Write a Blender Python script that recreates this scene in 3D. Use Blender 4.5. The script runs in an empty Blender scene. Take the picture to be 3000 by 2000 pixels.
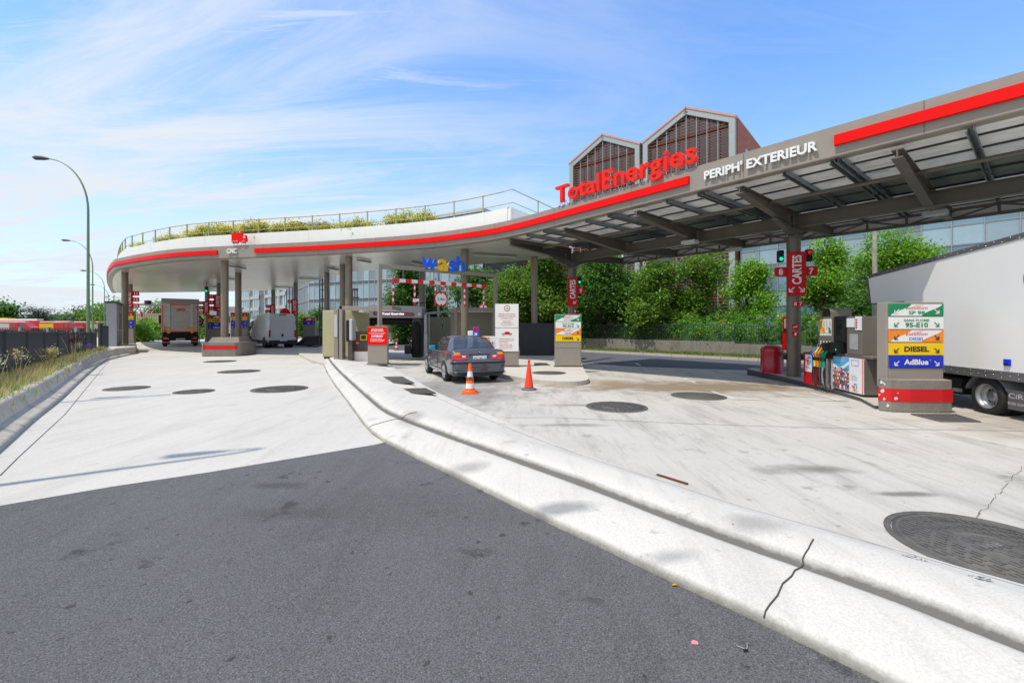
import bpy, bmesh, math, random
from mathutils import Vector, Matrix
random.seed(7)
PI = math.pi
F, H, CZ = 1300.0, 958.0, 1.65          # focal length (px of a 3000 px wide picture), horizon row, eye height
scene = bpy.context.scene
col = scene.collection

def W(x, y, z=0.0):
    s = (H - y) / (z - CZ)
    return Vector(((x - 1500) / s, F / s, z))
def D(x, y, Y):
    s = F / Y
    return Vector(((x - 1500) / s, Y, CZ + (H - y) / s))
def sstep(a, b, v):
    t = max(0.0, min(1.0, (v - a) / (b - a)))
    return t * t * (3 - 2 * t)
def g(X, Y):                              # height of the forecourt, which falls gently to the back
    return -0.2 * sstep(11, 25, 0.45 * X + Y)
def Wg(x, y, up=0.0):
    z = 0.0
    for _ in range(12):
        p = W(x, y, z); z = g(p.x, p.y) + up
    return W(x, y, z)

# ---------------------------------------------------------------- materials
MATS = {}
def nd(nt, t, **kw):
    n = nt.nodes.new(t)
    for k, v in kw.items():
        if k.startswith('i_'):
            n.inputs[k[2:].replace('_', ' ')].default_value = v
        else:
            setattr(n, k, v)
    return n
def c4(c): return (c[0], c[1], c[2], 1.0)
def mat(name, c, rough=0.5, metal=0.0, var=0.06, nscale=2.5, bump=0.0, bscale=60, coat=0.0, emit=0.0, dirt=0.0, spec=0.4, trans=0.0, island=0.0):
    if name in MATS: return MATS[name]
    m = bpy.data.materials.new(name); m.use_nodes = True
    nt = m.node_tree; b = nt.nodes['Principled BSDF']; L = nt.links
    tc = nd(nt, 'ShaderNodeTexCoord')
    no = nd(nt, 'ShaderNodeTexNoise', i_Scale=nscale, i_Detail=6.0, i_Roughness=0.6)
    L.new(tc.outputs['Object'], no.inputs['Vector'])
    mr = nd(nt, 'ShaderNodeMapRange'); mr.inputs['From Min'].default_value = 0.3; mr.inputs['From Max'].default_value = 0.7
    mr.inputs['To Min'].default_value = 1 - var; mr.inputs['To Max'].default_value = 1 + var * 0.6
    L.new(no.outputs['Fac'], mr.inputs['Value'])
    mx = nd(nt, 'ShaderNodeVectorMath', operation='SCALE'); mx.inputs[0].default_value = c[:3]
    L.new(mr.outputs[0], mx.inputs['Scale'])
    out = mx.outputs[0]
    if island:
        ge = nd(nt, 'ShaderNodeNewGeometry'); mi = nd(nt, 'ShaderNodeMapRange')
        mi.inputs['To Min'].default_value = 1 - island; mi.inputs['To Max'].default_value = 1 + island
        L.new(ge.outputs['Random Per Island'], mi.inputs['Value'])
        m2 = nd(nt, 'ShaderNodeVectorMath', operation='SCALE'); L.new(out, m2.inputs[0]); L.new(mi.outputs[0], m2.inputs['Scale']); out = m2.outputs[0]
    if dirt:
        n2 = nd(nt, 'ShaderNodeTexNoise', i_Scale=1.1, i_Detail=9.0, i_Roughness=0.72)
        L.new(tc.outputs['Object'], n2.inputs['Vector'])
        r2 = nd(nt, 'ShaderNodeMapRange'); r2.inputs['From Min'].default_value = 0.5; r2.inputs['From Max'].default_value = 0.72
        r2.inputs['To Max'].default_value = dirt; L.new(n2.outputs['Fac'], r2.inputs['Value'])
        mm = nd(nt, 'ShaderNodeMix', data_type='RGBA'); L.new(r2.outputs[0], mm.inputs['Factor'])
        L.new(out, mm.inputs['A']); mm.inputs['B'].default_value = (0.09, 0.08, 0.065, 1); out = mm.outputs['Result']
    L.new(out, b.inputs['Base Color'])
    b.inputs['Roughness'].default_value = rough; b.inputs['Metallic'].default_value = metal
    b.inputs['Specular IOR Level'].default_value = spec
    b.inputs['Coat Weight'].default_value = coat; b.inputs['Coat Roughness'].default_value = 0.04
    if trans: b.inputs['Transmission Weight'].default_value = trans
    if emit:
        b.inputs['Emission Color'].default_value = c4(c); b.inputs['Emission Strength'].default_value = emit
    if bump:
        n3 = nd(nt, 'ShaderNodeTexNoise', i_Scale=bscale, i_Detail=4.0); L.new(tc.outputs['Object'], n3.inputs['Vector'])
        bp = nd(nt, 'ShaderNodeBump'); bp.inputs['Strength'].default_value = bump; bp.inputs['Distance'].default_value = 0.01
        L.new(n3.outputs['Fac'], bp.inputs['Height']); L.new(bp.outputs[0], b.inputs['Normal'])
    MATS[name] = m
    return m

def ground_mat(name, base, dark, stain=None, streak=(0.18, 0.98), grain=0.12, spots=0.5, rough=0.85, gscale=90, bump=0.25, streak_amt=0.5, speck=0.0):
    m = bpy.data.materials.new(name); m.use_nodes = True
    nt = m.node_tree; b = nt.nodes['Principled BSDF']; L = nt.links
    ge = nd(nt, 'ShaderNodeNewGeometry'); pos = ge.outputs['Position']
    def noise(scale, detail=6, rgh=0.6, vec=pos, lo=0.4, hi=0.65, tmin=0.0, tmax=1.0):
        n = nd(nt, 'ShaderNodeTexNoise', i_Scale=scale, i_Detail=float(detail), i_Roughness=rgh); L.new(vec, n.inputs['Vector'])
        r = nd(nt, 'ShaderNodeMapRange'); r.inputs['From Min'].default_value = lo; r.inputs['From Max'].default_value = hi
        r.inputs['To Min'].default_value = tmin; r.inputs['To Max'].default_value = tmax; L.new(n.outputs['Fac'], r.inputs['Value'])
        return r.outputs[0], n.outputs['Fac']
    def mixc(fac, a, bb):
        x = nd(nt, 'ShaderNodeMix', data_type='RGBA')
        if isinstance(fac, float): x.inputs['Factor'].default_value = fac
        else: L.new(fac, x.inputs['Factor'])
        for k, v in (('A', a), ('B', bb)):
            if isinstance(v, tuple): x.inputs[k].default_value = c4(v)
            else: L.new(v, x.inputs[k])
        return x.outputs['Result']
    def mul(a, v):
        x = nd(nt, 'ShaderNodeMath', operation='MULTIPLY')
        L.new(a, x.inputs[0])
        if isinstance(v, float): x.inputs[1].default_value = v
        else: L.new(v, x.inputs[1])
        return x.outputs[0]
    big, _ = noise(0.35, 7, 0.62)
    c = mixc(mul(big, 0.3), base, tuple(v * 0.8 for v in base))
    mp = nd(nt, 'ShaderNodeMapping'); mp.inputs['Rotation'].default_value = (0, 0, math.atan2(streak[0], streak[1]))
    mp.inputs['Scale'].default_value = (2.6, 0.5, 1); L.new(pos, mp.inputs['Vector'])
    st, _ = noise(0.8, 9, 0.7, mp.outputs[0], 0.5, 0.72)
    c = mixc(mul(st, streak_amt), c, dark)
    mp2 = nd(nt, 'ShaderNodeMapping'); mp2.inputs['Rotation'].default_value = (0, 0, math.atan2(streak[0], streak[1]) + 0.25)
    mp2.inputs['Scale'].default_value = (9.0, 0.9, 1); L.new(pos, mp2.inputs['Vector'])
    st2, _ = noise(1.0, 6, 0.6, mp2.outputs[0], 0.55, 0.75)
    c = mixc(mul(st2, streak_amt * 0.7), c, dark)
    bl2, _ = noise(0.9, 8, 0.7, pos, 0.48, 0.68)
    c = mixc(mul(bl2, streak_amt * 0.5), c, tuple(v * 0.7 for v in base))
    tiny, _ = noise(9.0, 3, 0.5, pos, 0.68, 0.72)
    c = mixc(mul(tiny, spots), c, dark)
    sp, _ = noise(2.1, 5, 0.6, pos, 0.62, 0.69)
    c = mixc(mul(sp, spots), c, dark)
    if stain:
        for (cx, cy, rx, ry, rc, amt) in stain:
            m2 = nd(nt, 'ShaderNodeMapping'); m2.vector_type = 'POINT'
            m2.inputs['Location'].default_value = (-cx / rx, -cy / ry, 0); m2.inputs['Scale'].default_value = (1 / rx, 1 / ry, 0); L.new(pos, m2.inputs['Vector'])
            ln = nd(nt, 'ShaderNodeVectorMath', operation='LENGTH'); L.new(m2.outputs[0], ln.inputs[0])
            nn, raw = noise(1.1, 8, 0.65, pos, 0.3, 0.7, -0.45, 0.45)
            ad = nd(nt, 'ShaderNodeMath', operation='ADD'); L.new(ln.outputs['Value'], ad.inputs[0]); L.new(nn, ad.inputs[1])
            r = nd(nt, 'ShaderNodeMapRange'); r.inputs['From Min'].default_value = 1.0; r.inputs['From Max'].default_value = 0.35
            r.inputs['To Max'].default_value = amt; L.new(ad.outputs[0], r.inputs['Value'])
            c = mixc(r.outputs[0], c, rc)
    gr, graw = noise(gscale, 3, 0.7, pos, 0.35, 0.65, 1 - grain, 1 + grain)
    v = nd(nt, 'ShaderNodeVectorMath', operation='SCALE'); L.new(c, v.inputs[0]); L.new(gr, v.inputs['Scale'])
    c = v.outputs[0]
    if speck:
        vo = nd(nt, 'ShaderNodeTexVoronoi', i_Scale=70.0); L.new(pos, vo.inputs['Vector'])
        r = nd(nt, 'ShaderNodeMapRange'); r.inputs['From Min'].default_value = 0.24; r.inputs['From Max'].default_value = 0.14
        L.new(vo.outputs['Distance'], r.inputs['Value'])
        sc = nd(nt, 'ShaderNodeSeparateColor'); L.new(vo.outputs['Color'], sc.inputs[0])
        th = nd(nt, 'ShaderNodeMath', operation='GREATER_THAN'); th.inputs[1].default_value = 0.72; L.new(sc.outputs[0], th.inputs[0])
        c = mixc(mul(mul(r.outputs[0], th.outputs[0]), speck), c, (0.32, 0.31, 0.3))
    L.new(c, b.inputs['Base Color']); b.inputs['Roughness'].default_value = rough
    b.inputs['Specular IOR Level'].default_value = 0.3
    bp = nd(nt, 'ShaderNodeBump'); bp.inputs['Strength'].default_value = bump; bp.inputs['Distance'].default_value = 0.01
    L.new(graw, bp.inputs['Height']); L.new(bp.outputs[0], b.inputs['Normal'])
    MATS[name] = m
    return m

def leaf_mat(name, c, var=0.45, warm=(0.2, 0.24, 0.04)):
    m = bpy.data.materials.new(name); m.use_nodes = True
    nt = m.node_tree; b = nt.nodes['Principled BSDF']; L = nt.links
    ge = nd(nt, 'ShaderNodeNewGeometry')
    mi = nd(nt, 'ShaderNodeMapRange'); mi.inputs['To Min'].default_value = 1 - var; mi.inputs['To Max'].default_value = 1 + var
    L.new(ge.outputs['Random Per Island'], mi.inputs['Value'])
    no = nd(nt, 'ShaderNodeTexNoise', i_Scale=0.9, i_Detail=3.0); L.new(ge.outputs['Position'], no.inputs['Vector'])
    mx = nd(nt, 'ShaderNodeMix', data_type='RGBA'); mx.inputs['A'].default_value = c4(c); mx.inputs['B'].default_value = c4(warm)
    r = nd(nt, 'ShaderNodeMapRange'); r.inputs['From Min'].default_value = 0.42; r.inputs['From Max'].default_value = 0.68; r.inputs['To Max'].default_value = 0.45
    L.new(no.outputs['Fac'], r.inputs['Value']); L.new(r.outputs[0], mx.inputs['Factor'])
    v = nd(nt, 'ShaderNodeVectorMath', operation='SCALE'); L.new(mx.outputs['Result'], v.inputs[0]); L.new(mi.outputs[0], v.inputs['Scale'])
    L.new(v.outputs[0], b.inputs['Base Color']); b.inputs['Roughness'].default_value = 0.5
    b.inputs['Specular IOR Level'].default_value = 0.35
    tr = nd(nt, 'ShaderNodeBsdfTranslucent'); L.new(v.outputs[0], tr.inputs['Color'])
    ms = nd(nt, 'ShaderNodeMixShader'); ms.inputs[0].default_value = 0.45
    L.new(b.outputs[0], ms.inputs[1]); L.new(tr.outputs[0], ms.inputs[2])
    L.new(ms.outputs[0], nt.nodes['Material Output'].inputs['Surface'])
    MATS[name] = m
    return m

def glass_mat(name, c, rough=0.03, see=0.0, island=0.25):
    """dark coated pane that mirrors the sky; see > 0 lets some of what is behind show through"""
    m = mat(name, c, rough, 0.0, 0.1, 0.7, spec=1.0, coat=1.0, island=island)
    if see:
        nt = m.node_tree; b = nt.nodes['Principled BSDF']
        b.inputs['Alpha'].default_value = 1 - see
    return m

TAUPE = mat('taupe_panel', (0.30, 0.268, 0.23), 0.45, 0.05, 0.06, dirt=0.12, bump=0.05, bscale=300)
TAUPE_D = mat('dark_taupe', (0.09, 0.078, 0.066), 0.4, 0.1, 0.08)
STEEL_B = mat('brown_steel', (0.15, 0.132, 0.108), 0.42, 0.2, 0.12, dirt=0.15)
RED = mat('signal_red', (0.82, 0.004, 0.003), 0.45, 0, 0.04, spec=0.15)
REDS = mat('sign_red', (0.5, 0.006, 0.012), 0.45, 0, 0.05, spec=0.2)
ORED = mat('letter_red', (0.85, 0.022, 0.008), 0.4, 0, 0.04, spec=0.2)
WHITE = mat('white_paint', (0.8, 0.8, 0.79), 0.4, 0, 0.05, dirt=0.06)
WHITEP = mat('white_panel', (0.85, 0.85, 0.83), 0.35, 0, 0.03, dirt=0.03)
SOFFIT_L = None
GREEN = mat('sign_green', (0.0, 0.24, 0.09), 0.4)
ORANGE = mat('sign_orange', (0.85, 0.25, 0.02), 0.4)
YELLOW = mat('sign_yellow', (0.85, 0.56, 0.0), 0.4)
BLUE = mat('sign_blue', (0.008, 0.03, 0.5), 0.4)
BLUE2 = mat('wash_blue', (0.01, 0.14, 0.95), 0.35, coat=0.3)
BLACK = mat('black_plastic', (0.012, 0.012, 0.013), 0.4)
RUBBER = mat('tyre_rubber', (0.018, 0.018, 0.018), 0.75, bump=0.3, dirt=0.2)
GREYM = mat('grey_metal', (0.35, 0.36, 0.37), 0.35, 0.7, 0.1)
GALV = mat('galvanised', (0.3, 0.33, 0.35), 0.45, 0.6, 0.15)
CHROME = mat('bright_metal', (0.6, 0.6, 0.62), 0.2, 1.0)
FENCE = mat('anthracite_fence', (0.035, 0.045, 0.055), 0.45, 0.2, 0.1)
LAMPG = mat('lamp_green', (0.17, 0.27, 0.15), 0.4, 0.2, 0.08)
BEIGE = mat('beige_cabinet', (0.42, 0.39, 0.24), 0.45, 0, 0.05)
GREYD = mat('dark_grey', (0.06, 0.065, 0.07), 0.5)
GREYL = mat('light_grey', (0.5, 0.52, 0.54), 0.45)
IRON = mat('cast_iron', (0.125, 0.12, 0.11), 0.65, 0.2, 0.3, 8, bump=0.6, bscale=140, dirt=0.3)
OLIVE = mat('olive_rail', (0.38, 0.38, 0.17), 0.45, 0.1)
BARK = mat('bark', (0.09, 0.07, 0.05), 0.9, 0, 0.3, 6, bump=0.6, bscale=30)
BRICK = None

# ---------------------------------------------------------------- mesh collector
class MB:
    def __init__(s): s.v = []; s.f = []; s.m = []; s.sm = []; s.slots = []; s.T = Matrix.Identity(4)
    def slot(s, m):
        if m not in s.slots: s.slots.append(m)
        return s.slots.index(m)
    def add(s, vs, fs, m, smooth=False):
        o = len(s.v); T = s.T
        s.v += [tuple(T @ Vector(p)) for p in vs]
        k = s.slot(m)
        for f in fs: s.f.append([i + o for i in f]); s.m.append(k); s.sm.append(smooth)
        return s
    def box(s, x0, x1, y0, y1, z0, z1, m):
        vs = [(x0,y0,z0),(x1,y0,z0),(x1,y1,z0),(x0,y1,z0),(x0,y0,z1),(x1,y0,z1),(x1,y1,z1),(x0,y1,z1)]
        return s.add(vs, [(3,2,1,0),(4,5,6,7),(0,1,5,4),(1,2,6,5),(2,3,7,6),(3,0,4,7)], m)
    def quad(s, a, b, c, d, m): return s.add([a, b, c, d], [(0,1,2,3)], m)
    def poly(s, pts, m): return s.add(pts, [tuple(range(len(pts)))], m)
    def prism(s, pts, z0, z1, m, m_top=None):
        """vertical prism over an xy polygon given counter-clockwise"""
        n = len(pts)
        vs = [(p[0], p[1], z0) for p in pts] + [(p[0], p[1], z1) for p in pts]
        s.add(vs, [(i, (i+1) % n, n+(i+1) % n, n+i) for i in range(n)] + [tuple(range(n-1, -1, -1))], m)
        return s.add([(p[0], p[1], z1) for p in pts], [tuple(range(n))], m_top or m)
    def plate(s, pts, y0, y1, m):
        """xz outline extruded from y0 (front, -y) to y1"""
        n = len(pts)
        vs = [(p[0], y0, p[1]) for p in pts] + [(p[0], y1, p[1]) for p in pts]
        return s.add(vs, [tuple(range(n)), tuple(range(2*n-1, n-1, -1))] + [(i, n+i, n+(i+1) % n, (i+1) % n) for i in range(n)], m)
    def side(s, pts, y0, y1, m):
        return s.plate(pts, y0, y1, m)
    def cyl(s, p0, p1, r0, m, r1=None, n=12, caps=True, smooth=True):
        r1 = r0 if r1 is None else r1
        p0 = Vector(p0); p1 = Vector(p1); d = (p1 - p0).normalized()
        a = d.orthogonal().normalized(); b = d.cross(a)
        vs = []
        for p, r in ((p0, r0), (p1, r1)):
            for i in range(n):
                t = 2*PI*i/n; vs.append(p + a*math.cos(t)*r + b*math.sin(t)*r)
        s.add(vs, [(i, (i+1) % n, n+(i+1) % n, n+i) for i in range(n)], m, smooth)
        if caps: s.add(vs, [tuple(range(n-1, -1, -1)), tuple(range(n, 2*n))], m)
        return s
    def tube(s, pts, r, m, n=8):
        pts = [Vector(p) for p in pts]
        rs = r if isinstance(r, (list, tuple)) else [r]*len(pts)
        rings = []; a = None
        for i, p in enumerate(pts):
            d = (pts[min(i+1, len(pts)-1)] - pts[max(i-1, 0)]).normalized()
            if a is None: a = d.orthogonal().normalized()
            a = (a - d*a.dot(d)).normalized(); b = d.cross(a)
            rings.append([p + (a*math.cos(2*PI*k/n) + b*math.sin(2*PI*k/n))*rs[i] for k in range(n)])
        vs = [q for rg in rings for q in rg]; fs = []
        for i in range(len(pts)-1):
            fs += [(i*n+k, i*n+(k+1) % n, (i+1)*n+(k+1) % n, (i+1)*n+k) for k in range(n)]
        s.add(vs, fs, m, True)
        return s.add(vs, [tuple(range(n-1, -1, -1)), tuple(range((len(pts)-1)*n, len(pts)*n))], m)
    def lathe(s, prof, m, c=(0,0,0), n=24, axis='z'):
        vs = []
        for r, z in prof:
            for k in range(n):
                t = 2*PI*k/n; u, v = r*math.cos(t), r*math.sin(t)
                vs.append((c[0]+u, c[1]+v, c[2]+z) if axis == 'z' else (c[0]+u, c[1]+z, c[2]+v))
        fs = []
        for i in range(len(prof)-1):
            fs += [(i*n+k, i*n+(k+1) % n, (i+1)*n+(k+1) % n, (i+1)*n+k) for k in range(n)]
        return s.add(vs, fs, m, True)
    def loft(s, rings, m, close=True, smooth=True, caps=False):
        n = len(rings[0]); vs = [p for r in rings for p in r]; fs = []
        for i in range(len(rings)-1):
            for k in range(n if close else n-1):
                fs.append((i*n+k, i*n+(k+1) % n, (i+1)*n+(k+1) % n, (i+1)*n+k))
        s.add(vs, fs, m, smooth)
        if caps: s.add(vs, [tuple(range(n-1, -1, -1)), tuple(range((len(rings)-1)*n, len(rings)*n))], m)
        return s
    def sweep(s, path, prof, m, smooth=False, closed_prof=False):
        """path: xy points, outward normal = tangent turned -90 deg; prof: (outward offset, z)"""
        nor = path_normals(path)
        rings = [[(p[0]+q[0]*o, p[1]+q[1]*o, z) for o, z in prof] for p, q in zip(path, nor)]
        return s.loft(rings, m, closed_prof, smooth)
    def text(s, body, cx, cz, h, y, m, depth=0.0, bold=0.0, width=None, align='c', rot=0.0, bevel=0.0, shear=0.0):
        vs, fs, x0, x1, cap = text_geo(body, bold, depth > 0, bevel / h if h else 0, shear)
        k = h / cap; kx = k
        if width: kx = width / (x1 - x0)
        ox = {'c': -(x0+x1)/2, 'l': -x0, 'r': -x1}[align]
        ca, sa = math.cos(rot), math.sin(rot); out = []
        for x, yy, z in vs:
            X = (x+ox)*kx; Z = yy*k - (h/2)
            out.append((cx + X*ca - Z*sa, y - (0 if depth == 0 else z*depth), cz + X*sa + Z*ca))
        return s.add(out, fs, m)
    def build(s, name, parent=None, bevel=0.0, seg=2, subsurf=0, fix=False):
        me = bpy.data.meshes.new(name); me.from_pydata(s.v, [], s.f)
        for m in s.slots: me.materials.append(m)
        me.polygons.foreach_set('material_index', s.m); me.polygons.foreach_set('use_smooth', s.sm)
        if fix:
            bm = bmesh.new(); bm.from_mesh(me); bmesh.ops.remove_doubles(bm, verts=bm.verts, dist=0.0005)
            bmesh.ops.recalc_face_normals(bm, faces=bm.faces); bm.to_mesh(me); bm.free()
        me.update()
        o = bpy.data.objects.new(name, me); col.objects.link(o)
        if parent: o.parent = parent
        if bevel:
            b = o.modifiers.new('bevel', 'BEVEL'); b.width = bevel; b.segments = seg; b.limit_method = 'ANGLE'; b.angle_limit = 0.7
            b.harden_normals = False
        if subsurf:
            b = o.modifiers.new('smooth', 'SUBSURF'); b.levels = subsurf; b.render_levels = subsurf
        return o

def path_normals(path):
    out = []
    for i in range(len(path)):
        a = path[max(i-1, 0)]; b = path[min(i+1, len(path)-1)]
        dx, dy = b[0]-a[0], b[1]-a[1]; l = math.hypot(dx, dy) or 1
        out.append((dy/l, -dx/l))
    return out
def offset(path, o): return [(p[0]+n[0]*o, p[1]+n[1]*o) for p, n in zip(path, path_normals(path))]
def resample(path, step):
    out = [tuple(path[0][:2])]; acc = 0.0
    L = [0.0]
    for a, b in zip(path, path[1:]): L.append(L[-1] + math.hypot(b[0]-a[0], b[1]-a[1]))
    n = max(1, int(round(L[-1]/step))); res = []; j = 0
    for i in range(n+1):
        t = L[-1]*i/n
        while j < len(L)-2 and L[j+1] < t: j += 1
        u = (t-L[j])/max(1e-9, L[j+1]-L[j]); a, b = path[j], path[j+1]
        res.append((a[0]+(b[0]-a[0])*u, a[1]+(b[1]-a[1])*u))
    return res
def smoothpath(path, it=2):
    for _ in range(it):
        out = [path[0]]
        for a, b in zip(path, path[1:]):
            out += [(a[0]*.75+b[0]*.25, a[1]*.75+b[1]*.25), (a[0]*.25+b[0]*.75, a[1]*.25+b[1]*.75)]
        out.append(path[-1]); path = out
    return path

_tc = {}
def text_geo(body, bold, ext, bev, shear):
    key = (body, bold, ext, round(bev, 3), shear)
    if key in _tc: return _tc[key]
    def geo(b, e, bv):
        cu = bpy.data.curves.new('t', 'FONT'); cu.body = b; cu.size = 1; cu.offset = bold; cu.shear = shear
        cu.resolution_u = 3
        if e: cu.extrude = 0.5; 
        if bv: cu.bevel_depth = bv; cu.bevel_resolution = 1; cu.extrude = max(0.0, 0.5)
        ob = bpy.data.objects.new('t', cu); col.objects.link(ob)
        dg = bpy.context.evaluated_depsgraph_get(); me = ob.evaluated_get(dg).to_mesh()
        vs = [tuple(v.co) for v in me.vertices]; fs = [tuple(p.vertices) for p in me.polygons]
        ob.evaluated_get(dg).to_mesh_clear(); bpy.data.objects.remove(ob); bpy.data.curves.remove(cu)
        return vs, fs
    if 'cap' not in _tc:
        v, _ = geo('H', False, 0); _tc['cap'] = max(p[1] for p in v) - min(p[1] for p in v)
    vs, fs = geo(body, ext, 0)
    r = (vs, fs, min(p[0] for p in vs), max(p[0] for p in vs), _tc['cap'])
    _tc[key] = r
    return r

# ---------------------------------------------------------------- things
LABELS = {}
def tag(o, label=None, cat=None, group=None, kind=None):
    if label: o['label'] = label
    if cat: o['category'] = cat
    if group: o['group'] = group
    if kind: o['kind'] = kind
    return o
def thing(name, label, cat, loc=(0,0,0), rz=0.0, group=None):
    o = bpy.data.objects.new(name, None); col.objects.link(o); o.empty_display_size = 0.2
    o.location = loc; o.rotation_euler = (0, 0, rz)
    return tag(o, label, cat, group)
def struct(name, mb, **k):
    o = mb.build(name, **k); o['kind'] = 'structure'; return o
def copy_tree(o, loc=None, rz=None, parent=None):
    c = o.copy(); col.objects.link(c)
    if parent: c.parent = parent
    if loc is not None: c.location = loc
    if rz is not None: c.rotation_euler = (0, 0, rz)
    for ch in list(o.children): copy_tree(ch, parent=c)
    return c
# ================================================================ camera, sky, sun
cam = bpy.data.cameras.new('camera'); co = bpy.data.objects.new('camera', cam); col.objects.link(co)
cam.sensor_width = 36; cam.lens = 36 * F / 3000; cam.shift_y = -(1000 - H) / 3000
co.location = (0, 0, CZ); co.rotation_euler = (PI/2, 0, 0); cam.clip_start = 0.05; cam.clip_end = 6000
scene.camera = co
scene.view_settings.view_transform = 'Standard'; scene.view_settings.look = 'None'; scene.view_settings.exposure = 0
SUNV = Vector((0.37, 0.25, -1.0)).normalized()
sl = bpy.data.lights.new('sun', 'SUN'); sl.energy = 4.1; sl.angle = math.radians(0.5); sl.color = (1.0, 0.93, 0.82)
so = bpy.data.objects.new('sun', sl); col.objects.link(so)
so.rotation_euler = (-SUNV).to_track_quat('Z', 'Y').to_euler(); so.location = (-20, -8, 40)
world = bpy.data.worlds.new('World'); scene.world = world; world.use_nodes = True
nt = world.node_tree; L = nt.links; bg = nt.nodes['Background']
sky = nd(nt, 'ShaderNodeTexSky', sky_type='NISHITA'); sky.sun_disc = False
elev = math.asin(-SUNV.z); sky.sun_elevation = elev
sky.sun_rotation = math.atan2(-SUNV.x, -SUNV.y)
sky.air_density = 1.0; sky.dust_density = 0.8; sky.ozone_density = 1.6; sky.altitude = 60
tc = nd(nt, 'ShaderNodeTexCoord'); sep = nd(nt, 'ShaderNodeSeparateXYZ'); L.new(tc.outputs['Generated'], sep.inputs[0])
def mth(op, a, b=None):
    n = nd(nt, 'ShaderNodeMath', operation=op)
    for i, v in enumerate((a, b)):
        if v is None: continue
        if isinstance(v, (int, float)): n.inputs[i].default_value = v
        else: L.new(v, n.inputs[i])
    return n.outputs[0]
zc = mth('ADD', mth('MAXIMUM', sep.outputs[2], 0.0), 0.16)
cmb = nd(nt, 'ShaderNodeCombineXYZ'); L.new(mth('DIVIDE', sep.outputs[0], zc), cmb.inputs[0]); L.new(mth('DIVIDE', sep.outputs[1], zc), cmb.inputs[1])
def cloud(rot, sx, sy, sc, lo, hi, det=8, rgh=0.6, dist=0.6, loc=(0, 0, 0)):
    mp = nd(nt, 'ShaderNodeMapping'); mp.inputs['Rotation'].default_value = (0, 0, rot); mp.inputs['Scale'].default_value = (sx, sy, 1)
    mp.inputs['Location'].default_value = loc
    L.new(cmb.outputs[0], mp.inputs['Vector'])
    n = nd(nt, 'ShaderNodeTexNoise', i_Scale=sc, i_Detail=float(det), i_Roughness=rgh, i_Distortion=dist); L.new(mp.outputs[0], n.inputs['Vector'])
    r = nd(nt, 'ShaderNodeMapRange', interpolation_type='SMOOTHSTEP'); r.inputs['From Min'].default_value = lo; r.inputs['From Max'].default_value = hi
    L.new(n.outputs['Fac'], r.inputs['Value']); return r.outputs[0]
c1 = cloud(0.95, 0.55, 1.5, 0.9, 0.42, 0.68, 14, 0.66, 1.0)
c2 = cloud(1.25, 0.5, 3.2, 1.7, 0.47, 0.72, 14, 0.72, 1.2, (3, 1, 0))
c3 = cloud(0.3, 0.8, 1.0, 0.35, 0.36, 0.7, 5, 0.5, 0.2, (1.5, 4, 0))
# more cirrus to the left (west) of the picture, clear deep blue to the upper right
side = nd(nt, 'ShaderNodeMapRange', interpolation_type='SMOOTHSTEP'); side.inputs['From Min'].default_value = 0.75; side.inputs['From Max'].default_value = -0.35
side.inputs['To Min'].default_value = 0.15; L.new(sep.outputs[0], side.inputs['Value'])
cl = mth('MULTIPLY', mth('MULTIPLY', mth('MAXIMUM', c1, mth('MULTIPLY', c2, 0.9)), mth('ADD', mth('MULTIPLY', c3, 0.75), 0.25)), side.outputs[0])
hz = nd(nt, 'ShaderNodeMapRange', interpolation_type='SMOOTHSTEP'); hz.inputs['From Min'].default_value = 0.5; hz.inputs['From Max'].default_value = 0.0
hz.inputs['To Max'].default_value = 0.75; L.new(sep.outputs[2], hz.inputs['Value'])
rear_fill = nd(nt, 'ShaderNodeMapRange', interpolation_type='SMOOTHSTEP'); rear_fill.inputs['From Min'].default_value = 0.25; rear_fill.inputs['From Max'].default_value = -0.45
rear_fill.inputs['To Max'].default_value = 0.75; L.new(sep.outputs[1], rear_fill.inputs['Value'])      # white added to the unseen sky behind the camera, neutralising the blue ambient light
fac = mth('MINIMUM', mth('ADD', mth('ADD', mth('MULTIPLY', cl, 1.35), rear_fill.outputs[0]), mth('MULTIPLY', hz.outputs[0], mth('ADD', mth('MULTIPLY', side.outputs[0], 0.55), 0.4))), 1.0)
mx = nd(nt, 'ShaderNodeMix', data_type='RGBA'); L.new(fac, mx.inputs['Factor'])
tint = nd(nt, 'ShaderNodeVectorMath', operation='MULTIPLY'); L.new(sky.outputs[0], tint.inputs[0]); tint.inputs[1].default_value = (1.62, 2.15, 2.7)
L.new(tint.outputs[0], mx.inputs['A']); mx.inputs['B'].default_value = (7.0, 7.5, 8.1, 1)
L.new(mx.outputs['Result'], bg.inputs['Color']); bg.inputs['Strength'].default_value = 0.115

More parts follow.
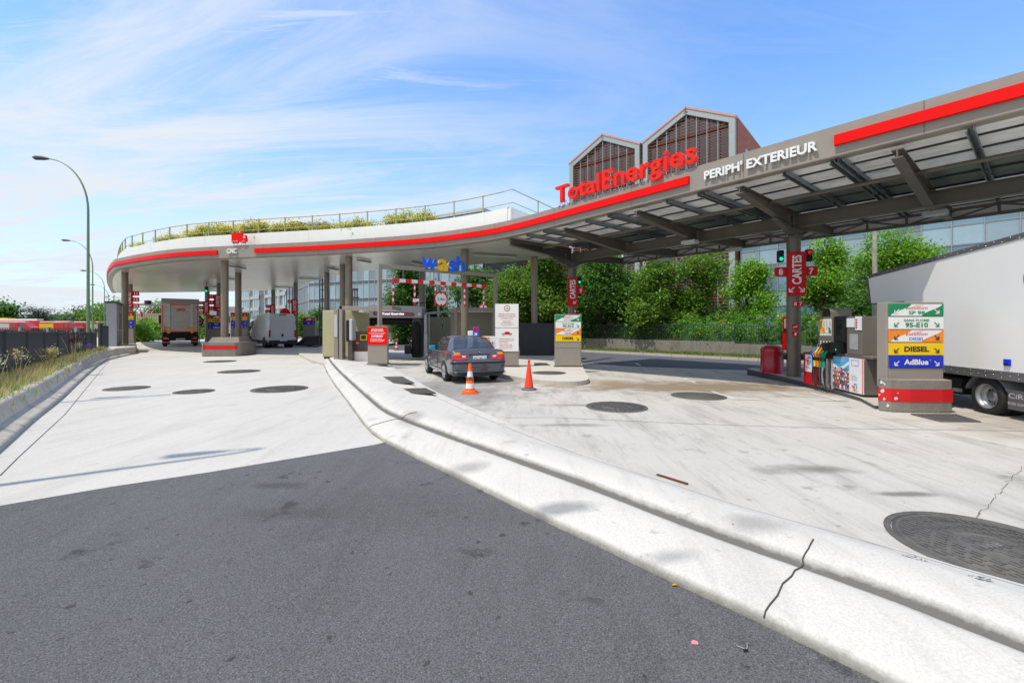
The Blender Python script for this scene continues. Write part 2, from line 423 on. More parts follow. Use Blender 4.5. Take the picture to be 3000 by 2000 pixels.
# ================================================================ ground
CONC = ground_mat('forecourt_concrete', (0.46, 0.44, 0.40), (0.16, 0.15, 0.13), stain=[(5.2, 12.6, 5.0, 2.1, (0.17, 0.115, 0.06), 0.8), (1.5, 13.6, 3.0, 1.6, (0.28, 0.21, 0.12), 0.5), (-1.6, 11.6, 2.4, 3.4, (0.12, 0.115, 0.11), 0.6), (9.0, 7.3, 2.5, 1.6, (0.24, 0.19, 0.13), 0.5), (3.55, 5.15, .75, .22, (0.13, 0.12, 0.1), .75), (3.9, 4.4, .35, .09, (0.12, 0.11, 0.09), .8), (1.6, 9.4, 1.2, .2, (0.15, 0.14, 0.12), .6), (0.9, 7.5, .9, .16, (0.15, 0.14, 0.12), .6)], bump=0.15, gscale=55, grain=0.07, streak_amt=0.6, streak=(0.93, -0.3))
LANE = ground_mat('lane_concrete', (0.50, 0.48, 0.44), (0.24, 0.225, 0.2), bump=0.12, gscale=60, grain=0.07, spots=0.15, streak=(0.45, 0.9), streak_amt=0.3)
KERBM = ground_mat('kerb_concrete', (0.50, 0.475, 0.425), (0.24, 0.225, 0.2), bump=0.2, gscale=80, grain=0.06, spots=0.1, streak=(-0.7, 0.7), streak_amt=0.16)
KERBD = ground_mat('old_kerb_concrete', (0.46, 0.43, 0.37), (0.1, 0.095, 0.08), bump=0.3, gscale=60, grain=0.12, spots=0.4)
ASPH = ground_mat('asphalt', (0.118, 0.117, 0.119), (0.05, 0.05, 0.05), bump=1.0, gscale=105, grain=0.5, spots=0.95, rough=0.8, speck=0.8, stain=[(-1.2, 4.0, 1.6, 0.7, (0.07, 0.07, 0.07), 0.28), (-2.4, 4.6, .35, .14, (0.05, 0.05, 0.05), 0.6), (-1.9, 3.9, .6, .16, (0.06, 0.06, 0.06), 0.4)], streak_amt=0.35, streak=(-.6, .8))
ROADM = ground_mat('service_road_asphalt', (0.10, 0.10, 0.105), (0.06, 0.06, 0.065), bump=0.3, gscale=60, grain=0.2)
EARTH = ground_mat('dry_earth', (0.2, 0.16, 0.09), (0.09, 0.09, 0.04), bump=0.6, gscale=20, grain=0.3)
GRNDM = ground_mat('far_ground', (0.16, 0.17, 0.1), (0.07, 0.09, 0.04), bump=0.3, gscale=3, grain=0.2)
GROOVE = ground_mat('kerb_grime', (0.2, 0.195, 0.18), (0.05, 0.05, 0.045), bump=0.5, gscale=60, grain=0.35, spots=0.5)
LINE = mat('road_paint', (0.62, 0.62, 0.6), 0.6, dirt=0.4, var=0.15)
JOINT = mat('joint_sealant', (0.06, 0.055, 0.05), 0.8)

mb = MB(); mb.quad((-2500, -60, -0.5), (2500, -60, -0.5), (2500, 3000, -0.5), (-2500, 3000, -0.5), GRNDM); struct('ground', mb)

def grid_sheet(x0, x1, y0, y1, st, fz, m):
    nx = int((x1-x0)/st); ny = int((y1-y0)/st); vs = []; fs = []
    for j in range(ny+1):
        for i in range(nx+1):
            X = x0+(x1-x0)*i/nx; Y = y0+(y1-y0)*j/ny; vs.append((X, Y, fz(X, Y)))
    for j in range(ny):
        for i in range(nx):
            a = j*(nx+1)+i; fs.append((a, a+1, a+nx+2, a+nx+1))
    b = MB(); b.add(vs, fs, m, True); return b
b = grid_sheet(-22, 46, 0.2, 40, 1.0, lambda X, Y: g(X, Y) - 0.004, CONC); struct('forecourt', b)

# service road beyond the right canopy, running along its kerb
TV = Vector((0.637, -0.771)); NV = Vector((-0.771, -0.637)); P0 = Vector((3.557, 14.73))
def K(k, o=0.0, z=0.0):                   # k along the canopy edge, o metres outward (towards the road), z height
    p = P0 + TV*k + NV*o; return Vector((p.x, p.y, z))
kerb_a = Vector((5.4, 33.0)); kt = Vector((8.1, -9.0)).normalized(); kn = Vector((kt.y, -kt.x)); kn = kn if kn.y < 0 else -kn
def R(k, o=0.0, z=0.0):                   # k along the back kerb, o metres towards the station
    p = kerb_a + kt*k + kn*o; return Vector((p.x, p.y, z))
b = MB(); zr = -0.2 + 0.004
b.poly([R(-60, 0, zr), R(-60, 9, zr), R(-2, 9.0, zr), R(4, 8.2, zr+0.0), R(30, 7, zr), R(30, 0, zr)][::1], ROADM)
struct('service_road', b)
b = MB()
for k0 in range(-40, 28, 1):
    a, c = R(k0*1.0), R(k0*1.0+0.985)
    q = [R(k0, 0.16), R(k0+0.985, 0.16), R(k0+0.985, 0), R(k0, 0)]
    b.prism([(p.x, p.y) for p in q], -0.21, -0.06, KERBM)
struct('kerb_back', b, bevel=0.015)
b = MB(); q = [R(-60, 0), R(28, 0), R(28, -3.1), R(-60, -3.1)]
b.prism([(p.x, p.y) for p in q], -0.3, -0.07, EARTH); struct('verge', b)

# lane on the left, in front of the lorry canopy
Lbot = [(0, 1327), (100, 1234), (178, 1175), (223, 1130), (268, 1089), (303, 1060), (350, 1047), (393, 1038), (401, 1031)]
wl = [tuple(W(x, y)[:2]) for x, y in Lbot]
wl = [(-4.2, 2.8)] + wl
isl0 = [(934.7, 1009), (931, 1022), (934, 1037), (942, 1053.6), (957.4, 1092), (982, 1132), (1007, 1164.6), (1026, 1191), (1064.6, 1245), (1091, 1273.6), (1125.8, 1297.7), (1187, 1329), (1282.7, 1377), (1397.5, 1432.5), (1512, 1490), (1627, 1547), (1742, 1600), (1800, 1629), (1978.6, 1716), (2157, 1797.4), (2341, 1887), (2565, 2000), (2800, 2112), (3100, 2240), (3500, 2390)]
w0 = [tuple(W(x, y)[:2]) for x, y in isl0]
edge = [(-3, 1485), (0, 1484), (327, 1428), (608, 1386), (1100, 1304), (1127, 1298)]
we = [tuple(W(x, y)[:2]) for x, y in edge]
b = MB(); poly = [(-14, 3.2)] + [(-5.6, 4.0)] + we + list(reversed(w0[:11])) + [(-13, 34), (-11, 60), (-70, 90), (-60, 40), (-30, 27)] + [(-26, 24), (-22, 18), (-15, 12)]
b.poly([(p[0], p[1], 0.006) for p in poly], LANE)
struct('lorry_lane', b)
b = MB(); poly = [(-12, -8), (30, -8), (12, 0.8)] + list(reversed(w0[10:])) + list(reversed(we)) + [(-5.6, 4.0), (-14, 3.2)]
b.poly([(p[0], p[1], 0.012) for p in poly], ASPH); struct('access_road', b)

def strip(pts, w, z, m, b):
    n = path_normals([tuple(p[:2]) for p in pts])
    ring = [[(p[0]+q[0]*w/2, p[1]+q[1]*w/2, z(p)), (p[0]-q[0]*w/2, p[1]-q[1]*w/2, z(p))] for p, q in zip(pts, n)]
    for r0, r1 in zip(ring, ring[1:]): b.quad(r0[0], r0[1], r1[1], r1[0], m)
# expansion joints cut in the concrete
b = MB(); gz = lambda p: g(p[0], p[1]) + 0.003; lz = lambda p: 0.010
strip([W(x, y) for x, y in [(0, 1395), (55, 1340), (190, 1215), (300, 1080), (320, 1058)]], 0.012, lz, JOINT, b)
for pts in ([(1480, 1224), (1640, 1222), (1800, 1231), (2100, 1244), (2500, 1255), (3000, 1262)],):
    strip(resample([tuple(Wg(x, y)[:2]) for x, y in pts], 0.8), 0.012, gz, JOINT, b)
struct('expansion_joint', b)
# cracks in the concrete near the big cover
random.seed(3); b = MB(); pts = []
for i in range(28):
    t = i/27; pts.append(Wg(2860 + 130*t + random.uniform(-10, 10), 1518 - 150*t + random.uniform(-5, 5)))
strip(pts, 0.0035, gz, JOINT, b); struct('crack', b)

# white bay corner marks
b = MB()
for seg in ([(2087, 1147), (2149, 1169), (2219, 1170)], [(2374, 1151), (2458, 1173)], [(2397, 1172.5), (2479, 1174)], [(2036, 1121.5), (2001, 1108), (2054, 1108)], [(1889, 1084), (1906, 1092), (1861, 1092)], [(1831, 1063.5), (1863, 1064), (1876, 1071)], [(2174, 1111), (2220, 1111.5)], [(2230, 1112.5), (2278, 1125.5)], [(1720, 1063), (1751, 1063.5)]):
    pts = [Wg(x, y) for x, y in seg]
    for a, c in zip(pts, pts[1:]):
        d = (c-a).normalized()*0.04
        strip([a-d, c+d], 0.085, lambda p: max(g(p[0], p[1]), -9) + 0.0065, LINE, b)
struct('bay_marking', b)

# raised kerb island between lane and forecourt
wg_ = [(955, 1013), (950, 1022), (952, 1033), (957.4, 1044), (976.5, 1072.7), (1014.8, 1111), (1053, 1145.4), (1091, 1180), (1129.6, 1210.5), (1175.5, 1229.6), (1244.4, 1256.4), (1321, 1285), (1397.5, 1312), (1474, 1338.7), (1550.6, 1367.4), (1665.4, 1407.6), (1800, 1458), (1978.6, 1529.6), (2157, 1596), (2386.7, 1675), (2667, 1774.5), (3000, 1909.7), (3300, 2020)]
w1 = [tuple(W(x, y, 0.13)[:2]) for x, y in wg_]
isl3 = [(1010, 1012), (1040, 1020), (1085, 1035), (1137, 1063), (1168, 1082), (1244, 1124), (1282.7, 1143.5), (1321, 1160.7), (1397.5, 1193), (1474, 1224), (1550.6, 1258), (1627, 1289), (1703.7, 1319.6), (1800, 1353.6), (2014, 1420), (2157, 1468), (2361, 1522), (2540, 1570), (2667, 1606), (3000, 1695), (3400, 1800)]
w3 = [tuple(W(x, y, 0.01)[:2]) for x, y in isl3]
def resN(path, n):
    L_ = [0.0]
    for a, c in zip(path, path[1:]): L_.append(L_[-1] + math.hypot(c[0]-a[0], c[1]-a[1]))
    return resample(path, L_[-1]/n + 1e-9)[:n+1]
def inward(A, p):                         # nearest point of polyline A to p (for matching the two outlines)
    best = None
    for a, c in zip(A, A[1:]):
        ax, ay, cx, cy = a[0], a[1], c[0], c[1]; d2 = (cx-ax)**2+(cy-ay)**2 or 1e-9
        t = max(0, min(1, ((p[0]-ax)*(cx-ax)+(p[1]-ay)*(cy-ay))/d2)); q = (ax+(cx-ax)*t, ay+(cy-ay)*t)
        dd = math.hypot(q[0]-p[0], q[1]-p[1])
        if best is None or dd < best[0]: best = (dd, q)
    return best[1]
mid = smoothpath(w1, 2); mid = resN(mid, 160); nrm = path_normals(mid)   # groove line; outward = towards lane/asphalt
w0s = smoothpath(w0, 2); w3s = smoothpath(w3, 1)
prev = mid; rings = []; gro = []
N = len(mid)
out0 = [inward(w0s, p) for p in mid]; in3 = [inward(w3s, p) for p in mid]
for i, p in enumerate(mid):
    n = nrm[i]; o = out0[i]; q = in3[i]
    def at(d, z): return (p[0]-n[0]*d, p[1]-n[1]*d, z)          # d metres inwards from the groove
    def mixo(t, z): return (o[0]+(p[0]-o[0])*t, o[1]+(p[1]-o[1])*t, z)
    rings.append([(o[0], o[1], -0.02), (o[0], o[1], 0.05), mixo(0.04, 0.075), mixo(0.12, 0.09), mixo(0.3, 0.105), mixo(0.5, 0.125), mixo(0.68, 0.14), mixo(0.82, 0.145), mixo(0.94, 0.138), at(0.0, 0.13), at(0.02, 0.142), at(0.045, 0.165), at(0.08, 0.188), at(0.13, 0.205), at(0.2, 0.213), at(0.28, 0.216), at(0.38, 0.212), at(0.48, 0.205)])
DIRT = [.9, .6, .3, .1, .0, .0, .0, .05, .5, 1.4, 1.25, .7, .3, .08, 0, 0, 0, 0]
b = MB()
def topz(u): return 0.205*(1-u)**1.0*(1 - .25*u) - 0.012*u
full_ = []
for r, q in zip(rings, in3):
    e = r[-1]; full_.append(list(r) + [(e[0]+(q[0]-e[0])*u, e[1]+(q[1]-e[1])*u, topz(u)) for u in (.25, .5, .75, 1.0)])
KERBI = ground_mat('kerb_concrete_worn', (0.55, 0.53, 0.485), (0.22, 0.21, 0.185), bump=0.35, gscale=70, grain=0.1, spots=0.35, streak=(-0.45, 0.9), streak_amt=0.34, stain=[(.42, 3.8, .4, .13, (.2, .2, .2), .8), (1.1, 3.0, .35, .12, (.24, .24, .235), .7), (-.5, 4.9, .3, .2, (.26, .255, .24), .7), (1.75, 3.25, .25, .2, (.22, .215, .2), .6), (-1.6, 7.2, .3, .5, (.28, .27, .25), .7)])
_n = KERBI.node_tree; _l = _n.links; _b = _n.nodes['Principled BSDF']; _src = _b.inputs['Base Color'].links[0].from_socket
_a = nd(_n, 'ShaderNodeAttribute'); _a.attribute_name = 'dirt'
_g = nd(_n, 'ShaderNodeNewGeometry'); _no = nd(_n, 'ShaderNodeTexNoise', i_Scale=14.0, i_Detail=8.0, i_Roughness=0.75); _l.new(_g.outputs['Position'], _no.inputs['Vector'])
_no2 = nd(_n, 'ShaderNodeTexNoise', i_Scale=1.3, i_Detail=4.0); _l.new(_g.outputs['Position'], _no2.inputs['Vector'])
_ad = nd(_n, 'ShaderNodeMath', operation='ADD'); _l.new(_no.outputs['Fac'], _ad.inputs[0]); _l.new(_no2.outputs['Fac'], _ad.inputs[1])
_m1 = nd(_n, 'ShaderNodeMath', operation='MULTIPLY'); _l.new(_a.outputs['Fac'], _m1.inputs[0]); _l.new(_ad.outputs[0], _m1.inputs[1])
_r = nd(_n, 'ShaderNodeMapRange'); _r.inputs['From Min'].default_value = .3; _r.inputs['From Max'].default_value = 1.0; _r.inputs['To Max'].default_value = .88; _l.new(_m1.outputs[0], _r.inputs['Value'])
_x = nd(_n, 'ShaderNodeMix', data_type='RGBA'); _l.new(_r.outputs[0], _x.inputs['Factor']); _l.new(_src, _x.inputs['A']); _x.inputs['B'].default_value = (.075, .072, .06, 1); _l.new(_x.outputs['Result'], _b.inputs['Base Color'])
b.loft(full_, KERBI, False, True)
b.poly([(q[0], q[1], z) for q, z in ((rings[0][12], .2),)] + [(-9.6, 26.5, .12), (-8.2, 27.5, .12), (-6.4, 22.5, .1)], KERBM) if False else None
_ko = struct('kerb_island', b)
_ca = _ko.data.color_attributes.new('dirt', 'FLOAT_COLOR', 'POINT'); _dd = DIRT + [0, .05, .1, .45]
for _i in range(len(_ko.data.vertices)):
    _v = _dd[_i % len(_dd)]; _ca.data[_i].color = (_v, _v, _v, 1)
b = MB(); pts = [(rings[0][0][0], rings[0][0][1]), (w1[0][0], w1[0][1]), (-10.2, 30.8), (-9.4, 33.5), (-6.6, 33.0), (-5.2, 21.5), (-5.3, 19.0), (in3[0][0], in3[0][1])]
b.prism([(-5.2, 18.6), (-6.1, 20.3), (-7.9, 23.4), (-9.0, 26.0), (-10.6, 29.0), (-13.6, 31.2), (-14.2, 29.5), (-12.0, 25.0), (-9.2, 20.4), (-7.2, 17.8), (-6.2, 17.6)], -0.2, 0.12, KERBM); struct('kerb_platform', b, bevel=0.03)
# dark joints across the kerb island
def nearest_i(px, py):
    p = W(px, py, 0.13); return min(range(N), key=lambda i: (mid[i][0]-p.x)**2 + (mid[i][1]-p.y)**2)
b = MB()
for px, py in ((1178, 1231), (2395, 1679), (957.4, 1044)):
    i = nearest_i(px, py); r = rings[i]
    pts = [Vector(q) + Vector((0, 0, 0.004)) for q in r[1:16]]
    b.tube([q + Vector((random.gauss(0, .004), random.gauss(0, .004), 0)) for q in pts], 0.005, JOINT, 5)
struct('kerb_joint', b)
# thin joint line parallel to the kerb on its paved top
b = MB()
pl = [(r[-1][0]*0.28+q[0]*0.72, r[-1][1]*0.28+q[1]*0.72) for r, q in zip(rings, in3)][60:]
strip(pl, 0.006, lambda p: 0.0, JOINT, b)
b.v = [(x, y, 0.0) for x, y, z in b.v]
zs = {}
def top_z(x, y):
    q = (x, y); i = min(range(N), key=lambda i: (pl0[i][0]-x)**2+(pl0[i][1]-y)**2); return topz(.72) + 0.004
pl0 = [(r[-1][0]*0.28+q[0]*0.72, r[-1][1]*0.28+q[1]*0.72) for r, q in zip(rings, in3)]
b.v = [(x, y, top_z(x, y)) for x, y, z in b.v]
struct('paving_joint', b)
# black scuff marks on the kerb top beside the big cover
random.seed(17); b = MB(); SCUFF = mat('scuff_black', (.03, .032, .04), .8)
for cx, cy, w_, h_, n_ in ((2675, 1640, 46, 30, 46), (2868, 1708, 48, 26, 40), (2160, 1560, 30, 26, 10), (1470, 1322, 22, 8, 10), (1245, 1200, 14, 5, 6)):
    for _ in range(n_):
        a = random.uniform(0, 2*PI); rr = random.uniform(.55, 1.0); px, py = cx+w_*rr*math.cos(a), cy+h_*rr*math.sin(a)+.35*w_*rr*math.cos(a)*.6
        p = W(px, py, .1)
        i = min(range(N), key=lambda i: min((q_[0]-p.x)**2+(q_[1]-p.y)**2 for q_ in full_[i][14:]))
        e, q = full_[i][-5], full_[i][-1]; dd = math.hypot(q[0]-e[0], q[1]-e[1]); u = max(0, min(1, ((p.x-e[0])*(q[0]-e[0])+(p.y-e[1])*(q[1]-e[1]))/dd**2))
        z = topz(u)+.004; l = random.uniform(.008, .03); t_ = a+PI/2+random.gauss(0, .3); dx, dy = math.cos(t_)*l, math.sin(t_)*l*.6
        b.add([(p.x-dx, p.y-dy, z), (p.x, p.y-.003, z), (p.x+dx, p.y+dy, z), (p.x, p.y+.003, z)], [(0,1,2,3)], SCUFF)
struct('scuff_mark', b)

# kerb wall on the left
def dirn(path): return path_normals(path)
lw = resample(smoothpath([(-3.2, 1.6)] + wl[:-1] + [(-24.3, 28.4), (-25.2, 29.8)], 2), 0.35); ln = path_normals(lw)
prof = [(0.0, -0.02), (0.0, 0.07), (-0.05, 0.10), (-0.17, 0.14), (-0.22, 0.18), (-0.27, 0.42), (-0.30, 0.45), (-0.5, 0.46), (-0.52, 0.3)]
b = MB(); b.loft([[(p[0]+n[0]*-(-o), p[1]+n[1]*-(-o), z) for o, z in prof] for p, n in zip(lw, ln)], KERBD, False, True)
# which side is outward: towards the lane (+x side)
struct('kerb_wall', b)
b = MB()
# platform behind the kerb wall carrying the hut and first column
b.prism([(-23.2, 27.3), (-25.2, 29.8), (-31.6, 37), (-38.5, 45), (-43, 43), (-33, 30), (-24.6, 24.9), (-21.8, 24)], 0.0, 0.44, KERBM); struct('pavement', b, bevel=0.03)
back = [(p[0]+n[0]*-0.5, p[1]+n[1]*-0.5) for p, n in zip(lw, ln)]
b = MB(); far = [(p[0]-9-0.02*p[1], p[1]-1.0) for p in back]
b.loft([[(p[0], p[1], 0.36), (q[0], q[1], 0.30)] for p, q in zip(back, far)], EARTH, False); struct('weed_strip', b)
# ================================================================ the canopy
ZB, ZT = 5.53, 6.23
fpx = [(331, 792), (335, 789.5), (345, 787.5), (358.7, 785.5), (384, 780.5), (422, 775), (466, 769), (522, 763.5), (585, 760), (649.5, 757.3), (734, 753.8), (800, 751), (900, 747.2), (980, 743.3), (1063, 738.5), (1140, 734), (1213, 729), (1270, 724), (1323, 718.5), (1400, 708.5), (1463, 699)]
fw = [tuple(W(x, y, ZB)[:2]) for x, y in fpx]
fw = [(-45.5, 50.5), (-40, 44), (-33, 36.2), (-29.2, 32.2), (-27.6, 30.7)] + fw[1:] + [tuple(K(k)[:2]) for k in (-4.6, -3, -1, 2, 5, 8, 11, 14, 17, 20, 23)]
fas = resample(smoothpath(fw, 3), 0.5)
i_end = min(range(len(fas)), key=lambda i: abs(fas[i][0]+0.55)+abs(fas[i][1]-19.4))
left = fas[:i_end+1]
# world-scale slat pattern for the metal soffit
SOF = mat('soffit_metal', (0.8, 0.78, 0.74), 0.24, 0.35, 0.04, 0.4)
_nt = SOF.node_tree; _b = _nt.nodes['Principled BSDF']; _ge = nd(_nt, 'ShaderNodeNewGeometry'); _mp = nd(_nt, 'ShaderNodeMapping')
_mp.inputs['Rotation'].default_value = (0, 0, 0.25); _nt.links.new(_ge.outputs['Position'], _mp.inputs['Vector'])
_w = nd(_nt, 'ShaderNodeTexWave', bands_direction='Y', i_Scale=1.6); _nt.links.new(_mp.outputs[0], _w.inputs['Vector'])
_bp = nd(_nt, 'ShaderNodeBump'); _bp.inputs['Strength'].default_value = 0.25; _bp.inputs['Distance'].default_value = 0.02
_nt.links.new(_w.outputs['Fac'], _bp.inputs['Height']); _nt.links.new(_bp.outputs[0], _b.inputs['Normal'])

canopy = thing('station_canopy', 'long curved taupe canopy over the pumps with red stripe and white roof parapet', 'canopy', (0, 0, 0))
b = MB(); b.sweep(fas, [(-0.1, ZT), (0.0, ZT), (0.0, ZB+0.02), (-0.02, ZB), (-0.3, ZB)], TAUPE)
# panel seams
Ls = 0.0
for i in range(0, len(fas)-1, 7):
    p = fas[i]; n = path_normals(fas)[i]
    b.box(0, 0, 0, 0, 0, 0, TAUPE_D) if False else None
    q = (p[0]+n[0]*0.003, p[1]+n[1]*0.003); t = (-n[1]*0.006, n[0]*0.006)
    b.quad((q[0]-t[0], q[1]-t[1], ZB+.02), (q[0]+t[0], q[1]+t[1], ZB+.02), (q[0]+t[0], q[1]+t[1], ZT-.01), (q[0]-t[0], q[1]-t[1], ZT-.01), TAUPE_D)
b.build('fascia', canopy)
def xpx(p): return 1500 + F*p[0]/p[1]
def stripe(x0, x1):
    seg = [p for p in fas if p[1] > 1 and x0 <= xpx(p) <= x1]
    bb = MB(); bb.sweep(seg, [(0.0, 5.77), (0.085, 5.77), (0.085, 6.0), (0.0, 6.0)], RED)
    nn = path_normals(seg)
    for e in (0, -1):
        p, n = seg[e], nn[e]; v = [(p[0], p[1], 5.77), (p[0]+n[0]*.085, p[1]+n[1]*.085, 5.77), (p[0]+n[0]*.085, p[1]+n[1]*.085, 6.0), (p[0], p[1], 6.0)]
        bb.poly(v if e else v[::-1], RED)
    bb.build('red_stripe', canopy)
b_end = 650
stripe(-800, 650); stripe(743, 2040); stripe(2440, 99999)
par = offset(left[8:], -0.5); b = MB()
parn = path_normals(par)
b.loft([[(p[0], p[1], ZT-0.1), (p[0], p[1], 6.98), (p[0]-n[0]*.18, p[1]-n[1]*.18, 6.98), (p[0]-n[0]*.18, p[1]-n[1]*.18, 6.3)] for p, n in zip(par, parn)], WHITEP, False, False)
pc = par[-1]; pe = (pc[0]+3.6, pc[1]+5.4)
b.loft([[(p[0], p[1], ZT-0.1), (p[0], p[1], 6.98), (p[0]-.15, p[1]+.08, 6.98), (p[0]-.15, p[1]+.08, 6.3)] for p in (pc, pe)], WHITEP, False, False)
for i in range(4, len(par)-1, 7):
    p, n = par[i], parn[i]; q = (p[0]+n[0]*.003, p[1]+n[1]*.003); t = (-n[1]*.004, n[0]*.004)
    b.quad((q[0]-t[0], q[1]-t[1], 6.2), (q[0]+t[0], q[1]+t[1], 6.2), (q[0]+t[0], q[1]+t[1], 6.975), (q[0]-t[0], q[1]-t[1], 6.975), GREYL)
b.build('parapet', canopy)
back_px = [(827, 849.7), (960, 811), (1033, 795), (1120, 790.5), (1189, 788), (1373, 776.4), (1556.5, 761), (1610, 757.5)]
bk = [tuple(W(x, y, ZB)[:2]) for x, y in back_px]
outline = left + [(0.5, 21.4), (2.0, 24.2)] + list(reversed(bk)) + [(-34, 49.0)]
b = MB(); b.poly([(p[0], p[1], ZB+0.004) for p in reversed(outline)], SOF)
b.poly([(p[0], p[1], ZT-0.03) for p in outline], GREYD)
edge_b = [left[-1], (0.5, 21.4), (2.0, 24.2)] + list(reversed(bk)) + [(-34, 49.0), left[0]]
b.loft([[(p[0], p[1], ZB+.004), (p[0], p[1], ZT-.03)] for p in edge_b], TAUPE, False, False)
b.build('soffit', canopy)
# guard rail along the roof edge
rp = offset(left[12:], -0.62); rp2 = resample(rp, 0.6)
end = rp2[-1]; tail = [(end[0]+3.8*t, end[1]+5.7*t) for t in (0.33, 0.66, 1.0)]
line = rp2 + tail
b = MB()
b.tube([(p[0], p[1], 7.78) for p in line], 0.022, OLIVE, 6); b.tube([(p[0], p[1], 7.2) for p in line], 0.018, OLIVE, 6)
b.build('guard_rail', canopy)
for p in resample(rp, 1.75)[:-1] + tail[:2]:
    b = MB(); b.box(p[0]-.03, p[0]+.03, p[1]-.025, p[1]+.025, 6.9, 7.82, OLIVE); b.build('rail_post', canopy)
# columns
def colm(x, y, r=0.2, z0=0.0, z1=ZB, m=None, collar=False):
    bb = MB(); bb.cyl((x, y, z0), (x, y, z1), r, m or STEEL_B, n=28)
    if collar:
        bb.cyl((x, y, z1-.03), (x, y, z1), r+.08, m or STEEL_B, n=28)
        for k in range(10):
            a = 2*PI*k/10; bb.cyl((x+math.cos(a)*(r+.05), y+math.sin(a)*(r+.05), z1-.05), (x+math.cos(a)*(r+.05), y+math.sin(a)*(r+.05), z1+.03), .014, m or STEEL_B, n=6)
    return bb.build('column', canopy)
COLM = mat('column_paint', (0.21, 0.172, 0.13), 0.35, 0.1, 0.06, dirt=0.08, coat=0.2)
CP = dict(C1=(366, 797.7, .2), C2=(658.4, 764.5, .2), C3=(698, 799, .2), C4=(642, 831, .2), C5=(607, 853, .22), C6=(381, 832.6, .2), C7=(801, 850, .2), C8=(866, 829.6, .18), C9=(957.6, 799.5, .18), C10=(1003.7, 775, .17), C11=(1021.8, 751, .19), C12=(1236.7, 787, .2), C13=(1361.6, 730.5, .19), C14=(1565.6, 752.6, .18))
CW = {}
for kk, (x, y, r) in CP.items():
    p = W(x, y, ZB); CW[kk] = p; colm(p.x, p.y, r, -0.25, ZB, COLM)
COL9 = K(-5.8, -4.0); COL8 = K(3.84, -4.0); COL7 = K(13.48, -4.0)
for p in (COL9, COL8, COL7): colm(p.x, p.y, 0.2, -0.25, 4.55, STEEL_B, True)
# light fittings under the soffit
def fitting(px, py, ang, l=0.9, w=0.16):
    p = W(px, py, ZB-0.1); bb = MB(); bb.T = Matrix.Translation((p.x, p.y, ZB)) @ Matrix.Rotation(ang, 4, 'Z')
    bb.box(-l/2, l/2, -w/2, w/2, -.13, -.04, GREYM); bb.box(-l/2+.04, l/2-.04, -w/2+.02, w/2-.02, -.15, -.13, WHITEP); bb.box(-.03, .03, -.03, .03, -.04, 0.004, GREYM)
    bb.build('light_fitting', canopy)
for px, py, a, l in ((694, 783, 1.35, 1.3), (674, 818, .3, 1.0), (631, 840, .4, 1.0), (976, 788, 1.2, .9), (909, 816.5, .3, 1.6), (831, 841.5, .3, 1.5), (1067, 765.5, 1.1, 1.0), (1223, 771.5, 1.0, 1.0), (1450, 749, .35, 2.4)):
    fitting(px, py, a, l)
# ---- right wing: steel frame
def beam(p, q, zt0, zb0, zt1, zb1, w=0.2, m=STEEL_B, name='rafter', fl=0.025):
    """tapered I beam from p to q (xy)"""
    bb = MB(); d = (Vector(q)-Vector(p)); d = Vector((d.x, d.y)).normalized(); n = Vector((d.y, -d.x))
    def sec(P, zt, zb, x0, x1, a, c): return [(P[0]+n.x*x0, P[1]+n.y*x0, a), (P[0]+n.x*x1, P[1]+n.y*x1, a), (P[0]+n.x*x1, P[1]+n.y*x1, c), (P[0]+n.x*x0, P[1]+n.y*x0, c)]
    for x0, x1, f0, f1 in ((-w/2, w/2, 'b', 'b'), (-.012, .012, 'w', 'w'), (-w/2, w/2, 't', 't')):
        def zz(zt, zb): return {'b': (zb, zb+fl), 'w': (zb+fl, zt-fl), 't': (zt-fl, zt)}[f0]
        a0, c0 = zz(zt0, zb0); a1, c1_ = zz(zt1, zb1)
        bb.loft([sec(p, 0, 0, x0, x1, a0, c0), sec(q, 0, 0, x0, x1, a1, c1_)], m, True, False, True)
    return bb.build(name, canopy)
KS = [-5.8 + 3.213*i for i in range(9)]
ZR = 5.40
for i, k in enumerate(KS):
    beam(K(k, -0.06), K(k, -3.9), ZR, 5.2, ZR-.06, 4.86)
    beam(K(k, -4.1), K(k, -8.1), ZR-.06, 4.86, ZR, 5.12)
k1 = KS[-1]
beam(K(-5.9, -4.0), K(k1, -4.0), 5.24, 4.84, 5.24, 4.84, 0.22, name='main_beam')
for o in (-2.0, -6.0):
    bb = MB(); bb.tube([K(-5.9, o, 5.30), K(k1, o, 5.30)], 0.06, STEEL_B, 8); bb.build('purlin', canopy)
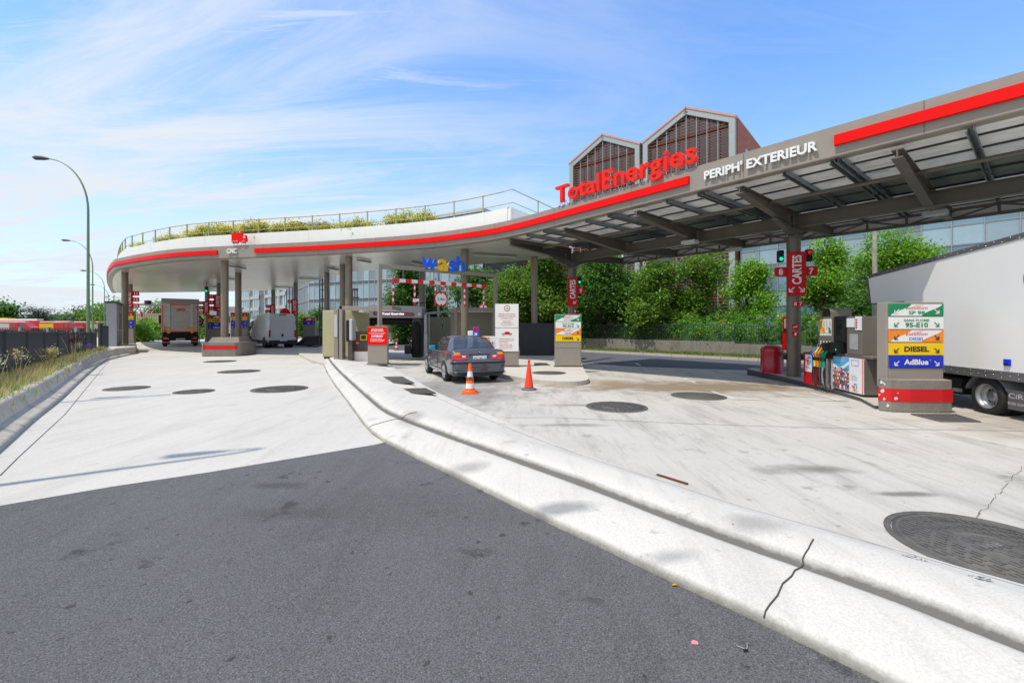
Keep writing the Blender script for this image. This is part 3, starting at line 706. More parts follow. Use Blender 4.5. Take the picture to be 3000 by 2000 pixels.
# brackets fanning out from column heads
for kc in (-5.8, 3.84, 13.48):
    for (dk, do) in ((0, 1.55), (0, -1.3)):
        bb = MB(); p = K(kc, -4.0); q = K(kc+dk, -4.0+do); d = Vector((q.x-p.x, q.y-p.y)).normalized(); n = Vector((d.y, -d.x))*0.012
        zq = 4.99
        for s_ in (1, -1):
            vs = [(p.x+n.x*s_, p.y+n.y*s_, 4.55), (q.x+n.x*s_, q.y+n.y*s_, zq), (p.x+n.x*s_, p.y+n.y*s_, 5.0)]
            bb.poly(vs if s_ < 0 else vs[::-1], STEEL_B)
        nn = n*7; a = Vector((p.x+d.x*.18, p.y+d.y*.18))
        bb.loft([[(a.x-nn.x, a.y-nn.y, 4.56), (a.x+nn.x, a.y+nn.y, 4.56), (a.x+nn.x, a.y+nn.y, 4.58), (a.x-nn.x, a.y-nn.y, 4.58)], [(q.x-nn.x, q.y-nn.y, zq-.1), (q.x+nn.x, q.y+nn.y, zq-.1), (q.x+nn.x, q.y+nn.y, zq-.08), (q.x-nn.x, q.y-nn.y, zq-.08)]], STEEL_B, True, False, True)
        bb.build('bracket', canopy)
    bb = MB(); p = K(kc, -4.0); bb.cyl((p.x, p.y, 4.5), (p.x, p.y, 5.24), 0.07, STEEL_B, n=12)
    w = K(kc, -3.55); bb.tube([(w.x, w.y, 5.2), (w.x, w.y, 4.62)], 0.05, STEEL_B, 8); bb.build('column_head', canopy)
# translucent photovoltaic roof panels on galvanised channels
PV_L = mat('pv_backsheet', (0.74, 0.73, 0.68), 0.4, 0, 0.2, 3.0, dirt=0.1, emit=0.0, island=0.12)
PV_D = mat('pv_dark', (0.15, 0.17, 0.18), 0.3, 0, 0.15)
PV_F = mat('panel_frame', (0.05, 0.055, 0.058), 0.4, 0.4)
PATCH = mat('pv_patch', (0.9, 0.9, 0.85), 0.5, 0, 0.1)
for _m, _f in ((PV_L, .07), (PATCH, .28)):          # thin translucent backsheets that let some sunlight through
    _n = _m.node_tree; _b = _n.nodes['Principled BSDF']; _t = nd(_n, 'ShaderNodeBsdfTranslucent'); _t.inputs['Color'].default_value = (.9, .9, .84, 1)
    _s = nd(_n, 'ShaderNodeMixShader'); _s.inputs[0].default_value = _f; _n.links.new(_b.outputs[0], _s.inputs[1]); _n.links.new(_t.outputs[0], _s.inputs[2]); _n.links.new(_s.outputs[0], _n.nodes['Material Output'].inputs['Surface'])
dk = 3.213/3; nb = 8*3
random.seed(11)
bL = MB(); bD = MB(); bF = MB(); bP = MB()
for j in range(nb):
    ka, kb = -5.8+j*dk, -5.8+(j+1)*dk
    for (oa, ob, dark) in ((-.1, -1.03, 0), (-1.03, -1.98, 0), (-1.98, -2.93, 0), (-2.93, -4.0, 1), (-4.0, -5.15, 1), (-5.15, -6.15, 0), (-6.15, -7.15, 0), (-7.15, -8.1, 0)):
        zo = 5.60
        tgt, mt = (bD, PV_D) if dark else (bL, PV_L)
        p4 = [K(ka, oa, zo), K(kb, oa, zo), K(kb, ob, zo), K(ka, ob, zo)]
        tgt.add([tuple(v) for v in p4], [(0,1,2,3)], mt)
        if not dark and random.random() < 0.75:
            for q_ in range(random.choice((1, 2, 2))):
                u = ka + .12 + random.random()*.3; v_ = oa - .15 - q_*.38 - random.random()*.08; l_ = random.uniform(.25, .6)
                bL.add([tuple(K(u, v_, zo-.004)), tuple(K(u+l_, v_, zo-.004)), tuple(K(u+l_, v_-.16, zo-.004)), tuple(K(u, v_-.16, zo-.004))], [(0,1,2,3)], PATCH)
        a, c = K(ka, ob, zo-.02), K(kb, ob, zo-.02)
        bF.tube([a, c], 0.028, PV_F, 4)
bL.build('roof_panel', canopy); bD.build('dark_roof_panel', canopy); bF.build('panel_frame', canopy); pass
for j in range(nb+1):
    if j % 3 == 0: continue
    kk = -5.8+j*dk; bb = MB()
    dbl = (j % 3 == 2)
    for oo in ((-.075, .075) if dbl else (0,)):
        for (o0, o1) in ((-.1, -3.9), (-4.1, -8.05)):
            for w0_, w1_, z0_, z1_ in ((-.045, -.04, 5.42, 5.56), (.04, .045, 5.42, 5.56), (-.045, .045, 5.56, 5.565), (-.07, -.04, 5.42, 5.425), (.04, .07, 5.42, 5.425)):
                q = [K(kk+oo+w0_, o0), K(kk+oo+w1_, o0), K(kk+oo+w1_, o1), K(kk+oo+w0_, o1)]
                bb.prism([(v.x, v.y) for v in q], z0_, z1_, GALV)
    bb.build('channel', canopy)
# sealed roof sheet above, and back fascia with truss

bb = MB(); q = [K(-5.9, -8.1), K(k1, -8.1), K(k1, -8.2), K(-5.9, -8.2)]
bb.prism([(v.x, v.y) for v in q], 5.14, 5.9, WHITEP); bb.build('back_fascia', canopy)
bb = MB()
for z in (5.12, 5.42):
    bb.tube([K(-5.9, -7.95, z), K(k1, -7.95, z)], 0.05, STEEL_B, 6)
for i in range(8):
    ka = KS[i]
    for j in range(3):
        a, c = ka + j*dk, ka+(j+1)*dk
        bb.tube([K(a, -7.95, 5.12), K(a, -7.95, 5.42)], 0.04, STEEL_B, 6)
        bb.tube([K(a, -7.95, 5.42 if j % 2 else 5.12), K(c, -7.95, 5.12 if j % 2 else 5.42)], 0.03, STEEL_B, 6)
bb.build('truss', canopy)
for k, o in ((.63, -3.4), (.8, -6.6), (7.05, -5.0), (-2.5, -6.8)):
    bb = MB(); c = K(k, o, 4.86)
    bb.T = Matrix.Translation((c.x, c.y, 4.86 if o > -4 else 4.92)) @ Matrix.Rotation(math.atan2(TV.y, TV.x), 4, 'Z')
    bb.box(-.26, .26, -.17, .17, -.13, -.02, GREYL); bb.box(-.2, .2, -.12, .12, -.135, -.131, WHITE); bb.build('light_fitting', canopy, bevel=.01)
# end beam where the steel wing meets the flat soffit
beam(K(-5.8, -0.08), K(-5.8, -3.95), 5.5, 5.2, 5.5, 4.9, .12, name='end_beam')

# ---------------------------------------------------------------- signs on the canopy edge
rzK = math.atan2(TV.y, TV.x)
def on_fascia(name, label, cat, k, out=0.0, z=0.0):
    p = K(k, out); return thing(name, label, cat, (p.x, p.y, z), rzK)
s = on_fascia('brand_sign', 'very large red company name letters standing on brackets above the canopy edge', 'sign', -0.08, 0.02, ZT)
b = MB(); b.text('TotalEnergies', 0, 0.44, 0.62, 0.0, ORED, depth=0.16, bold=0.012, width=5.6)
o = b.build('letters', s, bevel=0.012)
b = MB()
for i in range(22):
    x = -2.68 + i*5.4/21
    b.cyl((x, .06, 0), (x, .06, .2), .013, GREYM, n=6); b.cyl((x, .3, .0), (x, .08, .2), .01, GREYM, n=6); b.box(x-.03, x+.03, -.02, .14, 0, .015, GREYM)
b.build('bracket', s)
s = on_fascia('wall_lettering', 'raised white PERIPH EXTERIEUR letters on the canopy edge between two red stripes', 'sign', 4.3, 0.0, 5.885)
b = MB(); b.text("PERIPH' EXTERIEUR", 0, 0, 0.225, -0.05, WHITE, depth=0.05, bold=0.03, width=2.72); b.build('letters', s)
# GNC lettering and lorry emblem
i0 = min(range(len(fas)), key=lambda i: abs(xpx(fas[i])-678) + (1000 if fas[i][1] < 0 else 0)); pG = fas[i0]; nG = path_normals(fas)[i0]; rzG = math.atan2(nG[0], -nG[1])
s = thing('gas_lettering', 'raised white GNC letters on the curved canopy edge below the red lorry emblem', 'sign', (pG[0], pG[1], 5.92), rzG)
b = MB(); b.text('GNC', 0, 0, 0.27, -0.05, WHITE, depth=0.06, bold=0.015, width=.66); b.build('letters', s)
i0 = min(range(len(fas)), key=lambda i: abs(xpx(fas[i])-696)); pG = fas[i0]
s = thing('lorry_emblem', 'red cut-out lorry emblem standing on the canopy edge above the GNC letters', 'emblem', (pG[0], pG[1]-0.05, ZT), rzG)
b = MB(); b.plate([(-.5, .17), (.22, .17), (.22, .68), (-.5, .68)], -.05, .05, RED)
b.plate([(.24, .17), (.5, .17), (.5, .33), (.45, .52), (.24, .54)], -.05, .05, RED); b.build('body', s)
b = MB(); b.plate([(.29, .36), (.43, .36), (.4, .48), (.29, .48)], -.055, -.051, GREYL); b.build('window', s)
for x in (-.34, -.15, .3):
    b = MB(); b.lathe([(0, -.07), (.055, -.07), (.055, .05), (0, .05)], RED, (x, 0, .17), 16, 'y'); b.lathe([(.055, -.06), (.085, -.06), (.085, .04)], TAUPE, (x, 0, .17), 16, 'y'); b.build('wheel', s)
b = MB()
for x in (-.38, -.12, .15, .42): b.cyl((x, 0, 0), (x, 0, .17), .015, GREYM, n=6)
b.build('bracket', s)
# ================================================================ manhole covers, grates
def cover(x, y, z, r, label, rings=(0.45, ), grp='iron manhole covers', lift=0.01):
    t = thing('manhole_cover', label, 'manhole cover', (x, y, z), random.random()*3, grp)
    b = MB(); n = 48
    b.lathe([(r*1.04, -.01), (r*1.04, lift), (r*.97, lift), (r*.965, lift-.006)], IRON, n=n); b.build('frame', t)
    b = MB(); b.lathe([(r*.955, -.01), (r*.955, lift-.004), (0.001, lift-.004)], IRON, n=n)
    # raised bar pattern
    st = 0.045; k = int(r*2/st)
    for i in range(-k//2, k//2+1):
        yy = i*st; hw = math.sqrt(max(0, (r*.88)**2-yy*yy))
        if hw < .05: continue
        m_ = int(hw*2/.11)
        for j in range(m_):
            x0 = -hw + j*(2*hw/m_) + (.02 if i % 2 else 0)
            if any(abs(math.hypot(x0+.03, yy)-q*r) < .03 for q in rings): continue
            b.box(x0, x0+2*hw/m_*.62, yy-.011, yy+.011, lift-.006, lift+.002, IRON)
    for q in rings:
        b.lathe([(r*q+.012, lift-.004), (r*q+.008, lift+.003), (r*q-.008, lift+.003), (r*q-.012, lift-.004)], IRON, n=n)
    b.build('lid', t)
    return t
def cov(px, py, r, label, left=True, grp='iron manhole covers', **k):
    p = W(px, py, 0.008) if left else Wg(px, py, 0.0)
    return cover(p.x, p.y, p.z, r, label, grp=grp, **k)
cov(372, 1137.5, .48, 'iron manhole cover in the left lane nearest the kerb wall')
cov(569, 1147, .43, 'iron manhole cover with worn halves between two others in the left lane')
cov(820, 1139.5, .66, 'wide iron manhole cover in the left lane nearest the kerb island')
cov(701, 1088, .67, 'wide iron manhole cover in the left lane behind the group of three')
cov(645, 1058.5, .66, 'iron manhole cover right in front of the striped concrete block')
cov(1806, 1191.5, .6, 'iron manhole cover on the forecourt, front one of the pair behind the cones', False)
cov(2046, 1160, .6, 'iron manhole cover beside a white bay corner mark on stained concrete', False)
big = cov(2905, 1601, .60, 'huge iron tank cover with round inner lid at the right edge', False, rings=(0.33, 0.9))
b = MB(); b.lathe([(.13, .002), (.13, .008), (.105, .008), (.105, .004), (.001, .004)], IRON, n=28); b.box(-.02, .02, -.1, .1, .005, .01, GREYM); b.build('lifting_eye', big)
def grate(pts, z, label, name='drain_grate', cat='grate', n=18):
    t = thing(name, label, cat, (0, 0, 0)); c = [W(x, y, z) for x, y in pts]; o = sum(c, Vector())/4; t.location = o
    c = [p-o for p in c]; b = MB(); b.add([tuple(p+Vector((0, 0, .004))) for p in c], [(0,1,2,3)], BLACK)
    def lp(u, v): return c[0]*(1-u)*(1-v)+c[1]*u*(1-v)+c[2]*u*v+c[3]*(1-u)*v
    for i in range(n+1):
        b.tube([lp(i/n, 0)+Vector((0, 0, .006)), lp(i/n, 1)+Vector((0, 0, .006))], .008, IRON, 4)
    for i in range(n//2+1):
        b.tube([lp(0, i*2/n)+Vector((0, 0, .006)), lp(1, i*2/n)+Vector((0, 0, .006))], .009, IRON, 4)
    b.build('grating', t)
    b = MB(); b.tube([c[0], c[1], c[2], c[3], c[0]], .015, IRON, 4); b.build('frame', t)
def cg(x, y): return (900+x/2.6133, 1000+y/2.6133)
grate([cg(500, 325), cg(820, 318), cg(775, 295), cg(486, 298)], .1, 'narrow iron plate on the kerb island, front half of the twin pair')
grate([cg(484, 294), cg(768, 292), cg(730, 271), cg(472, 273)], .1, 'narrow iron plate on the kerb island, rear half of the twin pair')
grate([cg(630, 408), cg(985, 396), cg(905, 359), cg(578, 368)], .1, 'wide iron plate on the kerb island nearest the camera')
p = [Wg(x, y) for x, y in ((2764, 1235), (2872, 1235), (2800, 1214), (2670, 1213))]
grate([(2757, 1234), (2872, 1235), (2800, 1214), (2670, 1213)], .004, 'iron drain grate in front of the striped sign block', n=14)

def litter(name, label, cat, px, py, z, pts, m, h=.006):
    p = W(px, py, z); t = thing(name, label, cat, (p.x, p.y, z)); b = MB(); b.prism(pts, 0, h, m); b.build('piece', t); return t
litter('paper_scrap', 'small pink paper scrap lying on the asphalt near the bottom edge', 'litter', 2035, 1881, .014, [(-.018, -.012), (.012, -.016), (.02, .004), (.004, .017), (-.016, .01)], mat('pink_paper', (.65, .22, .25), .7), .002)
litter('dry_leaf', 'tiny orange leaf at the foot of the kerb', 'leaf', 1976, 1712, .02, [(-.02, -.004), (0, -.009), (.022, 0), (0, .008)], mat('orange_leaf', (.6, .28, .02), .7), .004)
t = thing('twig', 'forked pale twig lying on the asphalt at the bottom right', 'twig', tuple(W(2182, 1900, .018))); b = MB()
b.tube([(-.03, .02, .004), (-.01, 0, .006), (0, -.012, .004), (.012, .0, .006), (.03, .035, .006)], [.0015]*5, mat('twig_pale', (.5, .45, .42), .7), 5); b.box(-.012, .008, -.016, -.006, 0, .006, BLACK); b.build('branch', t)
p_ = Wg(1925, 1391); q_ = Wg(2015, 1419); t = thing('rusty_strip', 'rusty metal strip let into the concrete beside the kerb top', 'strip', (p_.x, p_.y, 0)); b = MB()
d_ = q_-p_; n_ = Vector((-d_.y, d_.x, 0)).normalized()*.012; b.prism([(n_.x, n_.y), (-n_.x, -n_.y), (d_.x-n_.x, d_.y-n_.y), (d_.x+n_.x, d_.y+n_.y)], -.01, .016, mat('rust', (.12, .05, .02), .8)); b.build('bar', t)
# small island carrying the wash sign and the price sign
isl = [(-0.95, 16.3), (-0.35, 14.6), (0.45, 13.35), (1.15, 12.75), (1.75, 12.65), (2.15, 12.9), (2.38, 13.6), (2.5, 15.0), (2.9, 18.5), (3.6, 22.6), (2.9, 24.2), (-0.3, 26.0), (-1.9, 24.0), (-1.25, 19.0)]
isl_c = smoothpath(isl + [isl[0]], 2)[:-1]
b = MB(); b.prism(isl_c, -0.2, 0.1, KERBM); struct('sign_island', b, bevel=0.03)
cover(1.25, 15.0, 0.1, .55, 'iron manhole cover set in the small paved island', grp='iron manhole covers', lift=.012)
grate([(1565, 1070), (1612, 1070), (1600, 1063.5), (1566, 1063.5)], .105, 'small square drain grate on the paved island beside the dark screen', n=8)
# pump island, dark painted edge
pisl = [(9.35, 17.3), (8.95, 16.9), (8.72, 14.4), (8.55, 13.3), (8.1, 10.9), (7.85, 10.0), (7.6, 9.5), (7.36, 9.0), (8.45, 8.75), (8.8, 9.0), (9.2, 10.4), (9.75, 16.9)]
b = MB(); b.prism(pisl, -0.25, 0.06, GREYD, KERBD); struct('pump_island', b, bevel=0.02)

# ================================================================ signs
def arrow(b, cx, cz, s, dx, y, m):
    """diagonal arrow pointing down and to the side dx"""
    t = s*0.17
    def P(u, v): return (cx + dx*u*s, y, cz + v*s)
    def rot(pts): return [P(u, v) for u, v in pts]
    q = 0.12
    sh = [(-.5, .5-q), (-.5+q, .5), (.32, -.32+q), (.32-q, -.32)]
    h1 = [(-.25, -.5), (.5, -.5), (.5, -.5+.2), (-.25, -.5+.2)]
    h2 = [(.5-.2, -.5), (.5, -.5), (.5, .25), (.5-.2, .25)]
    for pl in (sh, h1, h2):
        pts = rot(pl)
        a = (pts[1][0]-pts[0][0])*(pts[2][2]-pts[1][2])-(pts[1][2]-pts[0][2])*(pts[2][0]-pts[1][0])
        b.poly(pts if a > 0 else pts[::-1], m)
def rect(b, x0, x1, z0, z1, y, m): b.quad((x0, y, z0), (x1, y, z0), (x1, y, z1), (x0, y, z1), m)
def swoosh(b, x0, x1, z0, z1, y, m):
    w = x1-x0; h = z1-z0; L_ = []; R_ = []
    for i in range(13):
        t = i/12; s_ = t*t*(3-2*t)
        L_.append((x0+w*(.02+.38*s_), y, z0+h*t)); R_.append((x0+w*(.60+.37*s_), y, z0+h*t))
    for i in range(12): b.quad(L_[i], R_[i], R_[i+1], L_[i+1], m)
EXC = mat('script_red', (0.62, 0.02, 0.08), 0.4)
def price_row(b, kind, w, z0, z1, y, both=True):
    h = z1-z0; x0, x1 = -w/2, w/2; zc = (z0+z1)/2; yy = y-.002; y3 = y-.004; a = h*.42
    bgm = {'sp98': GREEN, 'spl98': GREEN, 'e10': WHITE, 'xd': ORANGE, 'diesel': YELLOW, 'adblue': BLUE, 'gnc': BLUE, 'blank': BLUE, 'truck': REDS}[kind]
    b.box(x0, x1, y, y+.03, z0, z1, bgm)
    ac = {'sp98': WHITE, 'spl98': WHITE, 'e10': GREEN, 'xd': BLACK, 'diesel': BLACK}.get(kind, WHITE)
    if kind in ('sp98', 'spl98', 'xd'):
        swoosh(b, x0, x1, z0+.004, z1-.004, yy, WHITE)
        b.text('excellium', 0, z0+h*.68, h*.27, y3, EXC, shear=.25, bold=.005, width=w*.4)
        b.tube([(-w*.14, y3, z0+h*.6), (-w*.03, y3, z0+h*.85), (w*.12, y3, z0+h*.92)], .004, ORANGE, 4)
        if kind == 'sp98': b.text('SP 98', 0, z0+h*.27, h*.3, y3, GREEN, bold=.03, width=w*.3)
        elif kind == 'spl98': b.text('SANS PLOMB 98', 0, z0+h*.27, h*.15, y3, GREEN, bold=.02, width=w*.36)
        else: b.text('DIESEL', 0, z0+h*.26, h*.26, y3, BLUE, bold=.01, width=w*.27)
    elif kind == 'e10':
        b.text('SANS PLOMB', 0, z0+h*.72, h*.2, y3, GREEN, bold=.015, width=w*.47); b.text('95-E10', 0, z0+h*.34, h*.36, y3, GREEN, bold=.035, width=w*.42)
    elif kind == 'diesel': b.text('DIESEL', 0, zc, h*.4, y3, BLACK, bold=.035, width=w*.46)
    elif kind == 'adblue': b.text('AdBlue', -.01, zc, h*.42, y3, WHITE, bold=.035, width=w*.45); b.lathe([(.012, 0), (.008, 0)], WHITE, (w*.25, y3, zc+h*.15), 10, 'y')
    elif kind == 'gnc': b.text('GNC', 0, zc, h*.42, y3, WHITE, bold=.03, width=w*.24)
    elif kind == 'truck':
        rect(b, -w*.06, w*.2, zc-h*.18, zc+h*.3, y3, WHITE); rect(b, -w*.2, -w*.075, zc-h*.18, zc+h*.12, y3, WHITE)
        for xx in (-.14, 0.02, .12): b.lathe([(h*.12, 0), (0.0005, 0)], WHITE, (w*xx, y3, zc-h*.22), 10, 'y')
    am = ac
    if both: arrow(b, x0+w*.13 if kind != 'x' else 0, zc-h*.12, a, -1, y3-.002, am)
    arrow(b, x1-w*.13, zc-h*.12, a, 1, y3-.002, am)
def totem(label, pos, w, h, d, rows, rz=0.0, both=True, top=0.0, grp='fuel price totems', rh=.24, gap=.012, slats=False, name='price_sign'):
    t = thing(name, label, 'sign', pos, rz, grp)
    b = MB(); b.box(-w/2-.03, w/2+.03, 0, d, 0.02, h, TAUPE); b.build('housing', t, bevel=.012)
    b = MB(); b.box(-w/2-.06, w/2+.06, -.03, d+.03, 0, .03, TAUPE_D); b.build('base_plate', t)
    z = h-.04
    for r in rows:
        b = MB(); price_row(b, r, w, z-rh, z, -.032, both); b.build('fuel_panel', t); z -= rh+gap
    if slats:
        b = MB(); k = 0
        while z - .02 > .25:
            b.box(-w/2, w/2, -.02, 0, max(.06, z-.3), z-.01, TAUPE); z -= .3
        b.build('slat_panel', t, bevel=.004)
    else:
        b = MB(); b.box(-w/2, w/2, -.02, 0.0, h*.36, z-.0, TAUPE); b.box(-w/2, w/2, -.02, 0, .05, h*.36-.02, TAUPE); b.build('lower_panel', t, bevel=.004)
    return t
totem('five-row fuel price sign standing on the striped block beside the box lorry', (8.05, 8.86, .42), 1.06, 1.73, .25, ['sp98', 'e10', 'xd', 'diesel', 'adblue'], -.015, rh=.24, gap=.018)
totem('four-row fuel price sign with right arrows in front of pillar nine', (2.19, 17.3, .1), .98, 2.05, .2, ['spl98', 'e10', 'xd', 'diesel'], -.03, False, rh=.245)
totem('fuel price sign half hidden by the leftmost canopy column beside the hut', (-28.6, 32.6, .42), 1.3, 2.4, .3, ['truck', 'diesel', 'gnc', 'adblue'], .35, rh=.29, slats=True)
totem('lorry fuel price sign with red, yellow and two blue rows standing behind the striped block', (-21.95, 35.7, .22), 1.24, 2.6, .3, ['truck', 'diesel', 'gnc', 'adblue'], .1, rh=.29, slats=True)
totem('fuel price sign partly hidden behind the front lorry canopy column', (-26.3, 39.5, .22), 1.3, 2.5, .3, ['truck', 'diesel', 'gnc', 'adblue'], .25, rh=.29, slats=True)
totem('short gas price sign right of the white van', (-17.75, 38.8, .15), 1.0, 2.35, .3, ['truck', 'gnc'], .0, False, rh=.29, slats=True)

# concrete blocks with red band
BLK = ground_mat('painted_block', (0.24, 0.215, 0.185), (0.12, 0.11, 0.09), bump=0.4, gscale=40, grain=0.12, spots=0.5)
REDB = mat('red_band_paint', (0.62, 0.01, 0.015), 0.45, 0, 0.1, bump=0.3, bscale=40, dirt=0.1)
CHIP = mat('chipped_white', (0.6, 0.6, 0.58), 0.7, 0, 0.1)
t = thing('crash_block', 'low taupe concrete crash block with red band under the five-row price sign', 'crash block', (7.9, 8.68, -.02))
def xyoff(poly, o):
    n = len(poly); out = []
    for i in range(n):
        a, c, e = Vector(poly[i-1]), Vector(poly[i]), Vector(poly[(i+1) % n])
        d1 = (c-a).normalized(); d2 = (e-c).normalized(); nn = Vector((d1.y+d2.y, -d1.x-d2.x)).normalized()
        out.append((c.x+nn.x*o, c.y+nn.y*o))
    return out
blk = [(-.1, .7), (-.62, .14), (-.5, -.02), (-.2, -.09), (.4, -.12), (.62, -.1), (.7, .1), (.7, .7)]
b = MB(); b.prism(blk, 0, .64, BLK); b.build('body', t, bevel=.04, seg=3)
b = MB(); o1 = xyoff(blk, .006)
for i in range(0, 7):
    a, c = o1[i], o1[i+1]; b.quad((a[0], a[1], .22), (c[0], c[1], .22), (c[0], c[1], .47), (a[0], a[1], .47), REDB)
b.build('red_band', t)
random.seed(5); b = MB()
for _ in range(9):
    i = random.choice((1, 1, 1, 2, 2)); o2 = xyoff(blk, .009); a, c = Vector(o2[i]), Vector(o2[i+1]); u = random.random(); q = a+(c-a)*u; z = random.uniform(.1, .6); s_ = random.uniform(.012, .05); d = (c-a).normalized()
    pts = []
    for k in range(7):
        an = 2*PI*k/7; rr = s_*random.uniform(.5, 1); pts.append((q.x+d.x*rr*math.cos(an), q.y+d.y*rr*math.cos(an), z+rr*1.2*math.sin(an)))
    b.poly(pts, CHIP)
b.build('chipped_paint', t)
# front lorry island block
t = thing('crash_block', 'tall stepped taupe concrete crash block with red band around the GNC column foot', 'crash block', (-16.55, 25.9, 0), .12)
lo = [(-1.05, 1.2), (-1.05, -.75), (-.85, -1.0), (.85, -1.0), (1.05, -.75), (1.05, 1.2)]; up = [(-.85, 1.1), (-.85, -.55), (.85, -.55), (.85, 1.1)]; tp = [(-.72, 1.0), (-.72, -.35), (.72, -.35), (.72, 1.0)]
b = MB(); b.prism(lo, 0, .78, BLK); b.build('body', t, bevel=.06, seg=3)
b = MB(); b.loft([[(x, y, .76) for x, y in up], [(x, y, 1.06) for x, y in tp]], BLK, True, False, True); b.build('upper_step', t, bevel=.03)
b = MB(); o1 = xyoff(lo, .006)
for i in (1, 2, 3):
    a, c = Vector(o1[i]), Vector(o1[i+1])
    if i == 3: c = a+(c-a)*.3
    b.quad((a[0], a[1], .4), (c[0], c[1], .4), (c[0], c[1], .62), (a[0], a[1], .62), REDB)
b.build('red_band', t)
b = MB(); o2 = xyoff(lo, .01)
for _ in range(9):
    a, c = Vector(o2[1]), Vector(o2[2]); q = a+(c-a)*random.random(); z = random.uniform(.3, .72); s_ = random.uniform(.04, .1); d = (c-a).normalized()
    b.poly([(q.x+d.x*s_*math.cos(k)*random.uniform(.5, 1), q.y+d.y*s_*math.cos(k), z+s_*math.sin(k)) for k in (0, .9, 1.8, 2.7, 3.6, 4.5, 5.4)], CHIP)
b.build('chipped_paint', t)
b = MB(); b.prism([(-17.7, 26.3), (-15.6, 26.3), (-15.9, 27.6), (-20.0, 34.6), (-22.6, 38.8), (-24.8, 38.8), (-21.8, 33.0), (-18.6, 28.0)], -.2, .22, GREYD, KERBD); struct('lorry_island', b, bevel=.03)
b = MB(); b.prism([(-25.0, 38.5), (-24.2, 38.5), (-27.0, 46), (-31, 52), (-33, 52), (-29, 45)], -.2, .2, GREYD, KERBD); struct('far_island', b)
b = MB(); b.prism([(-16.0, 36.0), (-14.2, 36.6), (-14.8, 40.0), (-19.6, 46), (-22.5, 47), (-21.0, 43.0)], -.2, .14, GREYD, KERBD); struct('van_island', b)

# ---- CARTES column signs
def plate_round(w, h, r, tl=True, tr=False, bl=False, br=True):
    pts = []
    def corner(cx, cz, a0, on, px, pz):
        if on: pts.extend([(cx+r*math.cos(a0+PI/2*i/6), cz+r*math.sin(a0+PI/2*i/6)) for i in range(7)])
        else: pts.append((px, pz))
    corner(w/2-r, -h/2+r, -PI/2, br, w/2, -h/2); corner(w/2-r, h/2-r, 0, tr, w/2, h/2); corner(-w/2+r, h/2-r, PI/2, tl, -w/2, h/2); corner(-w/2+r, -h/2+r, PI, bl, -w/2, -h/2)
    return pts
GLOW = mat('green_lamp', (0.0, 0.9, 0.45), 0.3, emit=1.0); GLOWR = mat('red_lamp', (0.8, 0.01, 0.02), 0.3, emit=.6); LENS_OFF = mat('dark_lens', (0.03, 0.035, 0.035), 0.15)
SIGW = mat('sign_white', (0.75, 0.75, 0.75), 0.45)
def cartes(label, c, z1=4.05, arrows='b', left=(), right=(), light=None, small=(), w=.54, h=1.4, plate=.36, rz=0.0, y0=-.26):
    t = thing('card_payment_sign', label, 'sign', (c[0], c[1], 0), rz, 'red card lane signs on the canopy columns')
    b = MB(); zc = z1-h/2
    b.plate([(x, z+zc) for x, z in plate_round(w, h, .1)], y0, y0+.04, REDS)
    b.text('CARTES', .0, zc+.13, .25, y0-.003, SIGW, bold=.03, width=h*.66, rot=PI/2)
    if arrows in 'bl': arrow(b, -.14 if arrows == 'b' else .0, z1-h+.2, .17, -1, y0-.003, SIGW)
    if arrows in 'br': arrow(b, .14 if arrows == 'b' else .0, z1-h+.2, .17, 1, y0-.003, SIGW)
    if arrows == 's': arrow(b, .12, z1-h+.2, .17, -1, y0-.003, SIGW)
    b.build('panel', t)
    for sd, nums in ((-1, left), (1, right)):
        for i, n_ in enumerate(nums):
            b = MB(); cx = sd*(w/2+plate/2-.02); cz = z1-(.62 if light else .2)-i*(plate+.06)
            b.plate([(x+cx, z+cz) for x, z in plate_round(plate, plate*.82, .06, sd < 0, sd > 0, sd < 0, sd > 0)], y0+.06, y0+.09, REDS)
            b.text(n_, cx, cz, plate*.5, y0+.057, SIGW, bold=.02); b.build('number_plate', t)
    if light:
        for sd, colr in light:
            cx = sd*(w/2+.16 if sd < 0 else w/2+.1); cz = z1-.12
            b = MB(); b.box(cx-.085, cx+.085, y0+.02, y0+.2, cz-.19, cz+.19, BLACK)
            b.build('signal_light', t, bevel=.02).parent = t
            lt = t.children[-1]
            for dz, on in ((.09, colr == 'r'), (-.09, colr == 'g')):
                b = MB(); b.lathe([(.058, 0), (.054, -.015), (.0005, -.02)], (GLOWR if colr == 'r' else GLOW) if on else LENS_OFF, (cx, y0+.02, cz+dz), 16, 'y')
                b.lathe([(.066, 0), (.069, -.05)], BLACK, (cx, y0+.02, cz+dz), 16, 'y'); b.build('lens', lt)
    for x_, n_ in small:
        b = MB(); rect(b, x_-.075, x_+.075, z1-h-.34, z1-h-.16, -.215, REDS); b.text(n_, x_, z1-h-.25, .11, -.218, SIGW, bold=.02)
        b.build('number_sticker', t)
    if y0 < -.2:
        b = MB(); b.box(-.05, .05, y0+.04, -.1, zc-.4, zc-.35, GREYD); b.box(-.05, .05, y0+.04, -.1, zc+.35, zc+.4, GREYD); b.build('mounting', t)
    return t
def face(p): return -math.atan2(p.x, p.y)*0.6
s8 = cartes('red CARTES sign with arrows both ways for pumps 8 and 7', (COL8.x, COL8.y), 4.04, 'b', ('8',), ('7',), ((-1, 'g'), (1, 'r')), ((-.02, '8'), (.13, '7')), rz=-.25)
cartes('red CARTES sign with left arrow for pump 9 above the price sign', (COL9.x, COL9.y), 4.04, 's', (), ('9',), ((1, 'g'),), ((.12, '9'),), w=.48, h=1.38, rz=-.05)
cartes('red CARTES sign for lane 19 behind the white van', (CW['C8'].x, CW['C8'].y), 4.1, 's', ('19',), (), rz=0.15)
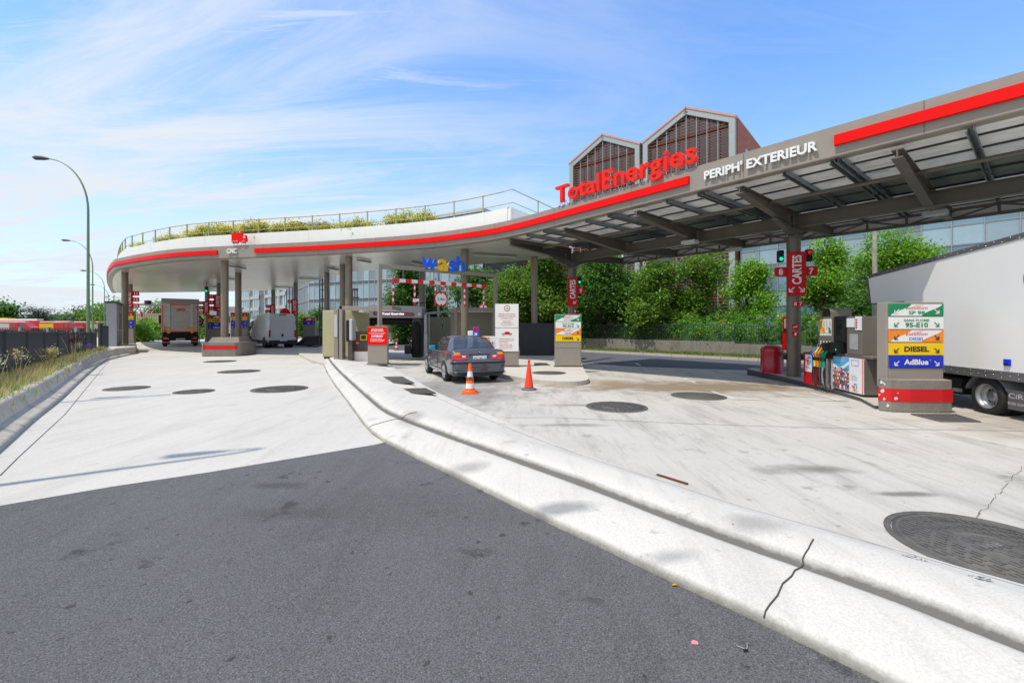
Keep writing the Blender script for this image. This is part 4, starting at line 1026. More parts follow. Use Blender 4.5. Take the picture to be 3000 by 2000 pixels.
cartes('red CARTES sign with plates 14 and 16 above the van roof', (CW['C7'].x, CW['C7'].y), 4.0, 's', ('14', '16'), (), rz=.2, plate=.42)
cartes('red CARTES sign with plates 15, 17 and 25 right of the lorry', (CW['C5'].x, CW['C5'].y), 4.45, 'b', ('15', '17', '25'), ('14', '17'), rz=.25, h=1.55, w=.6, plate=.46)
cartes('red CARTES sign with plates 11, 12 and 21 beside the front column', (CW['C4'].x, CW['C4'].y), 4.55, 's', ('11', '12', '21'), (), None, rz=.3, h=1.5, w=.6, plate=.46, y0=-.4)
cartes('red CARTES sign with plates 11, 13 and 22 behind the leftmost column', (CW['C6'].x, CW['C6'].y), 4.9, 's', (), ('11', '13', '22'), rz=.4, h=1.5, w=.5, plate=.5)
t = thing('signal_light', 'green traffic light hanging beside the front lorry canopy column', 'traffic light', (CW['C4'].x-.75, CW['C4'].y-.6, 4.95), .3)
b = MB(); b.box(-.12, .12, 0, .2, -.28, .28, BLACK); b.cyl((0, .1, .28), (0, .1, .6), .02, GREYD); b.build('housing', t, bevel=.02)
b = MB(); b.lathe([(.09, 0), (.08, -.02), (.0005, -.03)], GLOW, (0, 0, -.12), 16, 'y'); b.build('green_lens', t); b = MB(); b.lathe([(.09, 0), (.08, -.02), (.0005, -.03)], LENS_OFF, (0, 0, .13), 16, 'y'); b.build('red_lens', t)
# stickers, junction boxes and extinguisher on pillar eight
def on8(name, label, cat, z): return thing(name, label, cat, (COL8.x, COL8.y, z), -.33)
for z, lb in ((1.66, 'red no smoking sticker on the pillar of pumps 8 and 7'), (1.43, 'red no phone sticker below the no smoking sticker on the pillar')):
    t = on8('prohibition_sticker', lb, 'sticker', z); b = MB()
    rect(b, -.09, .09, -.085, .085, -.206, REDS); b.tube([(-.06, -.209, -.06), (.06, -.209, .06)], .006, SIGW, 4)
    if z > 1.6: rect(b, -.06, .05, -.015, .01, -.209, SIGW)
    else: rect(b, -.025, .03, -.05, .04, -.209, SIGW)
    b.build('face', t)
for x_, lb in ((-.26, 'small dark socket box left on the pillar of pumps 8 and 7'), (.26, 'small dark socket box right on the pillar of pumps 8 and 7')):
    t = on8('socket_box', lb, 'box', .72); b = MB(); b.box(x_-.05, x_+.05, -.06, .06, -.12, .08, GREYD); b.build('case', t, bevel=.01); b = MB(); b.box(x_-.03, x_+.03, -.075, -.06, -.08, .0, BLACK); b.build('flap', t)
t = on8('fire_extinguisher', 'red fire extinguisher hanging behind the pillar beside the red bin', 'extinguisher', 1.0)
b = MB(); b.lathe([(.0005, 0), (.09, .01), (.1, .06), (.1, .5), (.07, .58), (.03, .62), (.0005, .62)], RED, (-.2, .14, -.1), 18); b.build('tank', t); b = MB(); b.box(-.24, -.16, .1, .18, .52, .57, BLACK); b.tube([(-.2, .1, .55), (-.33, .1, .45), (-.32, .1, .1)], .012, BLACK); b.build('hose', t)
t = on8('fire_blanket_box', 'red fire blanket case fixed behind the pillar above the extinguisher', 'box', 1.62)
b = MB(); b.box(-.27, -.12, .06, .2, -.05, .38, RED); b.build('case', t, bevel=.015); b = MB(); b.box(-.25, -.2, .05, .06, .0, .3, SIGW); b.build('label', t)

# ---- wash area signs and gate
t = thing('wash_notice', 'low red INTERDIT notice on taupe pedestal beside the wash lane', 'sign', (-5.55, 18.3, .1), -.05)
b = MB(); b.box(-.41, .41, 0, .22, .04, 1.58, TAUPE); b.build('pedestal', t, bevel=.012); b = MB(); b.box(-.45, .45, -.03, .25, 0, .05, TAUPE_D); b.build('base_plate', t)
b = MB(); b.box(-.4, .4, -.02, 0, .82, 1.56, RED); y = -.023
b.text('AIRE DE LAVAGE', 0, 1.46, .05, y, SIGW, bold=.04, width=.48); b.text('EN LIBRE SERVICE', 0, 1.395, .05, y, SIGW, bold=.04, width=.52)
b.text('Pour votre SECURITE et celle de nos MACHINES,', 0, 1.31, .026, y, SIGW, bold=.02, width=.7); b.text('pendant le lavage, il est formellement', 0, 1.27, .026, y, SIGW, bold=.02, width=.56)
b.text('INTERDIT', 0, 1.175, .08, y, SIGW, bold=.05, width=.48)
for i, s_ in enumerate(('- de rester dans le vehicule', "- de penetrer sur l'aire de lavage", "- de s'approcher des materiels")): b.text(s_, -.31, 1.07-i*.048, .032, y, SIGW, bold=.03, width=(.5, .62, .56)[i], align='l')
b.build('red_panel', t)
t = thing('wash_instructions', 'tall white sign with wash instructions and red car on taupe base behind the saloon', 'sign', (-.2, 17.3, .1), -.02)
b = MB(); b.box(-.46, .46, 0, .22, .04, 2.46, TAUPE); b.build('housing', t, bevel=.012); b = MB(); b.box(-.5, .5, -.03, .25, 0, .05, TAUPE_D); b.build('base_plate', t)
b = MB(); y = -.023; b.box(-.455, .455, -.02, 0, 1.53, 2.45, WHITEP)
def ringsign(b, cx, cz, r, y, txt):
    b.lathe([(r, 0), (.0005, 0)], REDS, (cx, y, cz), 28, 'y'); b.lathe([(r*.82, 0), (.0005, 0)], SIGW, (cx, y-.002, cz), 28, 'y')
    for s_ in (1, -1): b.poly([(cx-r*.14, y-.004, cz+s_*r*.8), (cx+r*.14, y-.004, cz+s_*r*.8), (cx, y-.004, cz+s_*r*.58)][::-1 if s_ > 0 else 1], BLACK)
    b.text(txt, cx, cz, r*.38, y-.004, BLACK, bold=.01, width=r*1.15)
ringsign(b, .01, 2.28, .12, y, '2.40m')
for i, (s_, w_) in enumerate((('Vehicules tous terrains,', .66), ('utilitaires ou accidentes,', .7), ('renseignez-vous.', .48))): b.text(s_, 0, 2.06-i*.08, .05, y, REDS, width=w_, bold=.012)
for i, (s_, w_) in enumerate((('TotalEnergies decline', .34), ('toute responsabilite', .31), ('pour les dommages causes', .42), ('lors du lavage aux accessoires', .48), ('fixes sur le vehicule.', .33))): b.text(s_, 0, 1.79-i*.043, .026, y, REDS, width=w_, bold=.01)
b.build('upper_panel', t)
b = MB(); b.box(-.455, .455, -.02, 0, .61, 1.51, WHITEP)
cz = 1.3; b.plate([(-.2, cz-.04), (.2, cz-.04), (.2, cz+.0), (.14, cz+.02), (.08, cz+.07), (-.04, cz+.075), (-.1, cz+.02), (-.2, cz+.0)], y-.002, y, REDS)
for x_ in (-.12, .12): b.lathe([(.04, 0), (.0005, 0)], WHITEP, (x_, y-.004, cz-.045), 18, 'y'); b.lathe([(.028, 0), (.0005, 0)], REDS, (x_, y-.006, cz-.045), 18, 'y')
for i, (s_, w_) in enumerate((('- Avancer et placer la roue', .6), ('  avant gauche dans le sabot', .58), ('  comme indique.', .36), ('- Serrer le frein a main.', .52), ("- Fixer ou retirer l'antenne.", .58), ('- Introduire votre carte.', .52))): b.text(s_, -.31, 1.1-i*.068-(.02 if i > 2 else 0), .04, y, REDS, width=w_, align='l', bold=.01)
b.build('lower_panel', t)
# gate
GA = Vector((-5.72, 19.2)); GB = Vector((-0.86, 22.9)); gd = (GB-GA); gl = gd.length; gr = math.atan2(gd.y, gd.x); GH = 4.38
t = thing('wash_portal', 'tall taupe portal frame over the wash lane carrying blue and yellow wash letters', 'gate', (GA.x, GA.y, 0), gr)
for x_ in (0, gl):
    b = MB(); b.box(x_-.08, x_+.08, -.08, .08, -.2, GH-.17, TAUPE); b.build('post', t, bevel=.01)
b = MB(); b.box(-.08, gl+.08, -.085, .085, GH-.17, GH, TAUPE); b.build('crossbar', t, bevel=.01)
b = MB(); k_ = .62; YEL = mat('wash_yellow', (0.9, 0.55, 0.01), 0.35, coat=.3)
def wl_(ch, x, m_, w_, h_=.62, dz=0): b.text(ch, x, GH+.32+dz, h_, -.12, m_, depth=.1, bold=.02, width=w_)
bx = 2.3
wl_('w', bx, BLUE2, .78, .74); wl_('a', bx+.7, YEL, .5, .78); wl_('s', bx+1.2, BLUE2, .4, .74); wl_('h', bx+1.66, BLUE2, .46, .7, .03)
b.plate([(bx+.9, GH+.2), (bx+1.04, GH+.36), (bx+.99, GH+.2), (bx+1.04, GH+.04)][::-1], -.17, -.07, YEL)
b.build('lettering', t)
# hanging height limit bar
RW_R = mat('bar_red', (0.7, 0.015, 0.02), 0.35); RW_W = mat('bar_white', (0.78, 0.78, 0.78), 0.35)
t = thing('height_limit_bar', 'red and white striped height bar with dangling rods hung inside the wash portal', 'barrier', (GA.x, GA.y, 0), gr)
b = MB(); x0_, x1_ = .58, 5.5; zb = 3.72; n = 17
def gu(px):
    r = (px-1500)/F; return (r*GA.y-GA.x)/(gd.x/gl-r*gd.y/gl)
for i in range(n): b.cyl((x0_+(x1_-x0_)*i/n, 0, zb), (x0_+(x1_-x0_)*(i+1)/n, 0, zb), .085, RW_R if i % 2 == 0 else RW_W, n=14)
b.build('bar', t)
for fx in (1151.8, 1215, 1275.8, 1304.5, 1361, 1417):
    b = MB(); x_ = gu(fx); zt_ = zb-.07
    for i in range(7): b.cyl((x_, 0, zt_-.145*i), (x_, 0, zt_-.145*(i+1)), .04, RW_R if i % 2 == 0 else RW_W, n=10)
    b.build('rod', t)
for fx in (.1, .37, .66, .93):
    b = MB(); x_ = x0_+(x1_-x0_)*fx
    for i in range(6): b.lathe([(.018, -.03), (.022, 0), (.018, .03)], GREYM, (x_, 0, zb+.1+i*.085), 6)
    b.build('chain', t)
b = MB(); x_ = gu(1290); ringsign(b, x_, 2.97, .36, -.07, '2.4m'); b.lathe([(.36, 0), (.0005, 0)], GREYM, (x_, -.05, 2.97), 28, 'y'); b.box(x_-.15, x_-.13, -.05, -.03, 3.0, zb, GREYM); b.box(x_+.13, x_+.15, -.05, -.03, 3.0, zb, GREYM); b.build('height_sign', t)

# ---- wash gantry
GW = mat('gantry_grey', (0.34, 0.35, 0.36), 0.4, 0.1); BRUSH = mat('brush_black', (0.012, 0.012, 0.014), 0.85, bump=1.0, bscale=25)
gp = W(1066, 1040, -.1); GXL = Vector((-8.75, 26.0)); 
t = thing('wash_gantry', 'grey car wash gantry with black side brushes and lit red display band', 'car wash', (-8.75, 25.4, -.12), .05)
WG = 3.55
for x0_ in (0.0, WG-.62):
    b = MB(); b.box(x0_+.05, x0_+.57, .1, 1.3, 0, 2.45, GREYD); b.build('leg', t, bevel=.05); lg = t.children[-1]
    b = MB(); cx = x0_+.31
    prof_ = [(.0005, 2.1), (.14, 2.05), (.24, 1.9), (.27, 1.4), (.26, .8), (.3, .3), (.24, .12)]
    b.lathe(prof_, BRUSH, (cx, -.02, 0), 30)
    b.build('side_brush', t)
b = MB(); b.plate([(-.05, 2.3), (WG+.05, 2.3), (WG+.05, 2.85), (WG-.1, 2.98), (.8, 3.02), (.5, 3.0), (.3, 2.7), (-.05, 2.68)], -.12, 1.5, GW); b.build('top_beam', t, bevel=.04)
b = MB(); b.cyl((.6, .5, 2.12), (WG-.6, .5, 2.12), .22, BRUSH, n=24); b.build('top_brush', t)
b = MB(); DISP = mat('led_display', (0.16, 0.03, 0.07), 0.3, emit=.6); DT = mat('led_text', (0.9, 0.85, 1.0), 0.4, emit=1.2)
b.plate([(.9, 2.44), (WG-.45, 2.4), (WG-.38, 2.5), (WG-.48, 2.6), (.9, 2.66), (.8, 2.55)], -.15, -.12, BLACK); b.plate([(.96, 2.47), (WG-.5, 2.43), (WG-.44, 2.5), (WG-.52, 2.57), (.96, 2.63), (.88, 2.55)], -.157, -.15, DISP)
b.text('Total Energies', 1.95, 2.535, .13, -.16, DT, bold=.02, width=1.25); b.build('display', t)
b = MB()
for ch, dx, m_, w_ in (('w', 0, BLUE, .17), ('a', .15, ORANGE, .11), ('s', .27, BLUE, .1), ('h', .38, BLUE, .11)): b.text(ch, 1.8+dx, 2.82, .15, -.125, m_, bold=.04, width=w_)
b.build('lettering', t)
b = MB(); ringsign(b, .28, 2.5, .12, -.125, '2.4m'); b.build('left_height_label', t); b = MB(); ringsign(b, WG-.12, 2.5, .12, -.125, '2.4m'); b.build('right_height_label', t)
b = MB(); b.box(.52, .56, -.14, -.12, 2.36, 2.7, BLUE2) ; b.build('blue_trim', t)
b = MB(); b.box(WG-.9, WG-.55, -.5, -.25, .25, .75, BLACK); b.build('splash_guard', t, bevel=.05)
b = MB(); b.tube([(-.2, -1.0, .03), (WG+.2, 1.0, .03)], .03, GALV) ; b = MB(); b.box(WG-.75, WG+.35, -.9, -.84, .02, .06, GALV); b.build('floor_rail', t)
b = MB(); b.box(WG+.1, WG+.3, .1, .4, 0, 1.35, GREYL); b.box(WG+.12, WG+.26, .1, .3, 1.35, 2.5, GREYL); b.build('utility_column', t, bevel=.02)

# beige cabinet, shelter with pay terminal
t = thing('equipment_cabinet', 'tall beige steel equipment cabinet at the left end of the wash area', 'cabinet', (-9.1, 21.3, .12), -.12)
b = MB(); b.box(0, 1.95, 0, .9, .1, 2.33, BEIGE); b.build('housing', t, bevel=.02); b = MB(); b.box(.05, 1.1, -.015, 0, .15, 2.28, BEIGE); b.build('door', t, bevel=.008)
b = MB(); b.box(1.14, 1.9, -.015, 0, .15, 2.28, BEIGE); b.build('door', t, bevel=.008); b = MB(); b.box(.05, 1.9, .05, .85, 0, .1, BLACK); b.build('plinth', t)
b = MB(); b.box(1.0, 1.03, -.04, -.015, 1.1, 1.3, BLACK); b.build('handle', t)
t = thing('terminal_shelter', 'small open taupe shelter over the wash payment terminals', 'shelter', (-8.0, 19.9, .11), .0)
b = MB(); b.box(.0, .2, 0, .9, 0, 2.35, TAUPE); b.build('side_wall', t, bevel=.01)
b = MB(); b.box(.34, .48, -.25, -.1, 0, 2.47, TAUPE); b.build('post', t, bevel=.01); b = MB(); b.box(.34, 2.7, -.25, 1.4, 2.33, 2.47, TAUPE); b.box(.45, 2.65, -.15, 1.3, 2.3, 2.33, WHITEP); b.build('roof', t, bevel=.01)
b = MB(); b.box(1.1, 1.3, .1, .9, 2.2, 2.3, WHITEP); b.build('light_fitting', t)
b = MB(); b.box(.03, .17, -.02, 0, 1.1, 2.1, GREYL); b.build('glazing', t)
t = thing('payment_terminal', 'white rounded wash payment terminal with red contactless sticker beneath the shelter', 'terminal', (-7.2, 19.6, .11), .0)
b = MB(); b.box(0, .14, 0, .5, .95, 1.55+.35, GREYL); b.build('screen_housing', t, bevel=.04); b = MB(); b.box(-.16, .0, .05, .45, .9, 1.85, BLACK); b.build('back_shell', t, bevel=.03)
b = MB(); b.box(-.08, .1, .1, .4, 0, .95, TAUPE_D); b.build('pedestal', t)
t = thing('wash_console', 'low console with yellow framed slot, red stripe and white base beside the red notice', 'console', (-7.05, 19.95, .11), .0)
b = MB(); b.box(-.12, .52, .1, .6, .45, 1.35, TAUPE_D); b.build('upper_case', t, bevel=.01); b = MB(); b.box(-.14, .54, .06, .62, 0, .44, WHITEP); b.build('base', t, bevel=.01); b = MB(); b.box(-.14, .54, .055, .06, .44, .47, RED); b.build('red_stripe', t)
b = MB(); b.box(.2, .5, .07, .1, .95, 1.2, YELLOW); b.box(.24, .46, .06, .07, .99, 1.16, BLACK); b.build('card_slot', t); b = MB(); b.box(.0, .14, .085, .1, .76, .9, RED); b.text('Tag', .07, .83, .06, .08, SIGW, bold=.02); b.build('sticker', t)

# ---- right side of the wash lane: taupe canopy shelter, kiosk, barrier
t = thing('vacuum_shelter', 'flat roofed taupe shelter behind the saloon on the right of the wash lane', 'shelter', (-3.0, 23.2, -.1), .35)
b = MB(); b.box(0, 2.9, -.2, 1.5, 2.6, 2.78, TAUPE); b.box(.1, 2.8, -.1, 1.4, 2.57, 2.6, WHITEP); b.build('roof', t, bevel=.01)
b = MB(); b.box(0.1, 2.8, 1.3, 1.36, 0, 2.6, mat('shelter_back', (.26, .24, .185), .55)); b.build('back_wall', t); b = MB(); b.box(0, .12, -.1, .02, 0, 2.6, TAUPE); b.build('post', t); b = MB(); b.box(2.2, 2.3, .4, .5, 0, 2.6, TAUPE); b.build('post', t)
t = thing('tyre_air_station', 'white tyre air station with blue and red display under the shelter', 'air station', (-2.1, 21.3, -.08), .2)
b = MB(); b.box(0, .3, 0, .3, 0, 1.55, WHITEP); b.build('case', t, bevel=.02); b = MB(); b.box(.22, .5, -.06, -.02, 1.15, 1.75, BLUE2); b.box(.24, .48, -.07, -.06, 1.55, 1.7, RED); b.box(.3, .42, -.07, -.06, 1.2, 1.45, WHITEP); b.build('display_panel', t)
t = thing('barrier_box', 'white barrier bench with orange lettered panel behind the saloon', 'barrier', (-1.7, 21.6, -.08), .2)
b = MB(); b.box(0, 1.3, 0, .25, 1.0, 1.28, WHITEP); b.build('beam', t, bevel=.02); b = MB(); b.box(.02, .6, -.01, 0, 1.08, 1.24, ORANGE); b.build('orange_label', t); b = MB(); b.box(.8, .95, .05, .2, 0, 1.0, WHITEP); b.build('leg', t); b = MB(); b.box(.2, .3, .05, .2, 0, 1.0, GREYL); b.build('leg', t)
# beige wall boxes behind the saloon
t = thing('plant_screen', 'row of taupe corrugated screens behind the saloon inside the wash area', 'screen', (-5.6, 28.6, -.15), .3)
for i in range(5):
    b = MB(); b.box(i*1.15, i*1.15+1.1, 0, .06, 0, 2.45, mat('screen_taupe', (0.27, 0.25, 0.19), .5))
    for j in range(6): b.box(i*1.15+.06+j*.18, i*1.15+.12+j*.18, -.02, 0, .05, 2.4, mat('screen_taupe', (0.27, 0.25, 0.19), .5))
    b.build('panel', t)
t = thing('metal_lean_to', 'grey steel lean-to arm with dark mesh bracket reaching over the wash lane', 'bracket', (-5.6, 26.5, -.12), .3)
b = MB(); b.loft([[(0, 0, 2.45), (0, .1, 2.45), (0, .1, 2.6), (0, 0, 2.6)], [(2.9, 0, 2.8), (2.9, .1, 2.8), (2.9, .1, 2.95), (2.9, 0, 2.95)]], GALV, True, False, True); b.build('arm', t)
for x_ in (.6, 2.7): b = MB(); b.box(x_, x_+.1, 0, .1, 0, 3.3 if x_ > 1 else 2.5, GALV); b.build('post', t)
b = MB(); b.tube([(.1, 0, 2.6), (.1, 0, 3.2), (.5, 0, 3.25)], .03, BLACK); b.build('cable_arm', t)
t = thing('sliding_screen', 'dark slatted anthracite screen panel standing between wash sign and price sign', 'screen', (.45, 24.3, .1), -.06)
b = MB(); b.box(0, 1.9, 0, .05, .06, 1.72, FENCE)
for i in range(24): b.box(.03+i*.078, .065+i*.078, -.02, 0, .08, 1.7, FENCE)
b.build('slats', t); b = MB(); b.box(-.03, 1.93, -.03, .06, 1.7, 1.76, FENCE); b.box(-.03, 1.93, -.03, .06, .0, .06, FENCE); b.box(-.03, .03, -.03, .06, 0, 1.76, FENCE); b.box(1.88, 1.94, -.03, .06, 0, 1.76, FENCE); b.build('frame', t)
# no entry sign and masts in the wash area
t = thing('round_road_sign', 'round red and white road sign on a pole behind the striped height bar', 'sign', (-1.9, 29.5, -.2), 0)
b = MB(); b.lathe([(.35, 0), (.0005, 0)], REDS, (0, -.05, 3.05), 26, 'y'); b.lathe([(.27, 0), (.0005, 0)], SIGW, (0, -.055, 3.05), 26, 'y'); b.build('upper_disc', t)
b = MB(); b.lathe([(.33, 0), (.0005, 0)], REDS, (0, -.05, 2.35), 26, 'y'); b.box(-.24, .24, -.06, -.055, 2.3, 2.41, SIGW); b.build('lower_disc', t); b = MB(); b.cyl((0, 0, 0), (0, 0, 3.9), .04, GREYM); b.build('pole', t)
t = thing('camera_mast', 'thin white mast with security camera rising beside the wash gantry', 'mast', (-7.1+1.0, 31.0, -.2))
b = MB(); b.cyl((0, 0, 0), (0, 0, 7.5), .07, WHITEP, .05); b.build('pole', t); b = MB(); b.box(-.75, -.25, -.35, -.15, 3.6, 3.8, WHITEP); b.box(-.4, -.1, -.25, -.15, 3.1, 3.5, WHITEP); b.tube([(0, 0, 3.5), (-.4, -.2, 3.6)], .03, WHITEP); b.build('camera', t, bevel=.02)
t = thing('steel_mast', 'thin grey steel mast rising beside the white camera mast', 'mast', (-5.05, 30.5, -.2))
b = MB(); b.cyl((0, 0, 0), (0, 0, 7.5), .08, GALV, .06); b.build('pole', t); b = MB(); b.box(-.12, .12, -.12, .12, 0, .03, GALV); b.build('base_plate', t)
# lattice pipes bundle left of the wash cabinet
t = thing('vent_pipes', 'bundle of tall dark vent pipes behind the beige cabinet', 'pipes', (-16.2, 42.0, -.2))
for i in range(8):
    b = MB(); b.cyl((i*.22, 0, 0), (i*.22, 0, 5.3+(i % 3)*.06), .05, GREYD); b.cyl((i*.22, 0, 5.3), (i*.22, 0, 5.5), .09, BLACK); b.build('pipe', t)
b = MB(); b.box(-.1, 1.7, .06, .12, 3.0, 3.1, GREYD); b.box(-.1, 1.7, .06, .12, 4.6, 4.7, GREYD); b.build('clamp', t)
t = thing('lattice_tower', 'dark lattice mast between the lorry canopy columns', 'mast', (-15.6, 36.0, -.2))
for dx, dy in ((0, 0), (.5, 0), (0, .5), (.5, .5)):
    b = MB(); b.cyl((dx, dy, 0), (dx, dy, 7.2), .05, GREYD); b.build('leg', t)
b = MB()
for i in range(9):
    z = .4+i*.75; b.tube([(0, 0, z), (.5, 0, z), (.5, .5, z), (0, .5, z), (0, 0, z)], .018, GREYD, 5)
b.build('rungs', t)

# ---- traffic cones
ORC = mat('cone_orange', (0.9, 0.13, 0.01), 0.4, dirt=0.12); ORF = mat('cone_red_orange', (0.85, 0.06, 0.02), 0.35)
CW_ = mat('cone_white', (0.75, 0.74, 0.72), 0.45, dirt=0.2)
def cone(label, p, h, mats, base='orange', writing=None, rz=0.0):
    t = thing('traffic_cone', label, 'traffic cone', p, rz, 'traffic cones')
    b = MB(); R_ = lambda z: .135*(h/.75) + (.032-.135*(h/.75))*(z/h)
    zs = [0.07] + [h*f for f in mats[0]]
    for i, m_ in enumerate(mats[1]):
        z0, z1_ = zs[i], zs[i+1]; b.lathe([(R_(z0), z0), (R_(z1_), z1_)], m_, n=28)
    b.lathe([(R_(h), h), (R_(h)*.6, h+.004), (R_(h)*.55, h-.02)], mats[1][-1], n=28)
    if writing:
        z = h*.5; r = R_(z)
        for i, ch in enumerate(writing):
            a = (i-1.5)*.46; bb = MB(); bb.T = Matrix.Rotation(a, 4, 'Z') @ Matrix.Translation((0, -r-.004, z)) @ Matrix.Rotation(-math.atan2(.1, .75), 4, 'X')
            bb.text(ch, 0, 0, .085, 0, BLACK, bold=.04, width=.035); o = len(b.v)
            b.v += bb.v; b.f += [[k+o for k in f] for f in bb.f]; kk = b.slot(BLACK); b.m += [kk]*len(bb.f); b.sm += bb.sm
    b.build('body', t)
    b = MB(); bm_ = ORC if base == 'orange' else mat('cone_base_grey', (0.12, 0.12, 0.13), .7)
    if base == 'orange': b.box(-.2, .2, -.2, .2, 0, .02, bm_); b.lathe([(.165, .02), (.165, .07), (.135, .08)], bm_, n=28)
    else: b.lathe([(.2, 0), (.2, .03), (.17, .05), (.13, .06)], bm_, n=8)
    b.build('base', t)
    if writing is None and base != 'orange':
        b = MB(); b.lathe([(.032, h), (.036, h+.01), (.03, h+.05), (.036, h+.06), (.02, h+.075), (.0005, h+.075)], ORF, n=16); b.build('tip', t)
p = Wg(1377, 1151); cone('orange and white cone lettered DOPC standing right behind the saloon', (p.x, p.y, p.z), .74, ((.17, .34, .53, .74, 1.0)[0:5], (ORC, CW_, ORC, CW_, ORC)), 'orange', 'DOPC')
p = Wg(1549.5, 1141.5); cone('plain orange-red cone on grey base between saloon and paved island', (p.x, p.y, p.z), .72, ((1.0,), (ORF,)), 'grey')
p = Wg(1161.8, 1026); cone('small red and white cone standing beyond the wash gantry', (p.x, p.y, p.z), .75, ((.3, .5, .65, .85, 1.0), (ORF, CW_, ORF, CW_, ORF)), 'grey')
# ================================================================ vehicles
CARP = mat('car_paint_slate', (0.085, 0.092, 0.12), 0.22, 0.45, 0.03, coat=1.0)
GLS = glass_mat('car_glass', (0.03, 0.045, 0.05), 0.03, see=0.35, island=0)
GLS2 = glass_mat('dark_glass', (0.012, 0.016, 0.02), 0.04, island=0)
TAILR = mat('tail_red', (0.55, 0.01, 0.02), 0.12, coat=.8); TAILO = mat('tail_orange', (0.85, 0.25, 0.02), 0.12, coat=.8); TAILW = mat('tail_clear', (0.75, 0.62, 0.6), 0.15, coat=.8)
SEAT = mat('seat_fabric', (0.25, 0.24, 0.22), 0.8); DARK = mat('underbody', (0.01, 0.01, 0.01), 0.8)
PLATE = mat('number_plate', (0.75, 0.76, 0.78), 0.4)
PLATEG = mat('plate_smudge', (0.3, 0.33, 0.35), 0.5)

def wheel(parent, x, y, r, w, side, rim=CHROME, name='wheel', spokes=7, steel=False):
    """x forward, side +1 = outer face towards +y"""
    wt = bpy.data.objects.new(name, None)
    b = MB(); c = (x, y, r); s = side
    prof = [(r*.66, s*w*.48), (r*.78, s*w*.5), (r*.93, s*w*.47), (r*.99, s*w*.36), (r, 0), (r*.99, -s*w*.36), (r*.93, -s*w*.47), (r*.66, -s*w*.48)]
    b.lathe(prof, RUBBER, c, 36, 'y')
    for k in range(36):
        a = 2*PI*k/36; b.box(0, 0, 0, 0, 0, 0, RUBBER) if False else None
    tyre = b.build('wheel', parent)
    b = MB()
    if steel:
        b.lathe([(r*.67, s*w*.5), (r*.62, s*w*.5), (r*.56, s*w*.2), (r*.5, -s*w*.1), (r*.3, -s*w*.12), (r*.27, s*w*.1), (.0005, s*w*.12)], rim, c, 36, 'y')
        for k in range(8):
            a = 2*PI*k/8; cx, cz = x+math.cos(a)*r*.41, r+math.sin(a)*r*.41
            b.lathe([(r*.055, -s*w*.1), (.0005, -s*w*.1+s*.004)], BLACK, (cx, y, cz), 12, 'y')
    else:
        b.lathe([(r*.67, s*w*.49), (r*.63, s*w*.5), (r*.6, s*w*.3), (r*.58, -s*w*.1)], rim, c, 36, 'y')
        b.lathe([(r*.58, -s*w*.05), (.0005, -s*w*.05)], BLACK, c, 36, 'y')
        for k in range(spokes):
            a = 2*PI*k/spokes
            for da in (-.14, .14):
                p0 = (x+math.cos(a)*r*.1, y+s*w*.36, r+math.sin(a)*r*.1); p1 = (x+math.cos(a+da)*r*.6, y+s*w*.42, r+math.sin(a+da)*r*.6)
                b.tube([p0, p1], [r*.06, r*.04], rim, 6)
        b.lathe([(r*.17, s*w*.3), (r*.17, s*w*.42), (.0005, s*w*.44)], rim, c, 20, 'y')
    b.build('rim', tyre)
    return tyre

def boolean_cut(o, cutters):
    objs = []
    for (p0, p1, r) in cutters:
        b = MB(); b.cyl(p0, p1, r, DARK, n=40, smooth=False); c = b.build('cutter'); objs.append(c)
        m = o.modifiers.new('cut', 'BOOLEAN'); m.operation = 'DIFFERENCE'; m.object = c; m.solver = 'EXACT'
    par = o.parent; o.parent = None
    for c in objs: c.matrix_world = Matrix.Identity(4)
    bpy.context.view_layer.update()
    dg = bpy.context.evaluated_depsgraph_get(); me = bpy.data.meshes.new_from_object(o.evaluated_get(dg))
    o.modifiers.clear(); o.data = me; o.parent = par
    for c in objs: bpy.data.objects.remove(c)
    return o

